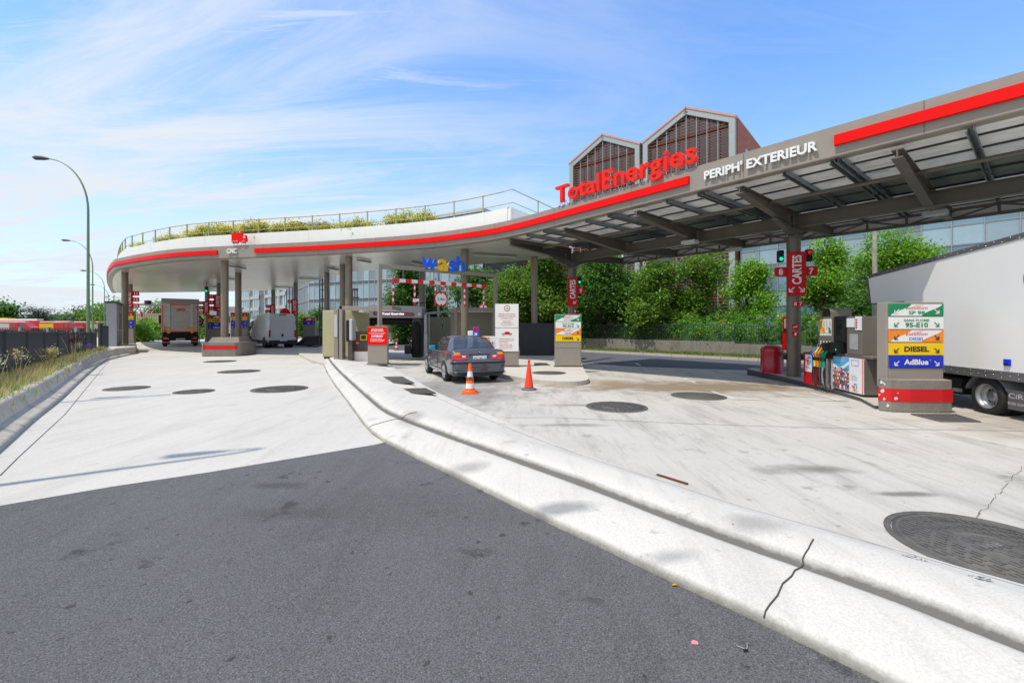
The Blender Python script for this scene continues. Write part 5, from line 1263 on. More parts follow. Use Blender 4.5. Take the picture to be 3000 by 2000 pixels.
def saloon(label, loc, rz, paint, cat='car', rear_detail=True, suv=False, name='parked_car'):
    t = thing(name, label, cat, loc, rz)
    k = 1.12 if suv else 1.0
    # (x, half width, bottom z, side belt z, centre top z) rear to front; rear axle at x = 0
    st = [(-.985, .62, .36, .60, .61), (-.97, .74, .30, .66, .675), (-.90, .805, .24, .74, .76), (-.885, .82, .22, .93, .95), (-.84, .83, .21, 1.0, 1.025), (-.70, .845, .2, 1.015, 1.05), (-.3, .865, .19, .985, 1.03), (.2, .87, .18, .955, 1.0), (.9, .87, .18, .94, .98), (1.6, .87, .18, .93, .97), (2.0, .87, .18, .92, .965), (2.35, .865, .18, .90, .95), (2.8, .855, .19, .86, .90), (3.15, .83, .2, .79, .83), (3.36, .77, .23, .70, .73), (3.45, .66, .27, .60, .62), (3.485, .5, .34, .52, .53)]
    rings = []
    for x, w, zb, zs, zt in st:
        zs *= k; zt *= k
        half = [(0, zb), (w*.55, zb), (w-.07, zb+.01), (w-.02, zb+.1), (w, zb+(zs-zb)*.38), (w+.004, zb+(zs-zb)*.6), (w-.012, zs-.09), (w-.04, zs-.025), (w-.1, zs), (w*.55, zt-(zt-zs)*.25), (0, zt)]
        ring = [(x, y_, z_) for y_, z_ in half] + [(x, -y_, z_) for y_, z_ in half[-2:0:-1]]
        rings.append(ring)
    b = MB(); b.loft(rings, paint, True, True, True)
    o = b.build('body', None, fix=True)
    m = o.modifiers.new('s', 'SUBSURF'); m.levels = 2; m.render_levels = 2
    from mathutils.bvhtree import BVHTree
    R_ = .315 if not suv else .35
    dg = bpy.context.evaluated_depsgraph_get(); me = bpy.data.meshes.new_from_object(o.evaluated_get(dg)); o.modifiers.clear(); o.data = me
    bvh = BVHTree.FromPolygons([tuple(v.co) for v in o.data.vertices], [tuple(p.vertices) for p in o.data.polygons])
    boolean_cut(o, [((ax, sy*.62, R_+.02), (ax, sy*1.2, R_+.02), R_+.045) for ax in (0, 2.725) for sy in (-1, 1)])
    o.parent = t
    for p_ in o.data.polygons: p_.use_smooth = True
    for ax in (0, 2.725):
        for sy in (-1, 1):
            wheel(t, ax, sy*.765, R_, .21, sy)
    b = MB(); b.box(-.5, 3.1, -.6, .6, .2, .5, DARK)
    for ax in (0, 2.725): b.box(ax-.34, ax+.34, -.62, .62, .25, .66, DARK)
    b.build('underbody', t)
    # greenhouse: belt loop and roof loop, rear glass corner 7/8 .. front
    H_ = 1.38*k; zb_ = .97*k
    belt = [(2.2, 0, zb_-.02), (1.98, .64, zb_-.03), (1.85, .765, zb_-.03), (.98, .785, zb_-.02), (.86, .785, zb_-.02), (-.02, .77, zb_), (-.14, .765, zb_), (-.42, .66, zb_+.045), (-.60, .0, zb_+.075)]
    midl = [(1.82, 0, 1.19*k), (1.66, .6, 1.185*k), (1.5, .69, 1.18*k), (.95, .71, 1.19*k), (.83, .71, 1.19*k), (.1, .69, 1.2*k), (-.02, .68, 1.2*k), (-.14, .6, 1.225*k), (-.28, 0, 1.24*k)]
    roof = [(1.38, 0, H_-.01), (1.26, .5, H_-.025), (1.16, .58, H_-.035), (.92, .605, H_-.02), (.8, .605, H_-.02), (.28, .59, H_-.03), (.2, .575, H_-.035), (.14, .5, H_-.02), (.06, 0, H_)]
    if suv:
        sh = lambda L_, d: [(x-(d if i > 4 else 0), y, z) for i, (x, y, z) in enumerate(L_)]
        belt = sh(belt, .15); midl = sh(midl, .45); roof = sh(roof, .75)
    def full(L_): return L_ + [(x, -y, z) for x, y, z in L_[-2:0:-1]]
    B_, M_, R3 = full(belt), full(midl), full(roof); n = len(B_)
    glass = MB(); pill = MB()
    body_seg = {1: 1, 3: 2, 5: 1}
    gl_parts = {'windscreen': [0, n-1], 'rear_window': [7, 8], 'side_window': None}
    def seg(i): return i if i < 8 else 15-i
    groups = {}
    for i in range(n):
        j = (i+1) % n; sgm = seg(i)
        nm = {0: 'windscreen', 1: 'pillar', 2: 'front_window', 3: 'door_frame', 4: 'rear_side_window', 5: 'pillar', 6: 'pillar', 7: 'rear_window'}[sgm]
        key = nm + ('' if nm in ('windscreen', 'rear_window', 'pillar', 'door_frame') else ('L' if i < 8 else 'R'))
        mb_ = groups.setdefault(key, (nm, MB()))[1]
        mm = paint if nm == 'pillar' else (BLACK if nm == 'door_frame' else GLS)
        mb_.add([B_[i], B_[j], M_[j], M_[i]], [(0,1,2,3)], mm, True); mb_.add([M_[i], M_[j], R3[j], R3[i]], [(0,1,2,3)], mm, True)
    for nm, mb_ in groups.values(): mb_.build(nm, t, fix=True)
    cen = [((a[0]*.6+c[0]*.0+.67*.4), a[1]*.6, H_+.028) for a, c in zip(R3, R3)]
    b = MB(); b.loft([R3, [(a[0]*.93+.67*.07, a[1]*.9, a[2]+.018) for a in R3], cen], paint, True, True); b.poly(cen, paint); o = b.build('roof', t, fix=True)
    for p_ in o.data.polygons: p_.use_smooth = True
    b = MB()
    for y_ in (-.36, .36):
        b.box(.55, .72, y_-.22, y_+.22, .5, 1.02*k, SEAT); b.box(.6, .68, y_-.1, y_+.1, 1.03*k, 1.2*k, SEAT)
        b.box(-.25, -.1, y_-.24, y_+.24, .6, 1.0*k, SEAT); b.box(-.2, -.12, y_-.11, y_+.11, 1.0*k, 1.13*k, SEAT)
    b.build('seats', t, bevel=.03)
    for sy in (1, -1):
        b = MB(); b.box(1.52, 1.66, sy*.80, sy*.80+sy*.19, .93*k, 1.06*k, mat('mirror_blue', (0.03, 0.3, 0.5), .2) if (sy > 0 and rear_detail) else paint) if sy > 0 else b.box(1.52, 1.66, -.99, -.80, .93*k, 1.06*k, paint)
        b.build('side_mirror', t, bevel=.02)
        for dx in (.95, .02):
            b = MB(); x0_ = dx+.08
            yy = sy*.873; b.box(x0_, x0_+.17, min(yy-sy*.01, yy+sy*.03), max(yy-sy*.01, yy+sy*.03), .80*k, .83*k, paint); b.build('door_handle', t, bevel=.006)
    b = MB()
    for sy in (1, -1):
        y_ = sy*.8745
        for x_ in (1.93, .9):
            b.tube([(x_, y_-sy*.03, .9*k), (x_, y_+sy*.001, .72), (x_, y_+sy*.001, .45), (x_-.01, y_-sy*.02, .27)], .004, BLACK, 4)
        b.tube([(.9, y_-sy*.03, .9*k), (.35, y_-sy*.005, .75), (.28, y_, .6)], .004, BLACK, 4) if False else None
        b.tube([(2.3, y_+sy*.003, .36), (1.2, y_+sy*.004, .36), (.42, y_+sy*.003, .36)], .014, paint, 5)
    b.build('door_gap', t)
    if rear_detail:
        X = -.905
        def P(y_, z_, d=0): return (X - d - max(0, .985-.93)*0, y_, z_)
        # rear fascia panel curved with body: project a little behind
        def lampo(pts, m_, nm, off=0.012):
            b = MB(); cy = sum(p[0] for p in pts)/len(pts); cz_ = sum(p[1] for p in pts)/len(pts); n_ = 28
            dense = []
            for i in range(len(pts)):
                a_, c_ = pts[i], pts[(i+1) % len(pts)]
                for q in range(4): dense.append((a_[0]+(c_[0]-a_[0])*q/4, a_[1]+(c_[1]-a_[1])*q/4))
            n_ = len(dense); rgs = []
            for sc_, of_ in ((.02, off), (.33, off), (.66, off), (.94, off), (1.0, off*.5), (1.02, -.03)):
                rg = []
                for y_, z_ in dense:
                    y2, z2 = cy+(y_-cy)*sc_, cz_+(z_-cz_)*sc_; h_ = bvh.ray_cast(Vector((-3, y2, z2)), Vector((1, 0, 0)))
                    x_ = h_[0].x if h_[0] is not None and h_[0].x < -.2 else -.72
                    rg.append((x_-of_, y2, z2))
                rgs.append(rg)
            b.loft(rgs, m_, True, True); return b.build(nm, t, fix=True)
        for sy in (1, -1):
            def yy(L_): return [(sy*y_, z_) for y_, z_ in (L_ if sy > 0 else L_[::-1])]
            lampo(yy([(.42, .72), (.62, .70), (.76, .715), (.835, .73), (.80, .84), (.60, .855), (.55, .80)]), TAILR, 'tail_lamp')
            lampo(yy([(.56, .855), (.79, .845), (.755, .93), (.60, .935)]), TAILO, 'indicator_lamp', .014)
            lampo(yy([(.38, .715), (.545, .715), (.555, .85), (.40, .84)]), TAILR, 'inner_lamp', .016)
            lampo(yy([(.42, .785), (.53, .79), (.545, .84), (.42, .835)]), TAILW, 'reversing_lamp', .02)
        b = MB(); b.box(-.925, -.89, -.32, .32, .845, .875, BLACK); b.build('plate_recess', t, bevel=.005)
        b = MB(); b.box(-.93, -.905, -.26, .26, .735, .835, PLATE); b.box(-.932, -.93, .215, .26, .737, .833, BLUE); b.box(-.932, -.93, -.26, -.22, .737, .833, BLUE)
        for i, y_ in enumerate((.15, .09, -.02, -.05, -.17)): b.box(-.932, -.93, y_-.022, y_+.022, .748, .778, PLATEG)
        b.build('number_plate', t)
        b = MB()
        def roundel(b, y_, z_, r_, x_):
            v = [(x_, y_+r_*math.cos(2*PI*i/20), z_+r_*math.sin(2*PI*i/20)) for i in range(20)]; b.poly(v, BLACK)
            for q in range(4):
                a0 = PI/2*q; v = [(x_-.002, y_, z_)] + [(x_-.002, y_+r_*.7*math.cos(a0+PI/2*i/5), z_+r_*.7*math.sin(a0+PI/2*i/5)) for i in range(6)]; b.poly(v, BLUE if q % 2 else WHITE)
        roundel(b, 0, .945, .036, -.905); b.build('badge', t)
        b = MB(); b.T = Matrix.Translation((-.9, 0, 0)) @ Matrix.Rotation(-PI/2, 4, 'Z'); b.text('318i', .56, .915, .028, 0, CHROME, bold=.02); b.build('model_badge', t)
        b = MB(); pts = [(-.925, sy_*.0, 0) for sy_ in (1,)]
        bl = [(-.80, .86), (-.94, .80), (-.985, .6), (-1.0, .3), (-1.0, -.3), (-.985, -.6), (-.94, -.80), (-.80, -.86)]
        b.loft([[(x_, y_, z_) for z_, d in ((.60, 0), (.645, 0))] for x_, y_ in bl], BLACK, False)
        b.tube([(x_-.004, y_, .655) for x_, y_ in bl], .012, paint, 6); b.tube([(x_-.0, y_, .36) for x_, y_ in bl], .014, paint, 6); b.tube([(x_, y_, .31) for x_, y_ in bl], .014, BLACK, 6); b.build('bumper_trim', t)
        b = MB(); b.tube([(-.893, .52, .70), (-.90, .48, .675), (-.905, 0, .668), (-.90, -.48, .675), (-.893, -.52, .70)], .005, BLACK, 4); b.build('boot_gap', t)
        b = MB(); b.cyl((-1.0, .42, .235), (-.8, .42, .235), .03, GREYM); b.cyl((-1.002, .42, .235), (-.99, .42, .235), .024, BLACK); b.build('exhaust', t)
    else:
        for sy in (1, -1):
            b = MB(); b.box(-.93, -.86, sy*.74-.07, sy*.74+.07, .8, 1.0, TAILR); b.build('tail_lamp', t, bevel=.02)
            b = MB(); b.box(3.38, 3.46, sy*.6-.1, sy*.6+.1, .62, .74, TAILW); b.build('headlight', t, bevel=.02)
    return t
hd = math.radians(90+22.0)
fwd = Vector((math.cos(hd), math.sin(hd))); lft = Vector((-fwd.y, fwd.x))
rw = Vector((-2.05, 13.75)) - lft*0.80     # rear axle centre from the left rear wheel contact
saloon('dark slate blue four-door saloon seen from behind, waiting at the car wash', (rw.x, rw.y, -.03), hd, CARP)
saloon('dark grey car passing behind the white van', (-25.0, 46.0, -.1), math.radians(178), mat('suv_paint', (0.12, 0.12, 0.13), .25, .5, coat=1), rear_detail=False, suv=True)

# ---------------------------------------------------------------- white panel van
VANP = mat('van_white', (0.55, 0.58, 0.6), 0.3, 0, 0.05, coat=.5, dirt=.12); PLB = mat('black_bumper', (0.02, 0.02, 0.022), .55)
def loft_box(b, secs, m_, x_axis=True):
    """secs: (x, half width bottom, half width top, z0, z1)"""
    rings = []
    for x, wb, wt, z0, z1 in secs:
        rings.append([(x, wb, z0), (x, wb+.01, z0+(z1-z0)*.4), (x, wt, z1-.18), (x, wt-.05, z1-.05), (x, wt-.2, z1), (x, -(wt-.2), z1), (x, -(wt-.05), z1-.05), (x, -wt, z1-.18), (x, -(wb+.01), z0+(z1-z0)*.4), (x, -wb, z0)])
    b.loft(rings, m_, True, True, True)
vd = math.radians(90+44)
vl = Vector((-math.sin(vd), math.cos(vd)))
vp = Vector(((828-1500)/37.2, 1300/37.2))
t = thing('delivery_van', 'tall white panel van with closed rear doors under the canopy', 'van', (vp.x, vp.y, .0), vd)
b = MB(); loft_box(b, [(0, 1.0, .88, .55, 2.68), (.05, 1.02, .9, .5, 2.72), (4.3, 1.02, .9, .45, 2.72), (4.6, 1.02, .88, .45, 2.66), (5.3, 1.0, .78, .45, 2.0), (5.5, .98, .8, .45, 1.4), (6.1, .93, .7, .45, 1.15), (6.25, .8, .6, .5, 1.0)], VANP); b.build('body', t, bevel=.02)
b = MB()
for sy in (1, -1):
    b.plate([(4.35, 1.55), (5.25, 1.5), (4.95, 2.15), (4.35, 2.2)], sy*.975-.03, sy*.975+.0, GLS2)
b.build('side_window', t)
b = MB(); b.loft([[(4.72, .78, 2.55), (4.72, -.78, 2.55)], [(5.42, .82, 1.48), (5.42, -.82, 1.48)]], GLS2, False); b.build('windscreen', t)
for sy in (1, -1):
    b = MB(); b.box(-.015, .01, min(sy*.02, sy*.93), max(sy*.02, sy*.93), .62, 2.5, VANP); b.build('rear_door', t, bevel=.03); dr = t.children[-1]
    b = MB(); b.tube([(-.02, sy*.12, 1.5), (-.02, sy*.12, 2.25), (-.02, sy*.2, 2.35), (-.02, sy*.7, 2.35), (-.02, sy*.8, 2.2), (-.02, sy*.84, 1.5), (-.02, sy*.7, 1.4), (-.02, sy*.2, 1.4), (-.02, sy*.12, 1.5)], .012, VANP, 5); b.build('pressing', dr)
    b = MB(); b.box(-.04, .12, min(sy*.86, sy*1.0), max(sy*.86, sy*1.0), .85, 1.42, TAILR); b.build('tail_lamp', t, bevel=.02)
    b = MB(); b.box(4.9, 5.02, min(sy*1.03, sy*1.32), max(sy*1.03, sy*1.32), 1.35, 1.75, BLACK); b.build('side_mirror', t, bevel=.04)
    for hz_ in (.9, 1.6, 2.2):
        b = MB(); b.box(-.03, .01, min(sy*.9, sy*.98), max(sy*.9, sy*.98), hz_, hz_+.08, VANP); b.build('hinge', t)
b = MB(); b.box(-.12, .3, -1.0, 1.0, .32, .62, PLB); b.box(-.16, -.0, -.8, .8, .55, .6, PLB); b.build('rear_bumper', t, bevel=.03)
b = MB(); b.box(-.035, -.01, -.06, .14-.04, .9, 1.12, BLACK); b.build('door_handle', t, bevel=.02)
b = MB(); b.box(-.175, -.16, -.28, .24, .56, .67, PLATE); b.T = Matrix.Translation((-.178, -.02, .615)) @ Matrix.Rotation(-PI/2, 4, 'Z'); b.text('GG-229-BR', 0, 0, .07, 0, BLACK, width=.42); b.build('number_plate', t)
b = MB(); b.box(-.03, .0, -.25, .25, 2.58, 2.64, BLACK); b.build('high_brake_lamp', t)
b = MB(); b.box(.3, 6.0, -1.03, 1.03, .38, .62, PLB); b.build('sill_trim', t, bevel=.02)
for x_ in (1.1, 5.05):
    for sy in (1, -1): wheel(t, x_, sy*.88, .36, .24, sy, GREYM, steel=True)
for sy, dy in ((1, .6), (-1, .6)): wheel(t, 1.1, sy*dy, .36, .2, sy, GREYM, steel=True)
b = MB()
for x_ in (1.1, 5.05):
    for sy in (1, -1): b.cyl((x_, sy*1.0, .42), (x_, sy*1.045, .42), .45, PLB, n=28)
b.build('wheel_arch', t)

# ---------------------------------------------------------------- lorry with roller tail
td = math.radians(90+37)
LW = mat('lorry_white', (0.5, 0.48, 0.44), .45, 0, .1, dirt=.35); LG = mat('lorry_roof_dirty', (0.3, 0.29, 0.27), .7, dirt=.4)
c = Vector(((529-1500)/34.9, 1300/34.9))
t = thing('lorry', 'large white box lorry seen from behind with ribbed tail lift and red trim', 'lorry', (c.x, c.y, 0), td)
b = MB(); b.box(.1, 7.8, -1.27, 1.27, 1.25, 4.0, LW); b.build('box_body', t, bevel=.03)
b = MB(); b.box(0, .12, -1.27, 1.27, 3.62, 4.03, LG); b.box(0, .12, -1.27, -1.2, 1.2, 3.62, LW); b.box(0, .12, 1.2, 1.27, 1.2, 3.62, LW); b.build('rear_frame', t, bevel=.01)
b = MB(); b.box(-.02, .0, -1.22, 1.22, 1.28, 3.62, LW)
for i in range(11): b.box(-.045, -.02, -.62, .62, 1.45+i*.19, 1.57+i*.19, LW)
b.build('tail_lift', t, bevel=.008)
for y_ in (-.78, .78):
    b = MB(); b.box(-.08, -.02, y_-.1, y_+.1, 1.2, 3.55, GREYL); b.build('lift_arm', t, bevel=.01)
b = MB()
for y_ in (-1.18, 1.15): b.box(-.026, -.02, y_, y_+.06, 1.3, 3.5, RED)
b.box(-.026, -.02, -.66, .66, 3.5, 3.58, RED); b.box(-.05, -.02, -1.2, 1.2, 1.24, 1.31, RED); b.box(-.024, -.02, -1.15, -.9, 3.3, 3.34, RED); b.box(-.024, -.02, .9, 1.15, 3.3, 3.34, RED)
b.T = Matrix.Translation((-.05, 0, 3.1)) @ Matrix.Rotation(-PI/2, 4, 'Z'); b.text('XPO', 0, 0, .2, 0, REDS, bold=.05, width=.62); b.build('red_trim', t)
b = MB(); b.T = Matrix.Rotation(-PI/2, 4, 'Z')
for x_, z_, s_ in ((-1.0, 1.62, '90'), (-1.0, 1.4, '80')): b.text(s_, x_, z_, .15, -.03, BLACK, bold=.01)
b.box(.42, .6, -.05, -.046, 1.5, 1.72, mat('warn_amber', (.7, .35, .02), .4)); b.build('speed_marks', t)
for y_ in (-.78, .78):
    b = MB()
    b.box(-.086, -.081, y_-.09, y_+.09, 1.15, 1.75, YELLOW)
    for i in range(4): b.add([(-.089, y_-.09, 1.18+i*.15), (-.089, y_-.09, 1.25+i*.15), (-.089, y_+.09, 1.16+i*.15+.0), (-.089, y_+.09, 1.09+i*.15+.0)][::-1], [(0,1,2,3)], ORC)
    b.build('warning_stripe', t)
b = MB(); b.box(.2, 7.5, -.45, .45, .65, 1.0, DARK); b.box(.0, .3, -1.2, 1.2, .5, 1.22, DARK); b.box(-.1, .1, -.9, .9, .75, .95, DARK); b.build('chassis', t)
b = MB(); b.box(-.15, -.05, -1.2, 1.2, .36, .45, GREYM); b.build('underrun_bar', t, bevel=.01)
b = MB()
for y_ in (-1.1, -.3, .7): b.box(-.155, -.15, y_, y_+.45, .38, .43, RED)
b.build('reflector_strip', t)
for sy in (1, -1):
    b = MB(); b.box(-.06, 0, sy*.95-.2, sy*.95+.2, .62, .82, TAILR); b.build('tail_lamp', t, bevel=.02)
    b = MB(); b.box(7.9, 8.0, min(sy*1.3, sy*1.65), max(sy*1.3, sy*1.65), 2.0, 2.8, BLACK); b.build('side_mirror', t, bevel=.04)
b = MB(); b.box(-.07, -.06, -.3, .3, .58, .7, PLATE); b.T = Matrix.Translation((-.073, 0, .64)) @ Matrix.Rotation(-PI/2, 4, 'Z'); b.text('FE-076-DS', 0, 0, .075, 0, BLACK, width=.45); b.build('number_plate', t)
b = MB(); loft_box(b, [(7.9, 1.2, 1.15, .6, 3.0), (9.4, 1.2, 1.1, .5, 2.95), (9.7, 1.15, 1.0, .5, 2.4)], LW); b.build('cab', t, bevel=.04)
for x_ in (1.6, 7.9):
    for sy in (1, -1): wheel(t, x_, sy*1.05, .5, .3, sy, GREYM, steel=True)
for sy in (1, -1):
    b = MB(); b.box(1.0, 1.04, min(sy*.72, sy*1.25), max(sy*.72, sy*1.25), .2, .85, DARK); b.build('mud_flap', t)

# ---------------------------------------------------------------- box lorry at the right
BOXP = mat('box_panel', (0.74, 0.735, 0.71), 0.35, 0, 0.02, 0.6, dirt=.03); ALU = mat('aluminium_rail', (0.33, 0.33, 0.34), .35, .8, .15)
GREYF = mat('grp_edge', (0.1, 0.1, 0.105), .6, 0, .2)
ld = math.atan2(.985, .15)                       # heading away from the camera
t = thing('box_lorry', 'white high box lorry with slanted nose over the cab at the right edge', 'lorry', (9.07, 8.5, -.03), ld)
# local: x forward (away), y left (towards the pumps); left side plane y = 0.02
yL, yR = .03, -2.15
side = [(-2.4, .72), (1.95, .72), (1.95, 1.35), (2.05, 2.27), (3.22, 2.27), (3.38, 2.35), (3.5, 3.0), (3.4, 3.06), (-2.4, 3.42)]
b = MB(); n_ = len(side)
b.add([(x, yL, z) for x, z in side] + [(x, yR, z) for x, z in side], [tuple(range(n_)), tuple(range(2*n_-1, n_-1, -1))] + [(i, n_+i, n_+(i+1) % n_, (i+1) % n_) for i in range(n_)], BOXP); b.build('box_body', t, bevel=.01, fix=True)
b = MB()
def rail(p, q, w_, y_, m_, th=.02):
    d = Vector((q[0]-p[0], q[1]-p[1])).normalized(); nn = Vector((-d.y, d.x))*w_/2
    vs = [(p[0]-nn.x, y_, p[1]-nn.y), (q[0]-nn.x, y_, q[1]-nn.y), (q[0]+nn.x, y_, q[1]+nn.y), (p[0]+nn.x, y_, p[1]+nn.y)]
    b.add(vs + [(x, y-th, z) for x, y, z in vs], [(0,1,2,3)[::-1], (4,5,6,7), (0,1,5,4), (1,2,6,5), (2,3,7,6), (3,0,4,7)], m_)
    L_ = math.hypot(q[0]-p[0], q[1]-p[1]); k_ = int(L_/.16)
    for i in range(k_):
        x = p[0]+(q[0]-p[0])*(i+.5)/k_; z = p[1]+(q[1]-p[1])*(i+.5)/k_
        b.lathe([(.012, 0), (.008, .006), (.0005, .008)], CHROME, (x, y_, z+(.02 if i % 2 else -.02)), 8, 'y')
rail((-2.4, .78), (1.95, .78), .13, yL+.02, ALU); rail((-2.4, .86), (1.95, .86), .035, yL+.026, ALU)
b.build('bottom_rail', t)
b = MB(); rail((-2.4, 3.38), (3.4, 3.03), .09, yL+.015, GREYF); rail((3.47, 2.99), (3.36, 2.34), .07, yL+.016, GREYF); b.build('edge_trim', t)
b = MB(); rail((3.3, 2.29), (2.1, 2.28), .04, yL+.016, GREYF); b.build('nose_trim', t)
# big round logo at the frame edge
b = MB(); cx, cz = -1.13, 2.52
b.lathe([(.36, 0), (.0005, 0)], REDS, (cx, yL+.004, cz), 36, 'y'); 
for i in range(3): b.tube([(cx+.2-.1*i, yL+.008, cz-.25+.05*i), (cx+.05-.1*i, yL+.008, cz), (cx-.1*i-.12, yL+.008, cz+.2)], .012, SIGW, 4)
b.build('round_logo', t)
b = MB(); b.box(-.55, -.43, yL, yL+.03, .98, 1.1, BLUE); b.box(-.53, -.45, yL+.03, yL+.035, .99, 1.03, BLACK); b.build('side_marker', t, bevel=.006)
wb = .36
wheel(t, 0, -.13, wb, .24, 1, GREYM, steel=True); wheel(t, 0, -.40, wb, .22, 1, GREYM, steel=True); wheel(t, 0, -1.75, wb, .22, -1, GREYM, steel=True); wheel(t, 3.1, -.2, wb, .22, 1, GREYM, steel=True); wheel(t, 3.1, -1.75, wb, .22, -1, GREYM, steel=True)
b = MB(); pts = []
for i in range(15):
    a = PI*(.08 + .8*i/14); pts.append((math.cos(a)*.46, math.sin(a)*.42+.34))
b.loft([[(x, yL-.03, z), (x, yL-.6, z), (x, yL-.6, z+.025), (x, yL-.03, z+.025)] for x, z in pts], mat('mudguard_grey', (.1, .105, .11), .5), True, True); b.build('mudguard', t)
b = MB(); b.box(-.75, -.42, yL-.45, yL-.42, .12, .62, PLB); b.box(-.9, -.46, yL-.03, yL-.02, .2, .55, mat('flap_grey', (.09, .09, .09), .6)); 
b.T = Matrix.Translation((-.68, yL-.018, .45)) @ Matrix.Rotation(PI, 4, 'Z'); b.text('CiRiE', 0, 0, .09, 0, GREYL, bold=.0, width=.4); b.text('95500 GONESSE', 0, -.14, .05, 0, GREYL, width=.44); b.build('mud_flap', t)
b = MB(); b.box(-2.3, 3.4, -.75, -.55, .42, .66, DARK); b.box(-2.3, 3.4, -1.6, -1.4, .42, .66, DARK); b.box(.6, 1.5, -.5, -.05, .3, .62, DARK); b.box(-.05, .05, -1.8, -.3, .3, .42, DARK); b.build('chassis', t)
b = MB(); b.box(.55, .75, -.02, .04, .36, .42, GREYM); b.build('step', t)
# white cab
cabp = [(2.0, .5), (4.4, .5), (4.75, .6), (4.8, 1.0), (4.55, 1.2), (3.75, 1.42), (3.05, 2.2), (2.0, 2.24)]
b = MB(); n_ = len(cabp)
b.add([(x, .0, z) for x, z in cabp] + [(x, -2.1, z) for x, z in cabp], [tuple(range(n_)), tuple(range(2*n_-1, n_-1, -1))] + [(i, n_+i, n_+(i+1) % n_, (i+1) % n_) for i in range(n_)], VANP); b.build('cab', t, bevel=.06, seg=3, fix=True)
b = MB(); b.plate([(2.25, 1.42), (3.5, 1.42), (2.98, 2.08), (2.25, 2.12)], .0, .014, GLS2); b.build('side_window', t, bevel=.004)
b = MB(); b.loft([[(3.8, -.12, 1.45), (3.8, -1.98, 1.45)], [(3.13, -.15, 2.17), (3.13, -1.95, 2.17)]], GLS2, False); b.build('windscreen', t)
b = MB(); b.box(3.35, 3.5, .02, .22, 1.35, 1.75, BLACK); b.build('side_mirror', t, bevel=.03)
b = MB(); b.lathe([(.13, 0), (.0005, 0)], REDS, (2.95, .008, 1.15), 24, 'y'); b.T = Matrix.Translation((2.6, .012, 1.15)) @ Matrix.Rotation(PI, 4, 'Z'); b.box(-.2, .2, 0, .002, -.08, .08, GREYD); b.text('TSE', 0, 0, .1, -.003, SIGW, bold=.03); b.build('door_logo', t)

# ---------------------------------------------------------------- fuel dispenser
PD = Vector((.17, .985)).normalized()           # away along the island
rzp = math.atan2(-PD.y, -PD.x)                    # local +x runs towards the camera, local -y faces the lane (left)
po = Vector((8.42, 12.75))
t = thing('fuel_dispenser', 'tall taupe multi-grade fuel dispenser with coloured nozzles and printed crowd panel', 'fuel pump', (po.x, po.y, .0), rzp, None)
L_ = 2.72
PT = mat('pump_taupe', (0.17, 0.152, 0.128), .4, .1, .05, coat=.1)
b = MB(); b.box(.75, L_, .02, .62, .1, .93, PT); b.build('lower_case', t, bevel=.02)
b = MB(); b.box(.62, L_+.25, .06, .55, .93, 1.0, PT); b.build('ledge', t, bevel=.02)
b = MB(); b.box(.05, L_, .04, .6, -.12, .1, BLACK); b.build('plinth', t)
b = MB(); b.box(.72, 1.62, .1, .5, 1.0, 1.88, PT); b.build('column_case', t, bevel=.01)
b = MB(); b.box(.72, .84, .0, .5, .3, 1.9, PT); b.box(.86, 1.5, -.03, .1, 1.25, 1.92, PT); b.build('hose_mast', t, bevel=.008)
b = MB(); b.box(1.52, 2.0, .0, .12, 1.3, 1.92, BLACK); b.box(1.62, 1.9, -.006, 0, 1.45, 1.85, GLS2); b.build('display', t, bevel=.01)
b = MB(); b.box(2.0, 2.6, .05, .5, 1.0, 1.9, PT); b.build('electronics_case', t, bevel=.01)
b = MB()
for i in range(14): b.box(2.12, 2.45, .044, .05, 1.13+i*.026, 1.145+i*.026, GREYL)
b.build('vent_grille', t)
b = MB(); b.box(2.0, 2.0+.32, .043, .05, 1.65, 1.86, SIGW); b.box(2.36, 2.6, .038, .05, 1.58, 1.9, SIGW)
for i in range(4): b.box(2.38, 2.44, .035, .038, 1.62+i*.06, 1.66+i*.06, REDS)
b.build('notice', t)
b = MB(); b.box(1.45, 1.9, -.1, .1, 1.02, 1.27, BLACK); b.box(1.36, 1.5, -.2, .02, 1.05, 1.25, BLACK); b.box(1.8, 1.83, -.104, -.1, 1.08, 1.11, GLOW); b.build('card_reader', t, bevel=.02)
b = MB()
pr = [(.28*math.cos(a), .14*math.sin(a)*1.5) for a in [PI*i/10 for i in range(11)]]
pts = [(-.2, 0)] + [(-.2+.0, .12)] + [(.17*math.cos(PI-PI*i/8)*1.0, .12+.1*math.sin(PI*i/8)) for i in range(9)] + [(.17, 0)]
b.loft([[(1.15+x*1.2, -.0+y, 1.92+z) for x, z in pts] for y in (0, .5)], PT, True, False); b.plate([(1.15+x*.85, 1.93+z*.8) for x, z in pts[1:]], -.004, -.001, BLACK); b.build('hood', t)
b = MB(); bb_y = -.034
cols = [('DIESEL', YELLOW, BLACK), ('excellium', ORANGE, EXC), ('95-E10', WHITE, GREEN), ('excellium', GREEN, EXC)]
for i, (s_, bg_, fg_) in enumerate(cols):
    x0_ = .9+i*.145
    b.box(x0_, x0_+.135, bb_y, -.03, 1.5, 1.86, bg_ if i in (0, 2) else WHITE); b.box(x0_, x0_+.135, bb_y, -.03, 1.43, 1.49, WHITE)
    if i in (1, 3): b.poly([(x0_, bb_y-.001, 1.5), (x0_+.135, bb_y-.001, 1.5), (x0_+.11, bb_y-.001, 1.58), (x0_, bb_y-.001, 1.68)], bg_)
    b.text(s_, x0_+.067, 1.7, .06, bb_y-.002, fg_, rot=PI/2, bold=.02, width=.24); b.text('SP98' if i == 3 else 'B7', x0_+.067, 1.46, .03, bb_y-.002, BLACK)
b.build('grade_panel', t)
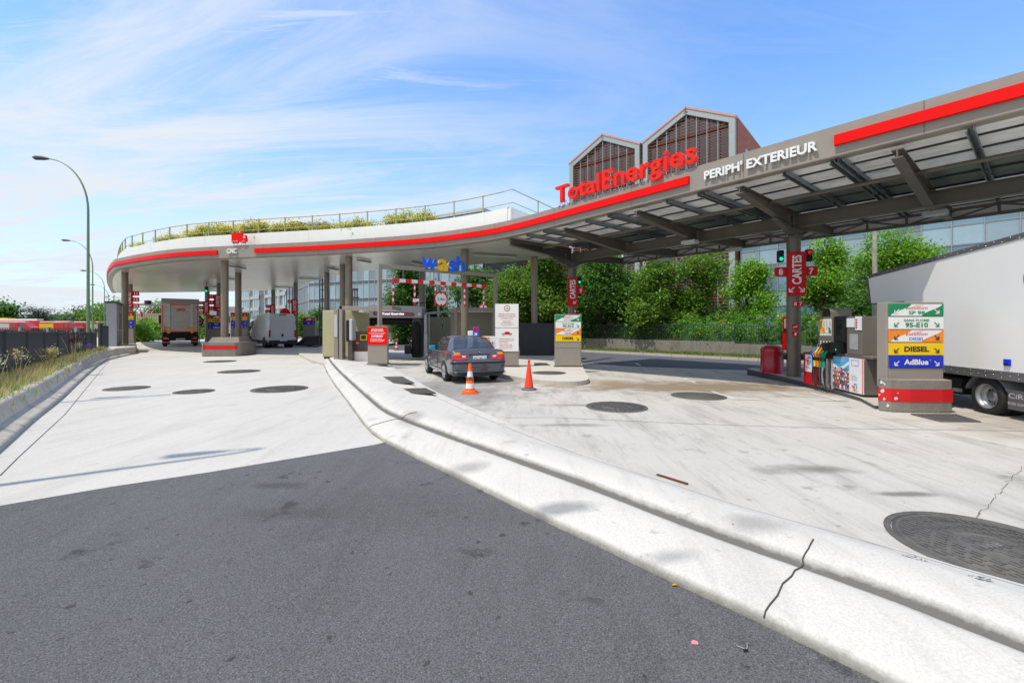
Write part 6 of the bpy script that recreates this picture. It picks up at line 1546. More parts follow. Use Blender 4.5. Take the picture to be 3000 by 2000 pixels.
b = MB(); b.box(.75, .82, -.006, 0, 1.5, 1.86, BLUE); b.text('AdBlue', .785, 1.68, .045, -.01, SIGW, rot=PI/2, bold=.03, width=.3); b.build('blue_panel', t)
b = MB()
for i in range(4): b.box(.93+i*.15, .97+i*.15, bb_y, -.03, 1.2, 1.29, WHITE)
b.box(.8, 1.5, -.03, .1, .85, 1.18, BLACK); b.build('nozzle_holder', t)
noz = [(.79, BLUE2), (.9, YELLOW), (1.06, ORANGE), (1.22, mat('nozzle_green', (0.0, .3, .13), .4)), (1.38, mat('nozzle_green', (0, 0, 0)))]
for i, (x_, m_) in enumerate(noz):
    b = MB(); b.tube([(x_, -.05, 1.12), (x_-.02, -.1, 1.0), (x_-.06, -.14, .93), (x_-.05, -.13, .85)], [.02, .028, .045, .03], m_, 10); b.tube([(x_, -.05, 1.1), (x_+.02, -.03, 1.2)], .012, GREYM, 8)
    b.tube([(x_-.05, -.13, .86), (x_-.05, -.13, .72)], .026, BLACK, 10)
    b.tube([(x_-.03, -.16, .98), (x_+.03, -.2, .93), (x_+.02, -.17, .86)], .01, BLACK, 6); b.build('nozzle', t); nz = t.children[-1]
    b = MB(); b.cyl((x_-.05, -.13, .76), (x_-.05, -.13, .60), .032, m_); b.build('grip_sleeve', nz)
    b = MB(); b.tube([(x_-.05, -.13, .6), (x_-.04, -.15, .4), (x_+.0, -.15, .2), (x_+.12, -.12, .05), (x_+.25, -.06, .02)], .017, BLACK, 8); b.build('hose', nz)
b = MB()
for i in range(6): b.box(.82+i*.12, .86+i*.12, -.01, .06, .08, .82, GREYL if i % 2 else CHROME)
b.box(.78, 1.5, .06, .1, .08, .85, PT); b.build('hose_guides', t)
b = MB(); b.box(.0, .74, -.04, .55, .05, .9, REDS); b.box(-.01, .76, -.06, .58, .9, .94, GREYD); b.build('red_cabinet', t, bevel=.015)
b = MB(); b.box(.12, .5, -.046, -.04, .4, .88, SIGW); b.build('white_panel', t)
def tlogo(b, cx, cz, s_, y_):
    b.tube([(cx-.5*s_, y_, cz+.1*s_), (cx-.1*s_, y_, cz+.05*s_), (cx+.1*s_, y_, cz-.02*s_)], .07*s_, RED, 5); b.tube([(cx-.12*s_, y_, cz+.05*s_), (cx+.0, y_, cz-.35*s_)], .07*s_, RED, 5)
    a = [(cx+.2*s_+.28*s_*math.cos(q), y_, cz+.1*s_+.3*s_*math.sin(q)) for q in [2.6-.35*i for i in range(15)]]
    b.tube(a[:7], .06*s_, BLUE2, 5); b.tube(a[6:11], .06*s_, mat('logo_teal', (.05, .4, .35), .4), 5); b.tube(a[10:], .06*s_, YELLOW, 5)
b = MB(); tlogo(b, .3, .7, .28, -.05); b.text('TotalEnergies', .3, .52, .035, -.05, REDS, width=.26); b.build('brand_mark', t)
# printed panel: sky above a cheering crowd, white right part
CR = [mat('print_'+str(i), c_, .5) for i, c_ in enumerate(((.5, .2, .1), (.75, .25, .05), (.2, .07, .05), (.6, .05, .25), (.1, .1, .4), (.75, .6, .5), (.05, .03, .03), (.7, .1, .08), (.3, .12, .4), (.85, .7, .65)))]
SKYP = mat('print_sky', (.08, .38, .65), .5)
x0_, x1_, z0_, z1_ = 1.5, L_+.02, .12, .92; y_ = -.005
b = MB(); b.box(x0_, x1_, y_, .02, z0_, z1_, SIGW); xm = x0_+.7
rect(b, x0_, xm, z0_, z1_, y_-.002, SKYP); rect(b, x1_-.025, x1_, z0_, z1_, y_-.002, RED)
b.poly([(x0_, y_-.003, .74), (x0_+.3, y_-.003, .64), (xm, y_-.003, .84), (xm, y_-.003, .76), (x0_+.3, y_-.003, .56), (x0_, y_-.003, .62)][::-1], SIGW)
random.seed(21)
for r_ in range(5):
    zz = .6 - r_*.1; rad = .035+.008*r_; nx = int(.7/(rad*2.1))
    for i in range(nx+1):
        cx = x0_+.03+i*(.64/nx)+random.uniform(-.015, .015); cz = zz+random.uniform(-.02, .02); yy = y_-.004-r_*.0012
        body_m = random.choice(CR[3:5]+CR[7:9]+CR[1:2]+[SKYP, SIGW]); skin = random.choice((CR[0], CR[2], CR[5], CR[9]))
        v = [(cx-rad*1.5, yy, max(z0_, cz-.14)), (cx+rad*1.5, yy, max(z0_, cz-.14)), (cx+rad*1.1, yy, cz-rad*.8), (cx-rad*1.1, yy, cz-rad*.8)]
        v = [(min(max(p[0], x0_), xm), p[1], p[2]) for p in v]; b.poly(v, body_m)
        def disc(cx, cz, rx, rz_, yv, m_): b.poly([(min(max(cx+rx*math.cos(2*PI*q/12), x0_), xm), yv, max(z0_, cz+rz_*math.sin(2*PI*q/12))) for q in range(12)], m_)
        disc(cx, cz+rad*.15, rad*random.uniform(.9, 1.15), rad*1.1, yy-.0003, CR[6] if random.random() < .75 else CR[2]); disc(cx, cz-rad*.1, rad*.65, rad*.85, yy-.0006, skin); disc(cx, cz-rad*.5, rad*.25, rad*.18, yy-.0009, SIGW)
b.text('Toutes nos energies', x0_+.33, .86, .03, y_-.004, SIGW, width=.42); b.text('se rassemblent', x0_+.33, .82, .03, y_-.004, SIGW, width=.32)
for i, s_ in enumerate(('TotalEnergies,', 'sponsor officiel de la', 'Coupe du Monde de', 'Rugby France 2023')): b.text(s_, xm+.1, .52-i*.036, .022, y_-.003, BLUE, align='l', width=(.16, .26, .22, .23)[i])
tlogo(b, xm+.22, .25, .2, y_-.004); b.text('TotalEnergies', xm+.24, .165, .025, y_-.004, REDS, width=.22); b.tube([(xm+.1, y_-.003, .75), (xm+.1, y_-.003, .88), (xm+.38, y_-.003, .88), (xm+.38, y_-.003, .75), (xm+.1, y_-.003, .75)], .003, BLUE, 4)
b.build('printed_panel', t)
# white hoop guard and grey back-to-back unit beyond the totem
t = thing('hoop_guard', 'white tubular hoop guard between the dispenser and the five-row price sign', 'guard rail', (8.28, 10.0, .06), 0)
b = MB(); b.tube([(-.03, -.05, 0), (-.03, -.05, .72), (0, -.05, .8), (.08, -.05, .84), (.6, -.05, .84), (.68, -.05, .8), (.7, -.05, .72), (.7, -.05, 0)], .022, WHITE, 8); b.build('tube', t)
t = thing('tank_cover_case', 'taupe service case with dark duck-shaped smear behind the white hoop', 'case', (8.3, 10.25, .06), 0)
b = MB(); b.box(-.05, .75, 0, .3, 0, .88, PT); b.build('case', t, bevel=.015); b = MB(); b.box(.05, .65, -.006, 0, .1, .78, PT); b.build('door', t, bevel=.004)
b = MB(); q = [(.3, .2), (.4, .15), (.5, .16), (.58, .24), (.6, .36), (.57, .38), (.54, .28), (.42, .28), (.33, .24)]
b.poly([(x, -.009, z) for x, z in q], BLACK); b.tube([(.44, -.009, .16), (.43, -.009, .08)], .004, BLACK, 4); b.tube([(.5, -.009, .16), (.5, -.009, .08)], .004, BLACK, 4); b.build('smear', t)
# red domed bin
p = Wg(2259, 1095, .06)
t = thing('sand_bin', 'red domed cylindrical sand bin standing beside the pillar of pumps 8 and 7', 'bin', (9.05, 15.45, .06))
REDBIN = mat('bin_red', (0.36, 0.008, 0.02), .35, 0, .05, coat=.3)
b = MB(); b.lathe([(.4, 0), (.4, .03), (.355, .05), (.35, .72), (.355, .74), (.35, .76)], REDBIN, n=36); b.build('drum', t)
b = MB(); b.lathe([(.355, .76), (.35, .82), (.3, .9), (.2, .95), (.08, .975), (.0005, .98)], REDBIN, n=36)
for i in range(3): b.box(.05, .28, -.352+i*.0, -.34, .6+i*.05, .615+i*.05, REDBIN)
b.build('lid', t)
# dispensers under the lorry canopy
def far_pump(label, x, y, z, rz):
    t = thing('fuel_dispenser', label, 'fuel pump', (x, y, z), rz)
    b = MB(); b.box(-.6, .6, 0, .6, 0, 1.2, TAUPE_D); b.build('lower_case', t, bevel=.03); b = MB(); b.box(-.55, .3, .1, .5, 1.2, 2.25, GREYL); b.build('upper_case', t, bevel=.03)
    b = MB(); b.box(-.45, .1, .08, .1, 1.5, 1.9, BLACK); b.build('display', t); b = MB(); b.box(.25, .5, -.02, .4, .4, 1.7, PLB); b.build('hose_unit', t, bevel=.03)
    b = MB(); b.tube([(.4, -.05, 1.5), (.5, -.2, .9), (.45, -.2, .3), (.3, -.1, .5), (.3, -.05, 1.2)], .03, BLACK); b.build('hose', t)
far_pump('grey fuel dispenser behind the van beside the short gas price sign', -18.4, 40.4, .14, .1)
far_pump('pale fuel dispenser between the lorry and the front canopy column', -29.0, 43.5, .2, .35)
t = thing('red_bin', 'small red bin beside the front lorry canopy column', 'bin', (-23.2, 35.9, .2), .3)
b = MB(); b.box(-.3, .3, -.25, .25, 0, .95, REDS); b.build('case', t, bevel=.05); b = MB(); b.box(-.2, .2, -.26, -.25, .7, .85, BLACK); b.build('flap', t)
t = thing('wheel_ramp', 'low black folded metal ramp lying right of the white van', 'ramp', (-16.6, 36.8, .0), .15)
b = MB(); b.side([(-1.4, .1), (1.2, .1), (1.9, .7), (1.5, .75), (.6, .95), (-.6, .85)], 0, 1.1, PLB); b.build('deck', t, bevel=.03); b = MB(); b.box(-.6, 1.2, -.04, 0, .3, .4, GREYD); b.box(1.4, 2.2, .2, .6, .1, .7, PLB); b.build('bracket', t, bevel=.02)
# ================================================================ street lamps
def arc_lamp(label, base, h, reach, dirv=(-1, 0), m=LAMPG, r=.08, grp='curved green street lamps', head=True):
    t = thing('street_lamp', label, 'street lamp', base, 0, grp)
    d = Vector((dirv[0], dirv[1], 0)).normalized(); b = MB()
    pts = [(0, 0, 0), (0, 0, h*.35), (0, 0, h*.74)]; n = 12
    for i in range(1, n+1):
        a = PI/2*i/n; o = reach*.93*(1-math.cos(a)); z = h*.74+h*.26*math.sin(a)**1.0
        pts.append((d.x*o, d.y*o, z))
    rr = [r, r*.8, r*.62] + [r*.58-(r*.28)*i/n for i in range(1, n+1)]
    b.tube(pts, rr, m, 12); b.build('pole', t)
    b = MB(); e = Vector(pts[-1]); f = e+d*reach*.32
    b.tube([tuple(e-d*.1), tuple(e+d*.15+Vector((0,0,.03))), tuple(e+d*.55+Vector((0,0,.05))), tuple(f+Vector((0,0,.08)))], [.05, .1, .11, .02], GREYD, 10); b.build('lamp_head', t)
    b = MB(); b.box(-r*1.05, r*1.05, -r*1.08, 0, .5, .95, m); b.build('access_door', t)
    return t
arc_lamp('tall curved pale green street lamp rising behind the fence at far left', (-21.3, 22.3, 0.1), 10.0, 2.25)
arc_lamp('second green street lamp whose arm appears just left of the canopy tip', (-43.0, 45.5, 0), 10.5, 2.6)
arc_lamp('third green street lamp standing behind the left tip of the canopy', (-62.0, 67.5, 0), 10.2, 3.0)
arc_lamp('farthest green street lamp low behind the leftmost column', (-80.0, 88, 0), 10, 3.0)
arc_lamp('green street lamp beside the glass offices seen left of the white van', (-52.0, 88, 0), 10.2, 3.5, (-1, 0))
arc_lamp('green street lamp rising behind the gas sign right of the white van', (-30.0, 62, 0), 9.5, 3.0, (-1, 0))
arc_lamp('green street lamp behind the striped height bar', (-10.0, 58.0, 0), 8.5, 3.2, (-.6, .8))
arc_lamp('street lamp out of the picture on the left that shades the lane', (-8.1, 2.75, 0.1), 14.7, 1.5, (-.85, -.4))
arc_lamp('street lamp out of the picture beside the left fence', (-12.4, 8.0, 0.3), 13.0, 2.0, (-.8, -.4))
t = thing('mast', 'straight pale lichen covered mast behind the fuel dispenser', 'mast', (13.9, 17.0, -.2))
b = MB(); b.cyl((0, 0, 0), (0, 0, 6.2), .09, mat('lichen_pole', (.42, .44, .34), .7, 0, .35, 3), .075, n=14); b.build('pole', t); b = MB(); b.box(-.14, .14, -.14, .14, 0, .03, GALV); b.build('base_plate', t)

# ================================================================ left fence, hut
t = thing('slatted_fence', 'anthracite slatted metal fence behind the weeds on the left', 'fence', (0, 0, 0))
fa = Vector((-8.0, 5.4)); fb_ = Vector((-21.6, 23.1)); fl = (fb_-fa).length; fd = (fb_-fa)/fl; fn = Vector((fd.y, -fd.x))
npan = int(fl/1.9)
for i in range(npan):
    b = MB(); a = fa+fd*(i*fl/npan); zt = 1.62-.0125*i*1.9
    for j in range(22):
        q = a+fd*(.06+j*(fl/npan-.1)/22); q2 = q+fd*.05
        b.prism([(q.x, q.y), (q2.x, q2.y), (q2.x-fn.x*.012, q2.y-fn.y*.012), (q.x-fn.x*.012, q.y-fn.y*.012)][::-1], .25, zt-.04, FENCE)
    for zz in (zt-.04, .35):
        q0, q1 = a, a+fd*fl/npan
        b.prism([(q0.x+fn.x*.02, q0.y+fn.y*.02), (q1.x+fn.x*.02, q1.y+fn.y*.02), (q1.x-fn.x*.03, q1.y-fn.y*.03), (q0.x-fn.x*.03, q0.y-fn.y*.03)], zz, zz+.04, FENCE)
    b.build('panel', t); b = MB(); b.cyl((a.x, a.y, .2), (a.x, a.y, zt+.03), .04, FENCE); b.build('post', t)
b = MB(); q0 = fa - fn*.35 if (fa-fn*.35).x < fa.x else fa+fn*.35; sgn = -1 if (fn.x > 0) else 1
q0 = fa+fn*sgn*.3; q1 = fb_+fn*sgn*.3
b.prism([(q0.x, q0.y), (q1.x, q1.y), (q1.x+fn.x*sgn*.05, q1.y+fn.y*sgn*.05), (q0.x+fn.x*sgn*.05, q0.y+fn.y*sgn*.05)], .2, .78, mat('screen_boards', (.16, .13, .1), .7)); b.build('lower_screen', t)
t = thing('gate_railing', 'short dark railing gate between slatted fence and grey hut', 'gate', (-21.9, 23.6, .3), 0)
b = MB()
for i in range(7): b.box(-i*.28-.02, -i*.28+.02, i*.38, i*.38+.04, .1, 1.4, FENCE)
b.tube([(0, 0, 1.4), (-1.7, 2.3, 1.4)], .03, FENCE, 6); b.tube([(0, 0, .15), (-1.7, 2.3, .15)], .03, FENCE, 6); b.build('bars', t)
b = MB(); b.box(-.06, .06, -.06, .06, 0, 1.55, FENCE); b.build('post', t)
HUTM = mat('roughcast_grey', (.34, .35, .38), .9, 0, .1, 8, bump=.8, bscale=60)
t = thing('technical_hut', 'narrow grey roughcast hut with dark flat roof edge by the leftmost column', 'hut', (-25.35, 27.7, .42), .66)
b = MB(); b.box(0, .5, 0, 4.0, 0, 2.75, HUTM); b.build('wall', t); b = MB(); b.box(-.06, .56, -.06, 4.06, 2.75, 2.85, mat('roof_trim_blue', (.02, .03, .06), .5)); b.build('roof', t)
for i in range(4):
    b = MB(); b.box(.5, .525, 1.0+i*.7, 1.6+i*.7, 1.0, 2.3, GREYL); b.box(.525, .53, 1.05+i*.7, 1.55+i*.7, 1.05, 2.25, GLS2); b.build('window', t)
b = MB(); b.box(-.3, .1, -1.4, -1.0, -.1, .2, KERBD) ; 

# ================================================================ railing along the service road
WALLM = ground_mat('old_wall', (0.24, 0.225, 0.19), (0.06, 0.06, 0.03), bump=.6, gscale=18, grain=.25, spots=.9, streak=(1, 0), streak_amt=.5, rough=.95)
t = thing('retaining_wall', 'low weathered concrete wall under the dark railing beyond the service road', 'wall', (0, 0, 0))
for k0, k1_, zt in ((-60, -6, .78), (-6, 9.5, .72), (9.5, 28, .6)):
    q = [R(k0, -3.1), R(k1_, -3.1), R(k1_, -3.4), R(k0, -3.4)]; b = MB(); b.prism([(p.x, p.y) for p in q], -.3, zt, WALLM); b.build('wall_section', t, bevel=.02)
BAR = mat('railing_slate', (0.045, 0.06, 0.075), .4, .3)
def railing(label, k0, k1_, z0, z1, pitch=.135, rnd=1):
    t = thing('railing', label, 'railing', (0, 0, 0)); n_ = int((k1_-k0)/2.6); w_ = (k1_-k0)/n_
    for i in range(n_):
        b = MB(); ka = k0+i*w_
        b.tube([R(ka, -3.25, z1), R(ka+w_, -3.25, z1)], .028, BAR, 6); b.tube([R(ka, -3.25, z0+.06), R(ka+w_, -3.25, z0+.06)], .022, BAR, 6)
        m_ = int(w_/pitch)
        for j in range(1, m_): b.tube([R(ka+j*w_/m_, -3.25, z0+.06), R(ka+j*w_/m_, -3.25, z1)], .013, BAR, 4)
        b.build('panel', t); b = MB(); b.tube([R(ka, -3.25, z0-.15), R(ka, -3.25, z1+.04)], .03, BAR, 6); b.build('post', t)
    return t
railing('dark vertical bar railing on the wall left of the step behind pillar nine', -52, 9.4, .75, 1.82)
railing('lower dark vertical bar railing running right of the step towards the dispenser', 9.45, 27, .62, 1.72)

# ================================================================ vegetation
L_MID = leaf_mat('leaf_mid', (0.14, 0.28, 0.035)); L_DARK = leaf_mat('leaf_dark', (0.085, 0.2, 0.035), .45, (0.13, .24, .03)); L_LIGHT = leaf_mat('leaf_light', (0.19, 0.40, 0.035), .4, (.28, .42, .04))
L_IVY = leaf_mat('leaf_ivy', (0.13, 0.36, 0.045), .55, (.28, .46, .05)); L_FAR = leaf_mat('leaf_far', (0.08, 0.15, 0.06), .3, (.12, .2, .07)); L_YEL = leaf_mat('flower_yellow', (0.78, 0.7, 0.1), .35, (.6, .38, .1))
L_ROOF = leaf_mat('leaf_roof', (0.28, 0.38, 0.1), .4, (.4, .32, .1)); L_PUR = leaf_mat('leaf_purple', (0.06, 0.02, 0.03), .4, (.08, .03, .04)); L_DRY = leaf_mat('dry_grass', (0.55, 0.46, 0.22), .4, (.35, .38, .12)); L_WHF = leaf_mat('white_flower', (.6, .62, .5), .2, (.5, .5, .4)); L_CEDAR = leaf_mat('leaf_cedar', (0.03, 0.06, 0.035), .3, (.05, .08, .04))
def leaves(b, blobs, n, size, m, rng, hollow=.45, droop=.0, flat=0.0, hold=None):
    """leaf-sized bent quads spread through ellipsoid blobs (cx, cy, cz, rx, ry, rz), clumped"""
    vol = [bl[3]*bl[4]+bl[4]*bl[5]+bl[3]*bl[5] for bl in blobs]; tot = sum(vol); V = []; Fc = []; k = 0
    for bl, vv in zip(blobs, vol):
        cnt = int(n*vv/tot); ncl = max(4, cnt//26)
        for _ in range(ncl):
            while True:
                x, y, z = rng.uniform(-1, 1), rng.uniform(-1, 1), rng.uniform(-1, 1); r = math.sqrt(x*x+y*y+z*z)
                if hollow < r < 1 or (r < 1 and rng.random() < .12): break
            f = rng.uniform(.82, 1.12); cx, cy, cz = bl[0]+x*bl[3]*f, bl[1]+y*bl[4]*f, bl[2]+z*bl[5]*f; cr = size*rng.uniform(1.6, 3.4)
            for _ in range(26):
                px = cx+rng.gauss(0, cr*.5); py = cy+rng.gauss(0, cr*.5); pz = cz+rng.gauss(0, cr*.4)-droop*rng.random()
                s = size*rng.uniform(.5, 1.0); th = rng.uniform(0, 2*PI); ph = rng.uniform(-1, 1)*(1-flat)
                ux, uy, uz = math.cos(th)*math.cos(ph), math.sin(th)*math.cos(ph), math.sin(ph)
                a2 = th+PI/2; q = rng.uniform(-.8, .8)*(1-flat); wx, wy, wz = math.cos(a2)*math.cos(q), math.sin(a2)*math.cos(q), math.sin(q)
                h = s*.36
                V += [(px, py, pz), (px+ux*s*.5+wx*h, py+uy*s*.5+wy*h, pz+uz*s*.5+wz*h), (px+ux*s, py+uy*s, pz+uz*s), (px+ux*s*.5-wx*h, py+uy*s*.5-wy*h, pz+uz*s*.5-wz*h)]
                Fc.append((k, k+1, k+2, k+3)); k += 4
    b.add(V, Fc, m)
def tree(label, x, y, h, w, n=6000, size=.28, m=None, seed=1, trunk=.35, name='tree', cat='tree', grp='trees behind the railing', z0=-.2, shape='round', leader=True, hollow=.45, kind='pale'):
    rng = random.Random(seed); t = thing(name, label, cat, (x, y, z0), 0, grp); m = m or L_MID
    blobs = []; cz0 = h*trunk
    if shape == 'tall':
        nb_ = 9
        for i in range(nb_):
            f = i/(nb_-1); rr = w*.5*(.75-.5*abs(f-.4)); blobs.append((rng.uniform(-.15, .15)*w, rng.uniform(-.15, .15)*w, cz0+(h-cz0)*(.08+.84*f), rr, rr, (h-cz0)*.12))
    else:
        nb_ = 19
        for i in range(nb_):
            a = rng.uniform(0, 2*PI); f = rng.random(); rad = w*.5*rng.uniform(.2, .8)*(1.1-.65*f*f); rr = w*rng.uniform(.1, .24)
            blobs.append((math.cos(a)*rad, math.sin(a)*rad, cz0+(h-cz0)*(.12+.74*f), rr, rr, rr*.8))
        blobs.append((0, 0, h-w*.22, w*.22, w*.22, w*.24))
    b = MB(); r0 = max(.08, h*.022)
    b.tube([(0, 0, 0), (.05*w*rng.uniform(-1, 1), 0, h*.3), (.04*w, .03*w, h*.6), (0, 0, h*.85)], [r0, r0*.8, r0*.5, r0*.15], BARK, 8)
    for bl in blobs:
        zs = min(bl[2]*.75, h*.6); b.tube([(0, 0, zs*.75), (bl[0]*.5, bl[1]*.5, (zs+bl[2])*.5), (bl[0], bl[1], bl[2])], [r0*.35, r0*.22, r0*.06], BARK, 5)
    b.build('trunk', t)
    b = MB(); leaves(b, blobs, n, size, m, rng, hollow); b.build('crown', t)
    return t
def treepx(label, px, ytop, Y, wpx, **k):
    if Y < 52: k['n'] = int(k.get('n', 6000)*1.9); k['size'] = k.get('size', .28)*1.15
    s = F/Y; h = CZ+(H-ytop)/s + .2; tree(label, (px-1500)/s, Y, h, wpx/s, **k)
treepx('tall narrow dark green tree seen through the wash portal', 1188, 752, 48, 120, n=9000, size=.3, shape='tall', trunk=.05, m=L_DARK, seed=3)
treepx('low dark bush tree right of the tall narrow tree in the portal', 1262, 835, 50, 90, n=4000, size=.3, trunk=.1, m=L_DARK, seed=4)
treepx('dark tree directly behind the right post of the wash portal', 1395, 790, 44, 190, n=9000, size=.3, trunk=.05, m=L_DARK, seed=5)
treepx('bright green tree between portal post and dark canopy column', 1505, 785, 40, 200, n=10000, size=.27, trunk=.05, m=L_MID, seed=6)
treepx('tall mid green tree left of pillar nine', 1610, 715, 40, 230, n=12000, size=.28, trunk=.05, m=L_MID, seed=7)
treepx('broad dense dark green tree right of pillar nine', 1770, 735, 37, 290, n=14000, size=.26, trunk=.05, m=L_DARK, seed=8)
treepx('thin drooping tree in front of the gabled brick building', 1930, 755, 34, 200, n=8000, size=.24, trunk=.2, m=L_MID, seed=9, hollow=.1)
treepx('feathery tall tree below the gabled brick building', 2065, 725, 34, 230, n=9500, size=.22, trunk=.15, m=L_MID, seed=10, hollow=.1)
treepx('light branching young tree left of pillar eight', 2195, 765, 30, 140, n=4000, size=.22, trunk=.25, m=L_LIGHT, seed=11, hollow=.1)
treepx('bright green feathery tree right of pillar eight', 2420, 690, 26, 190, n=8500, size=.18, trunk=.15, m=L_LIGHT, seed=12, hollow=.2)
treepx('large bright feathery tree above the box lorry nose', 2600, 660, 27.5, 260, n=13000, size=.18, trunk=.12, m=L_LIGHT, seed=13, hollow=.2)
treepx('small lighter tree filling the gap right of the broad dark tree', 1860, 800, 40, 180, n=7000, size=.25, trunk=.05, m=L_LIGHT, seed=41, hollow=.2)
treepx('low shadowy tree behind the portal post', 1450, 830, 47, 170, n=6000, size=.28, trunk=.05, m=L_DARK, seed=42)
treepx('dark dense low tree behind the lorry nose', 2530, 850, 24, 220, n=6500, size=.2, trunk=.05, m=L_DARK, seed=14)
# ivy covered bank behind the railing
rng = random.Random(31)
for i, (k0, k1_, hh, mm, lb) in enumerate(((-50, -28, 2.6, L_LIGHT, 'flowering bright hedge seen under the wash gantry'), (-28, -12, 2.4, L_LIGHT, 'bright green hedge behind the saloon and wash screens'), (-12, -2, 2.6, L_IVY, 'glossy green hedge left of pillar nine'), (-2, 8, 2.75, L_IVY, 'glossy ivy hedge right of pillar nine'), (8, 18, 3.0, L_IVY, 'tall glossy ivy hedge left of pillar eight'), (18, 29, 3.0, L_IVY, 'glossy ivy hedge behind the fuel dispenser'))):
    t = thing('hedge', lb, 'hedge', tuple(R((k0+k1_)/2, -5, -.2)), 0, 'hedges along the railing'); o = t.location
    bl = []; nn = int((k1_-k0)/1.3)
    for j in range(nn):
        p = R(k0+(j+.5)*(k1_-k0)/nn, -4.9+rng.uniform(-.3, .3)) - o; r_ = rng.uniform(.9, 1.15)
        bl.append((p.x, p.y, hh*.5, r_*1.1, r_*1.1, hh*.5*rng.uniform(.85, 1.08)))
    b = MB(); leaves(b, bl, 2300*nn if i > 1 else 1100*nn, .14 if i > 2 else .18, mm, rng, .8); b.build('foliage', t)
    b = MB(); leaves(b, bl, 30*nn, .14, L_YEL if i else L_WHF, rng, .9); b.build('blossom', t)
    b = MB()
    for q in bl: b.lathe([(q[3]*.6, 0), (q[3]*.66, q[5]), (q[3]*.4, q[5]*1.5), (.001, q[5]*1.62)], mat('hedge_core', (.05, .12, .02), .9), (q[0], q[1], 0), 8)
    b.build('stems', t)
# grass tufts along the verge (stuff)
def tufts(name, label, pts, n, hgt, m, rng, spread=.12, wd=.012):
    b = MB(); V = []; Fc = []; k = 0
    for _ in range(n):
        p = pts(rng); hh = hgt*rng.uniform(.35, 1.1)
        for _ in range(5):
            a = rng.uniform(0, 2*PI); l = rng.uniform(.1, .6)*hh; x, y = p[0]+rng.gauss(0, spread), p[1]+rng.gauss(0, spread); w_ = wd
            V += [(x-math.sin(a)*w_, y+math.cos(a)*w_, p[2]), (x+math.sin(a)*w_, y-math.cos(a)*w_, p[2]), (x+math.cos(a)*l, y+math.sin(a)*l, p[2]+hh*rng.uniform(.6, 1))]; Fc.append((k, k+1, k+2)); k += 3
    b.add(V, Fc, m); o = b.build(name); tag(o, label, 'grass', kind='stuff'); return o
tufts('grass', 'rough grass growing along the verge below the wall', lambda r: R(r.uniform(-55, 27), -r.uniform(.5, 3.0), -.09), 7500, .2, leaf_mat('verge_grass', (.12, .2, .03), .4, (.3, .32, .08)), random.Random(2), .15, .02)
bkl = [(p[0], p[1]) for p in back]
def weedpt(r):
    i = r.randrange(len(bkl)-6); f = r.random()**1.3; return (bkl[i][0]-.1-f*1.6, bkl[i][1]+.05-f*.3, .33)
def keep(fn):
    def g_(r):
        while True:
            p = fn(r)
            if 2.5 < p[1] < 23.5: return p
    return g_
tufts('dry_grass', 'dry yellow grass growing on the strip between kerb wall and fence', keep(weedpt), 15000, .4, L_DRY, random.Random(3), .12, .011)
tufts('green_grass', 'green weeds growing among the dry grass beside the left fence', keep(weedpt), 8000, .3, L_LIGHT, random.Random(4), .12, .016)
# single taller weeds
WD = [('tall pale thistle with fluffy head beside the left fence', -9.7, 8.3, .75), ('drooping dry grass stalk leaning over the weeds', -10.9, 9.8, .8), ('rusty brown dock weed standing against the fence', -14.8, 15.0, 1.1), ('wispy white-headed weed near the end of the fence', -17.4, 17.8, .7), ('purple flowered weed at the end of the fence', -18.9, 19.8, .6), ('bushy dry weed clump beside the kerb wall', -13.2, 12.7, .7)]
for i, (lb, x, y, hh) in enumerate(WD):
    rr = random.Random(50+i); t = thing('weed', lb, 'weed', (x, y, .33), 0, 'tall weeds by the left fence'); b = MB()
    for _ in range(9 if i in (2, 5) else 4):
        dx, dy = rr.gauss(0, .12), rr.gauss(0, .12); b.tube([(dx*.3, dy*.3, 0), (dx, dy, hh*.6), (dx*1.8, dy*1.8, hh*rr.uniform(.8, 1.1))], [.008, .006, .003], L_DRY, 4)
    b.build('stem', t); b = MB(); mm = (L_WHF, L_DRY, L_PUR, L_WHF, leaf_mat('flower_violet', (.25, .12, .5), .2, (.3, .2, .5)), L_DRY)[i]
    leaves(b, [(0, 0, hh*.85, .12, .12, hh*.2)], 160 if i not in (2, 5) else 700, .05, mm, rr, .0); b.build('flower_head', t)

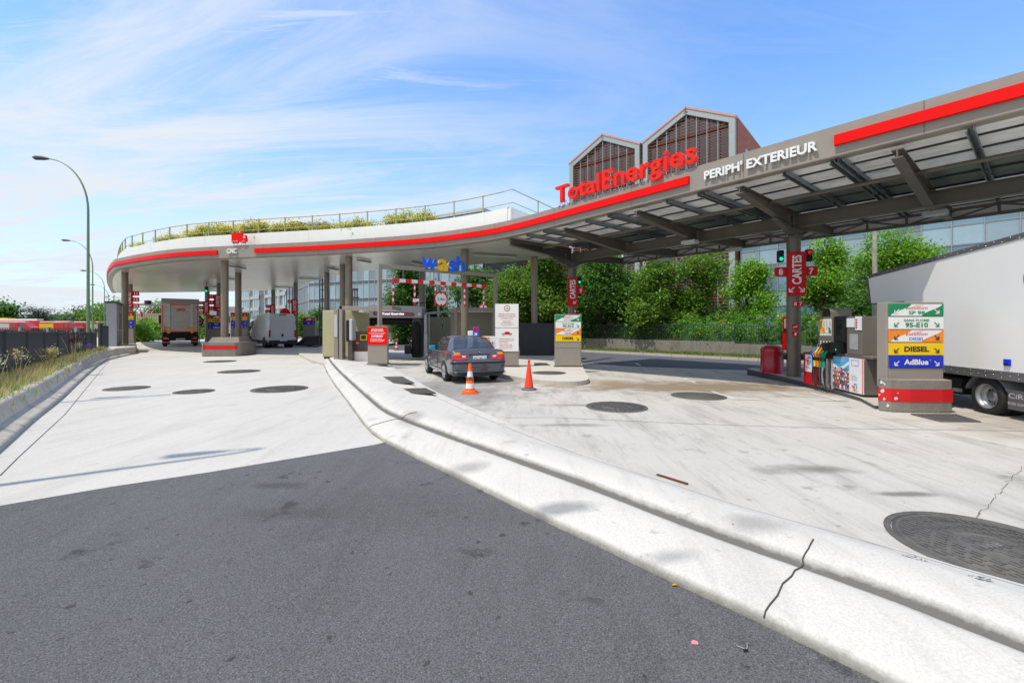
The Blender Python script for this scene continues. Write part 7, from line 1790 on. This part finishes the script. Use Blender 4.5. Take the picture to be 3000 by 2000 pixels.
# rooftop planting
ordn = ['first', 'second', 'third', 'fourth', 'fifth', 'sixth', 'seventh', 'eighth', 'ninth', 'tenth', 'eleventh', 'twelfth', 'thirteenth', 'fourteenth', 'fifteenth', 'sixteenth', 'seventeenth']
rin = offset(left[12:], -1.55)
roofs = [(395, 40, .55), (420, 40, .65), (500, 48, .75), (525, 40, .75), (575, 50, .95), (603, 55, 1.15), (640, 55, 1.15), (690, 55, .95), (745, 50, 1.1), (795, 50, .85), (835, 50, .8), (875, 55, 1.0), (945, 75, .85), (1010, 60, .7), (1075, 75, .85), (1165, 80, 1.05), (1238, 70, 1.1)]
for i, (px, wpx, hh) in enumerate(roofs):
    q = min(rin, key=lambda p: abs(xpx(p)-px)); s = F/q[1]; w_ = wpx/s*.72; rr = random.Random(80+i)
    t = thing('roof_shrub', 'yellow-green flowering shrub behind the roof rail, %s from the left' % ordn[i], 'shrub', (q[0], q[1], 6.2), 0, 'flowering shrubs on the canopy roof')
    b = MB(); H0 = hh*.8+.75
    bl = [(rr.uniform(-.6, .6)*w_, rr.uniform(-.3, .3), H0*rr.uniform(.5, .72), w_*rr.uniform(.4, .6), .45, H0*rr.uniform(.25, .38)) for _ in range(5)]
    leaves(b, bl, 2200, .13, L_ROOF, rr, .3); b.build('foliage', t)
    b = MB(); leaves(b, [(x, y, z+rz*.5, rx, ry, rz*.6) for x, y, z, rx, ry, rz in bl], 1300, .12, L_YEL, rr, .5); b.build('blossom', t)
    b = MB()
    for q2 in bl: b.tube([(q2[0]*.3, 0, 0), (q2[0], q2[1], q2[2])], [.03, .01], BARK, 4)
    b.build('stems', t)

# ================================================================ buildings
def brick_mat(name, c, c2, sx=3.2, sy=5.0):
    m = mat(name, c, .75, 0, .1, 1.2); nt = m.node_tree; b = nt.nodes['Principled BSDF']; L = nt.links
    tcn = nd(nt, 'ShaderNodeTexCoord'); sp = nd(nt, 'ShaderNodeSeparateXYZ'); L.new(tcn.outputs['Object'], sp.inputs[0])
    ad = nd(nt, 'ShaderNodeMath', operation='ADD'); L.new(sp.outputs[0], ad.inputs[0]); L.new(sp.outputs[1], ad.inputs[1])
    cb = nd(nt, 'ShaderNodeCombineXYZ'); L.new(ad.outputs[0], cb.inputs[0]); L.new(sp.outputs[2], cb.inputs[1])
    br = nd(nt, 'ShaderNodeTexBrick', i_Scale=1.0); br.inputs['Color1'].default_value = c4(c); br.inputs['Color2'].default_value = c4(c2); br.inputs['Mortar'].default_value = c4(tuple(v*.45 for v in c))
    br.inputs['Brick Width'].default_value = .9; br.inputs['Row Height'].default_value = .3; br.inputs['Mortar Size'].default_value = .018
    L.new(cb.outputs[0], br.inputs['Vector']); L.new(br.outputs['Color'], b.inputs['Base Color']); return m
TERRA = brick_mat('terracotta', (.36, .11, .055), (.42, .14, .07)); TERRL = mat('terracotta_louver', (.24, .085, .05), .6, 0, .1); TCAP = mat('pink_coping', (.6, .32, .27), .5)
ZINC = mat('zinc_frame', (.38, .42, .42), .45, .3, .05); ROOFZ = mat('zinc_roof', (.25, .26, .27), .5, .3); GB_ = glass_mat('office_glass_dark', (.05, .065, .09), .06)
def gable_house(t, k0, w, eave, peak, depth, front=True, zb=0, bays=7):
    """one gabled bay in local xz, front at y = 0"""
    x0, x1 = k0, k0+w; xm = (x0+x1)/2; fr = .55
    b = MB(); b.plate([(x0, zb), (x1, zb), (x1, eave), (xm, peak), (x0, eave)], .35, depth, TERRA); b.build('wall', t)
    b = MB(); o = .0
    def bar(p, q, wd, y0, y1, m_):
        d = Vector((q[0]-p[0], q[1]-p[1])).normalized(); nn = Vector((-d.y, d.x))*wd
        pts = [p, q, (q[0]+nn.x, q[1]+nn.y), (p[0]+nn.x, p[1]+nn.y)]
        ar = sum(pts[i][0]*pts[(i+1) % 4][1]-pts[(i+1) % 4][0]*pts[i][1] for i in range(4)); b.plate(pts if ar > 0 else pts[::-1], y0, y1, m_)
    bar((x0+.12, zb), (x0+.12, eave-.15), -fr, -.25, .34, ZINC); bar((x1-.12-fr, zb), (x1-.12-fr, eave-.15), -fr, -.25, .34, ZINC)
    bar((x0+.12, eave-.15), (xm, peak-.2), -fr, -.24, .345, ZINC); bar((xm, peak-.2), (x1-.12, eave-.15), -fr, -.24, .345, ZINC); b.build('frame', t)
    b = MB(); bar((x0-.02, eave), (xm, peak), -.2, -.3, depth, TCAP); bar((xm, peak), (x1+.02, eave), -.2, -.3, depth, TCAP); b.build('roof', t)
    xi0, xi1 = x0+.12+fr, x1-.12-fr
    def top(x): 
        f = (x-x0)/(xm-x0) if x < xm else (x1-x)/(x1-xm); return eave+(peak-eave)*f-.2-fr*1.15
    b = MB(); b.plate([(xi0, zb), (xi1, zb), (xi1, top(xi1)), (xm, top(xm)), (xi0, top(xi0))], .32, .345, GB_); b.build('glazing', t)
    b = MB(); z = zb+1
    while z < peak-.8:
        a, c = xi0, xi1
        if z > top(xi0):
            u = (z+.2+fr*1.15-eave)/(peak-eave); a = max(xi0, x0+(xm-x0)*u); c = min(xi1, x1-(x1-xm)*u)
        if c-a > .3: b.box(a, c, -.08, .02, z, z+.075, TERRL)
        z += .31
    b.build('louvres', t)
    b = MB()
    for i in range(1, bays+1):
        x = xi0+(xi1-xi0)*i/(bays+1); b.box(x-.03, x+.03, -.14, -.08, zb, top(x), ZINC)
    # floor slab bands
    zz = eave-.6
    while zz > zb+3: b.box(xi0, xi1, .2, .31, zz-.15, zz+.15, TERRL); zz -= 3.4
    b.build('mullions', t)
gt = Vector((.754, -.656)); gc = Vector((21.7, 42.8)); 
t = thing('brick_building', 'tall terracotta office building with two glazed louvred gables above the canopy', 'building', (gc.x, gc.y, -.2), math.atan2(gt.y, gt.x))
gable_house(t, -9.6, 9.6, 22.2, 24.6, 20); gable_house(t, -19.25, 9.5, 22.2, 24.6, 20)
b = MB(); b.box(0.002, .03, 3.0, 6.2, 17.0, 20.0, GB_); b.box(0.002, .03, 9, 13, 17.0, 20.0, GB_); b.box(.0, .05, 4.5, 4.6, 17, 20, ZINC); b.build('side_window', t)
# brick wing farther left, seen under the flat soffit and as small gables above the parapet
t = thing('brick_building', 'terracotta office wing with ribbon windows farther left under the soffit', 'building', (-1.5, 75.0, -.2), math.atan2(gt.y, gt.x)+.0)
gable_house(t, -9, 9.0, 19.6, 21.9, 12, bays=5); gable_house(t, -18.5, 9.0, 19.0, 21.3, 12, bays=5)
b = MB(); b.box(0.2, 9.5, 0.2, 10, 0, 15.5, TERRA); b.build('brick_block', t)
for z in (6.3, 9.7, 13.1):
    b = MB(); b.box(1.8, 6.4, .1, .19, z, z+1.7, ZINC); 
    for i in range(6): b.box(1.85+i*.76, 2.55+i*.76, .08, .1, z+.06, z+1.64, GB_)
    b.build('window', t)
    b = MB(); b.box(8.0, 9.2, .08, .19, z, z+1.7, GB_); b.build('window', t)
# glass office buildings
GOF = glass_mat('office_glass_blue', (.10, .19, .26), .05, island=.45); GOF2 = glass_mat('office_glass_pale', (.22, .32, .38), .1, island=.35); SPAN = glass_mat('spandrel_glass', (.02, .045, .09), .1, island=.2)
ALW = mat('alu_white', (.55, .57, .6), .4, .2, .04); ALG = mat('alu_grey', (.33, .36, .4), .4, .4, .05); CONCB = mat('pale_cladding', (.45, .46, .47), .6, 0, .08)
def glass_block(name, label, a, c, h, floors, bay, gm, sm, fm, depth=12, zb=0, cols=0, floor0=0, fs=.3, split=.0, solid=None, slab=.0):
    """curtain wall from a to c (xy)"""
    a = Vector(a); c = Vector(c); L_ = (c-a).length; t = thing(name, label, 'building', (a.x, a.y, -.2), math.atan2((c-a).y, (c-a).x))
    b = MB(); b.box(0, L_, .3, depth, zb, h, solid or GREYD); b.build('core', t)
    n = int(L_/bay); w = L_/n; fh = (h-zb)/floors; g1 = MB(); g2 = MB(); fr = MB()
    for f in range(floors):
        z0 = zb+f*fh
        for i in range(n):
            x0, x1 = i*w+.04, (i+1)*w-.04
            g1.add([(x0, .05, z0+fh*fs+.03), (x1, .05+random.uniform(-.012, .012), z0+fh*fs+.03), (x1, .05+random.uniform(-.012, .012), z0+fh-.03), (x0, .05, z0+fh-.03)], [(0,1,2,3)], gm)
            g2.add([(x0, .05, z0+.03), (x1, .05, z0+.03), (x1, .05, z0+fh*fs-.03), (x0, .05, z0+fh*fs-.03)], [(0,1,2,3)], sm)
        fr.box(0, L_, .0, .06, z0-.04, z0+.04, fm); fr.box(0, L_, .0, .06, z0+fh*fs-.03, z0+fh*fs+.03, fm)
        if split: fr.box(0, L_, .01, .06, z0+fh*split-.025, z0+fh*split+.025, fm)
        if slab: fr.box(0, L_, -.25, .05, z0-.1, z0+slab, CONCB)
    for i in range(n+1): fr.box(i*w-.03, i*w+.03, -.04, .06, zb, h, fm)
    if cols:
        for i in range(0, n+1, cols): fr.box(i*w-.35, i*w+.35, -.3, .05, zb, h, CONCB)
    g1.build('glazing', t); g2.build('spandrels', t); fr.build('frame', t)
    b = MB(); b.box(-.1, L_+.1, -.15, depth, h, h+.5, fm); b.build('roof', t)
    return t
glass_block('glass_building', 'blue glass office block behind the trees and box lorry at the right', (21.9, 42.4), (39, 21.3), 15.2, 4, 1.55, GOF, GOF2, ALG, fs=.36, split=.68)
glass_block('glass_building', 'blue grey curtain wall office building with dark spandrel bands behind the wash area', W(905, 972)[:2] if False else (-43.5, 95), (-6.0, 80), 21, 6, 1.4, GOF2, SPAN, ALW, fs=.22)
glass_block('glass_building', 'second blue grey curtain wall right of the portal tree', (-14.0, 66), (-4.0, 60), 17.5, 5, 1.3, GOF2, SPAN, ALW, fs=.2)
glass_block('glass_building', 'dark glazed stair block behind the white height disc', (-7.6, 63), (-3.6, 60.3), 17, 5, 2.0, GB_, SPAN, ALG, fs=.2)
glass_block('glass_building', 'white framed glass office block behind the white van', (-88, 142), (-72.5, 127.5), 27, 8, 1.6, GOF2, SPAN, CONCB, cols=8, fs=.1, slab=.8)
glass_block('glass_building', 'white framed glass office block left of the dark stair tower', (-70, 126), (-57.5, 113), 27, 8, 1.6, GOF2, SPAN, CONCB, cols=8, fs=.1, slab=.8)
for i, (a, c, lb) in enumerate((((-72.3, 127.0), (-70.2, 126.0), 'dark glazed stair tower between the two white framed office blocks'), ((-57.3, 112.6), (-53.5, 109.6), 'dark glazed stair tower right of the white framed office blocks'))):
    glass_block('stair_tower', lb, a, c, 27.5, 8, 1.5, GB_, SPAN, GREYD, fs=.2)
glass_block('glass_building', 'curtain wall office block between stair tower and wash cabinet', (-53.3, 109.4), (-43.7, 95.4), 24, 7, 1.4, GOF2, SPAN, ALW, fs=.22)
t = thing('apartment_block', 'white apartment block on the horizon at far left', 'building', (-262, 240, 0), .3)
b = MB(); b.box(0, 20, 0, 10, 0, 8.6, mat('far_white', (.55, .58, .62), .7)); b.build('wall', t)
for z in range(3):
    b = MB(); b.box(.5, 19.5, -.1, 0, 1.2+z*2.6, 2.2+z*2.6, GB_); b.build('window', t)
b = MB(); b.box(2, 5, 3, 7, 8.6, 10, mat('far_white', (0, 0, 0))); b.build('roof_plant', t)
t = thing('house', 'pale flat roofed building glimpsed right of the lorry', 'building', (-57, 75, -.2), .4)
b = MB(); b.box(0, 9, 0, 6, 0, 5.2, CONCB); b.build('wall', t); b = MB(); b.box(-.2, 9.2, -.2, 6.2, 5.2, 5.5, GREYL); b.build('roof', t); b = MB(); b.box(1, 8, -.05, 0, 2.6, 3.8, GB_); b.build('window', t)

# ================================================================ view under the lorry canopy
t = thing('noise_wall', 'beige ribbed timber noise wall left of the lorry', 'wall', (-54, 61.0, -.2), .1)
b = MB(); NW = mat('noise_wall_beige', (.38, .33, .22), .8, 0, .12)
for i in range(36): b.box(i*.3, i*.3+.24, -.05, .0, 0, 3.7, NW)
b.box(0, 10.8, 0, .15, 0, 3.6, NW); b.build('boards', t)
b = MB(); b.box(-.1, 10.9, -.08, .2, 3.6, 3.75, NW); b.build('capping', t)
FT = [('round green tree behind the lane beams left of the lorry', 470, 885, 78, 130, L_MID, 'tree'), ('dark purple leaved tree above the beige noise wall', 445, 912, 68, 90, L_PUR, 'tree'), ('bushy green tree left of the leftmost column', 330, 905, 95, 110, L_MID, 'tree'), ('green bush with pale blossom against the noise wall', 455, 945, 56, 55, L_LIGHT, 'bush'), ('pale green bush beside the leftmost price sign', 405, 958, 50, 45, L_LIGHT, 'bush'), ('tall green climber left on the noise wall', 430, 938, 58, 22, L_MID, 'bush'), ('light green tree right of the lorry', 590, 925, 62, 60, L_LIGHT, 'tree'), ('small green tree left of the short gas sign', 885, 918, 66, 70, L_MID, 'tree'), ('dark green tree row left end behind the vent pipes', 925, 905, 74, 90, L_DARK, 'tree'), ('small green tree beside the beige cabinet', 975, 912, 80, 70, L_MID, 'tree')]
for i, (lb, px, yt, Y, wp, mm, nm) in enumerate(FT):
    treepx(lb, px, yt, Y, wp, n=3500, size=.4 if Y > 60 else .3, m=mm, seed=100+i, trunk=.05, name=nm, cat=nm, grp='greenery behind the lorry canopy')
t = thing('white_blossom_bush', 'low bush covered with white blossom in front of the noise wall', 'bush', (-45.5, 56, -.2))
b = MB(); rr = random.Random(6); bl = [(i*1.3-3, 0, 1.0, 1.3, 1, 1.0+.2*(i % 2)) for i in range(6)]; leaves(b, bl, 4000, .25, L_MID, rr, .4); b.build('foliage', t); b = MB(); leaves(b, bl, 1800, .22, L_WHF, rr, .8); b.build('blossom', t)
# height limit portal in the distance
t = thing('height_limit_portal', 'grey height limit beam with small cameras and red white bars left of the lorry', 'barrier', (-42.5, 50, -.2), -.2)
b = MB(); b.cyl((0, 0, 4.4), (9.5, 2.5, 4.2), .12, GREYM); b.build('beam', t); b = MB(); b.cyl((9.5, 2.5, 0), (9.5, 2.5, 4.3), .12, GREYM); b.build('post', t)
for x_ in (1.2, 6.0): b = MB(); b.box(x_, x_+.5, .1, .5, 4.45, 4.85, BLACK); b.box(x_-.1, x_, .15, .45, 4.5, 4.8, WHITEP); b.build('camera', t)
for x_ in (.5, 4.2):
    b = MB()
    for i in range(5): b.cyl((x_+i*.3, .2, 3.5+i*.06), (x_+i*.3+.3, .3, 3.56+i*.06), .1, RW_R if i % 2 == 0 else RW_W)
    b.cyl((x_+.2, .2, 3.0), (x_+.2, .2, 3.5), .1, RW_R); b.build('striped_bar', t)
t = thing('round_road_sign', 'round no entry sign at the right side of the lorry', 'sign', (-28.8, 40.8, -.1))
b = MB(); b.lathe([(.45, 0), (.0005, 0)], REDS, (0, 0, 2.3), 22, 'y'); b.lathe([(.32, 0), (.0005, 0)], SIGW, (0, -.01, 2.3), 22, 'y'); b.box(-.22, .22, -.03, -.02, 2.22, 2.38, REDS); b.build('disc', t); b = MB(); b.cyl((0, .05, 0), (0, .05, 2.7), .04, GREYM); b.build('pole', t)
t = thing('stop_sign', 'red octagonal stop sign behind the roof of the white van', 'sign', (-22.75, 44.5, -.2))
b = MB(); b.poly([(.55*math.cos(PI/8+PI/4*i), 0, 3.2+.55*math.sin(PI/8+PI/4*i)) for i in range(8)], RED); b.build('disc', t); b = MB(); b.cyl((0, .05, 0), (0, .05, 3.0), .04, GREYM); b.build('pole', t)

# ================================================================ far left: motorway wall, fire engines, tree line
t = thing('motorway_parapet', 'long low grey motorway parapet with railing in front of the fire engines', 'wall', (-190, 115, 0), -.07)
MP = mat('parapet_grey', (.28, .27, .26), .8, 0, .1)
b = MB(); b.box(0, 135, 0, .5, -1, .42, MP); b.build('wall', t)
b = MB(); b.box(0, 135, .1, .2, 1.32, 1.45, GREYD)
for i in range(200): b.box(i*.67, i*.67+.1, .1, .2, .42, 1.32, GREYD)
b.build('railing', t)
for i in range(18): b = MB(); b.box(i*7.5, i*7.5+.7, -.1, .5, .4, 1.6, MP); b.build('pier', t)
FR = mat('engine_red', (.5, .015, .02), .35, coat=.4); FW = mat('engine_silver', (.5, .52, .55), .4); FY = mat('engine_yellow', (.75, .5, .0), .4); FO = mat('engine_orange', (.8, .22, .03), .4)
def engine(label, x, y, L_, bodym, kind, rz=0.0):
    t = thing('fire_engine', label, 'fire engine', (x, y, .1), rz, 'fire engines beyond the motorway wall')
    b = MB(); b.box(0, L_*.66, 0, 2.4, .6, 2.9, FR); b.box(0, L_*.66, -.02, 0, 2.65, 2.75, FO); b.build('body', t, bevel=.05)
    b = MB(); b.box(L_*.02, L_*.45, -.04, -.02, 1.0, 2.55, bodym); b.build('locker_shutter', t)
    b = MB(); b.plate([(L_*.67, .6), (L_, .6), (L_, 1.4), (L_*.93, 1.7), (L_*.82, 2.75), (L_*.67, 2.85)], 0, 2.3, FR); b.build('cab', t, bevel=.05)
    b = MB(); b.plate([(L_*.71, 1.7), (L_*.88, 1.65), (L_*.8, 2.5), (L_*.71, 2.5)], -.02, 0, GLS2); b.build('window', t)
    b = MB(); b.box(L_*.52, L_*.6, -.03, 0, 1.6, 2.3, GLS2); b.build('crew_window', t)
    b = MB(); b.box(-.3, L_*(.8 if kind else .6), .6, 1.5, 3.0, 3.25, WHITEP); b.build('ladder', t)
    for x_ in (L_*.16, L_*.8):
        b = MB(); b.cyl((x_, -.05, .5), (x_, .3, .5), .5, RUBBER, n=18); b.cyl((x_, -.07, .5), (x_, -.05, .5), .28, GREYM, n=14); b.build('wheel', t)
def xx(px, Y): return (px-1500)/F*Y
engine('fire engine with silver shutters leftmost in the row', xx(-25, 128), 128, 11.5, FW, 1)
engine('fire engine with yellow locker panel in the row', xx(113, 130), 130, 10.5, FY, 0)
engine('plain red fire van with orange window frame beside the yellow panel', xx(156, 124), 124, 6.5, FR, 0)
engine('red fire engine with white ladder left of the street lamp', xx(212, 132), 132, 8.0, FR, 1)
engine('fire engine with pale shutters right of the street lamp', xx(262, 130), 130, 8.0, FW, 1)
t = thing('long_vehicle', 'long vehicle with pale roof behind the leftmost fire engine', 'fire engine', (xx(-10, 140), 140, .1)); b = MB(); b.box(0, 14, 0, 2.4, .6, 3.6, FR); b.build('body', t, bevel=.05); b = MB(); b.box(-1, 12.5, .2, 2.2, 3.6, 4.2, WHITEP); b.build('roof_ladder', t); b = MB(); b.box(1, 5, -.02, 0, 2, 3, GLS2); b.build('window', t)
t = thing('yellow_engine', 'yellow topped vehicle at the far left frame edge', 'fire engine', (xx(-22, 145), 145, .1)); b = MB(); b.box(0, 5, 0, 2.4, .6, 4.6, FY); b.build('body', t, bevel=.1); b = MB(); b.box(4, 8, 0, 2.3, .6, 3.8, FR); b.build('cab', t, bevel=.1)
TL = [('dark broad tree at the left frame edge', 8, 890, 150, 70, L_DARK), ('low green trees left of the white apartment block', 45, 930, 180, 60, L_FAR), ('green tree right of the cedar', 170, 938, 190, 80, L_FAR), ('pointed dark tree in the distant row', 228, 922, 185, 60, L_DARK), ('rounded far tree left of the tall lamp', 205, 938, 180, 70, L_FAR), ('small topped tree beside the lamp pole', 253, 912, 165, 55, L_FAR), ('large green tree right of the lamp pole', 300, 898, 140, 100, L_MID), ('far green tree behind the grey hut', 345, 885, 150, 90, L_MID), ('low far tree between cedar and frame edge', 95, 940, 200, 90, L_FAR), ('distant tree just left of the hut', 285, 930, 170, 70, L_DARK), ('far tree filling the gap beside the cedar', 135, 944, 205, 60, L_FAR), ('low bushy far tree at the far left', -20, 925, 160, 90, L_FAR), ('distant round tree between cedar and lamp', 188, 930, 200, 50, L_MID)]
for i, (lb, px, yt, Y, wp, mm) in enumerate(TL):
    treepx(lb, px, yt, Y, wp*1.15, n=4200, size=1.1, m=mm, seed=200+i, trunk=.02, grp='trees on the horizon at the left', hollow=.2)
# cedar with flat tiers
rr = random.Random(9); Y = 150; X = xx(112, Y); t = thing('cedar_tree', 'dark cedar with flat spreading branches behind the fire engines', 'tree', (X, Y, 0), 0)
b = MB(); b.tube([(0, 0, 0), (0, 0, 7.6)], [.5, .1], BARK, 6); b.build('trunk', t); b = MB()
bl = [(rr.uniform(-5, 5)*(1-z_/11), rr.uniform(-2, 2), z_, rr.uniform(2.2, 3.6)*(1.15-z_/12), 2.5, .35) for z_ in (3, 3.8, 4.6, 5.4, 6.1, 6.8, 7.3, 5.0, 4.2, 6.4, 7.6)] + [(4.2, 0, 7.0, 1.6, 1, .3), (-3.2, 0, 7.6, 1.6, 1, .3)]
leaves(b, bl, 4000, .6, L_CEDAR, rr, .1, flat=.5); b.build('crown', t)
b = MB()
for i in range(60):
    a = i/59; b.add([], [], GRNDM)
hb = MB(); rr = random.Random(12); prev_ = None; top_ = []
for i in range(81):
    x_ = -420+i*12; top_.append((x_, 320, 5.5+2.2*math.sin(i*.7)+rr.uniform(-1.2, 1.2)))
hb.loft([[(x_, y_, -1), (x_, y_, z_)] for x_, y_, z_ in top_], mat('far_wood', (.05, .09, .05), .9, 0, .5, .2), False, False)
o = hb.build('distant_wood'); tag(o, 'distant wood reading as one dark green mass on the horizon', 'wood', kind='stuff')
# overhead cable at far left
t = thing('overhead_cable', 'thin dark cable crossing the sky at far left', 'cable', (0, 0, 0)); b = MB()
b.tube([D(-20, 895, 60), D(60, 902, 60), D(140, 907, 60), D(240, 908.5, 60), D(330, 904, 60)], .03, GREYD, 4); b.build('wire', t)
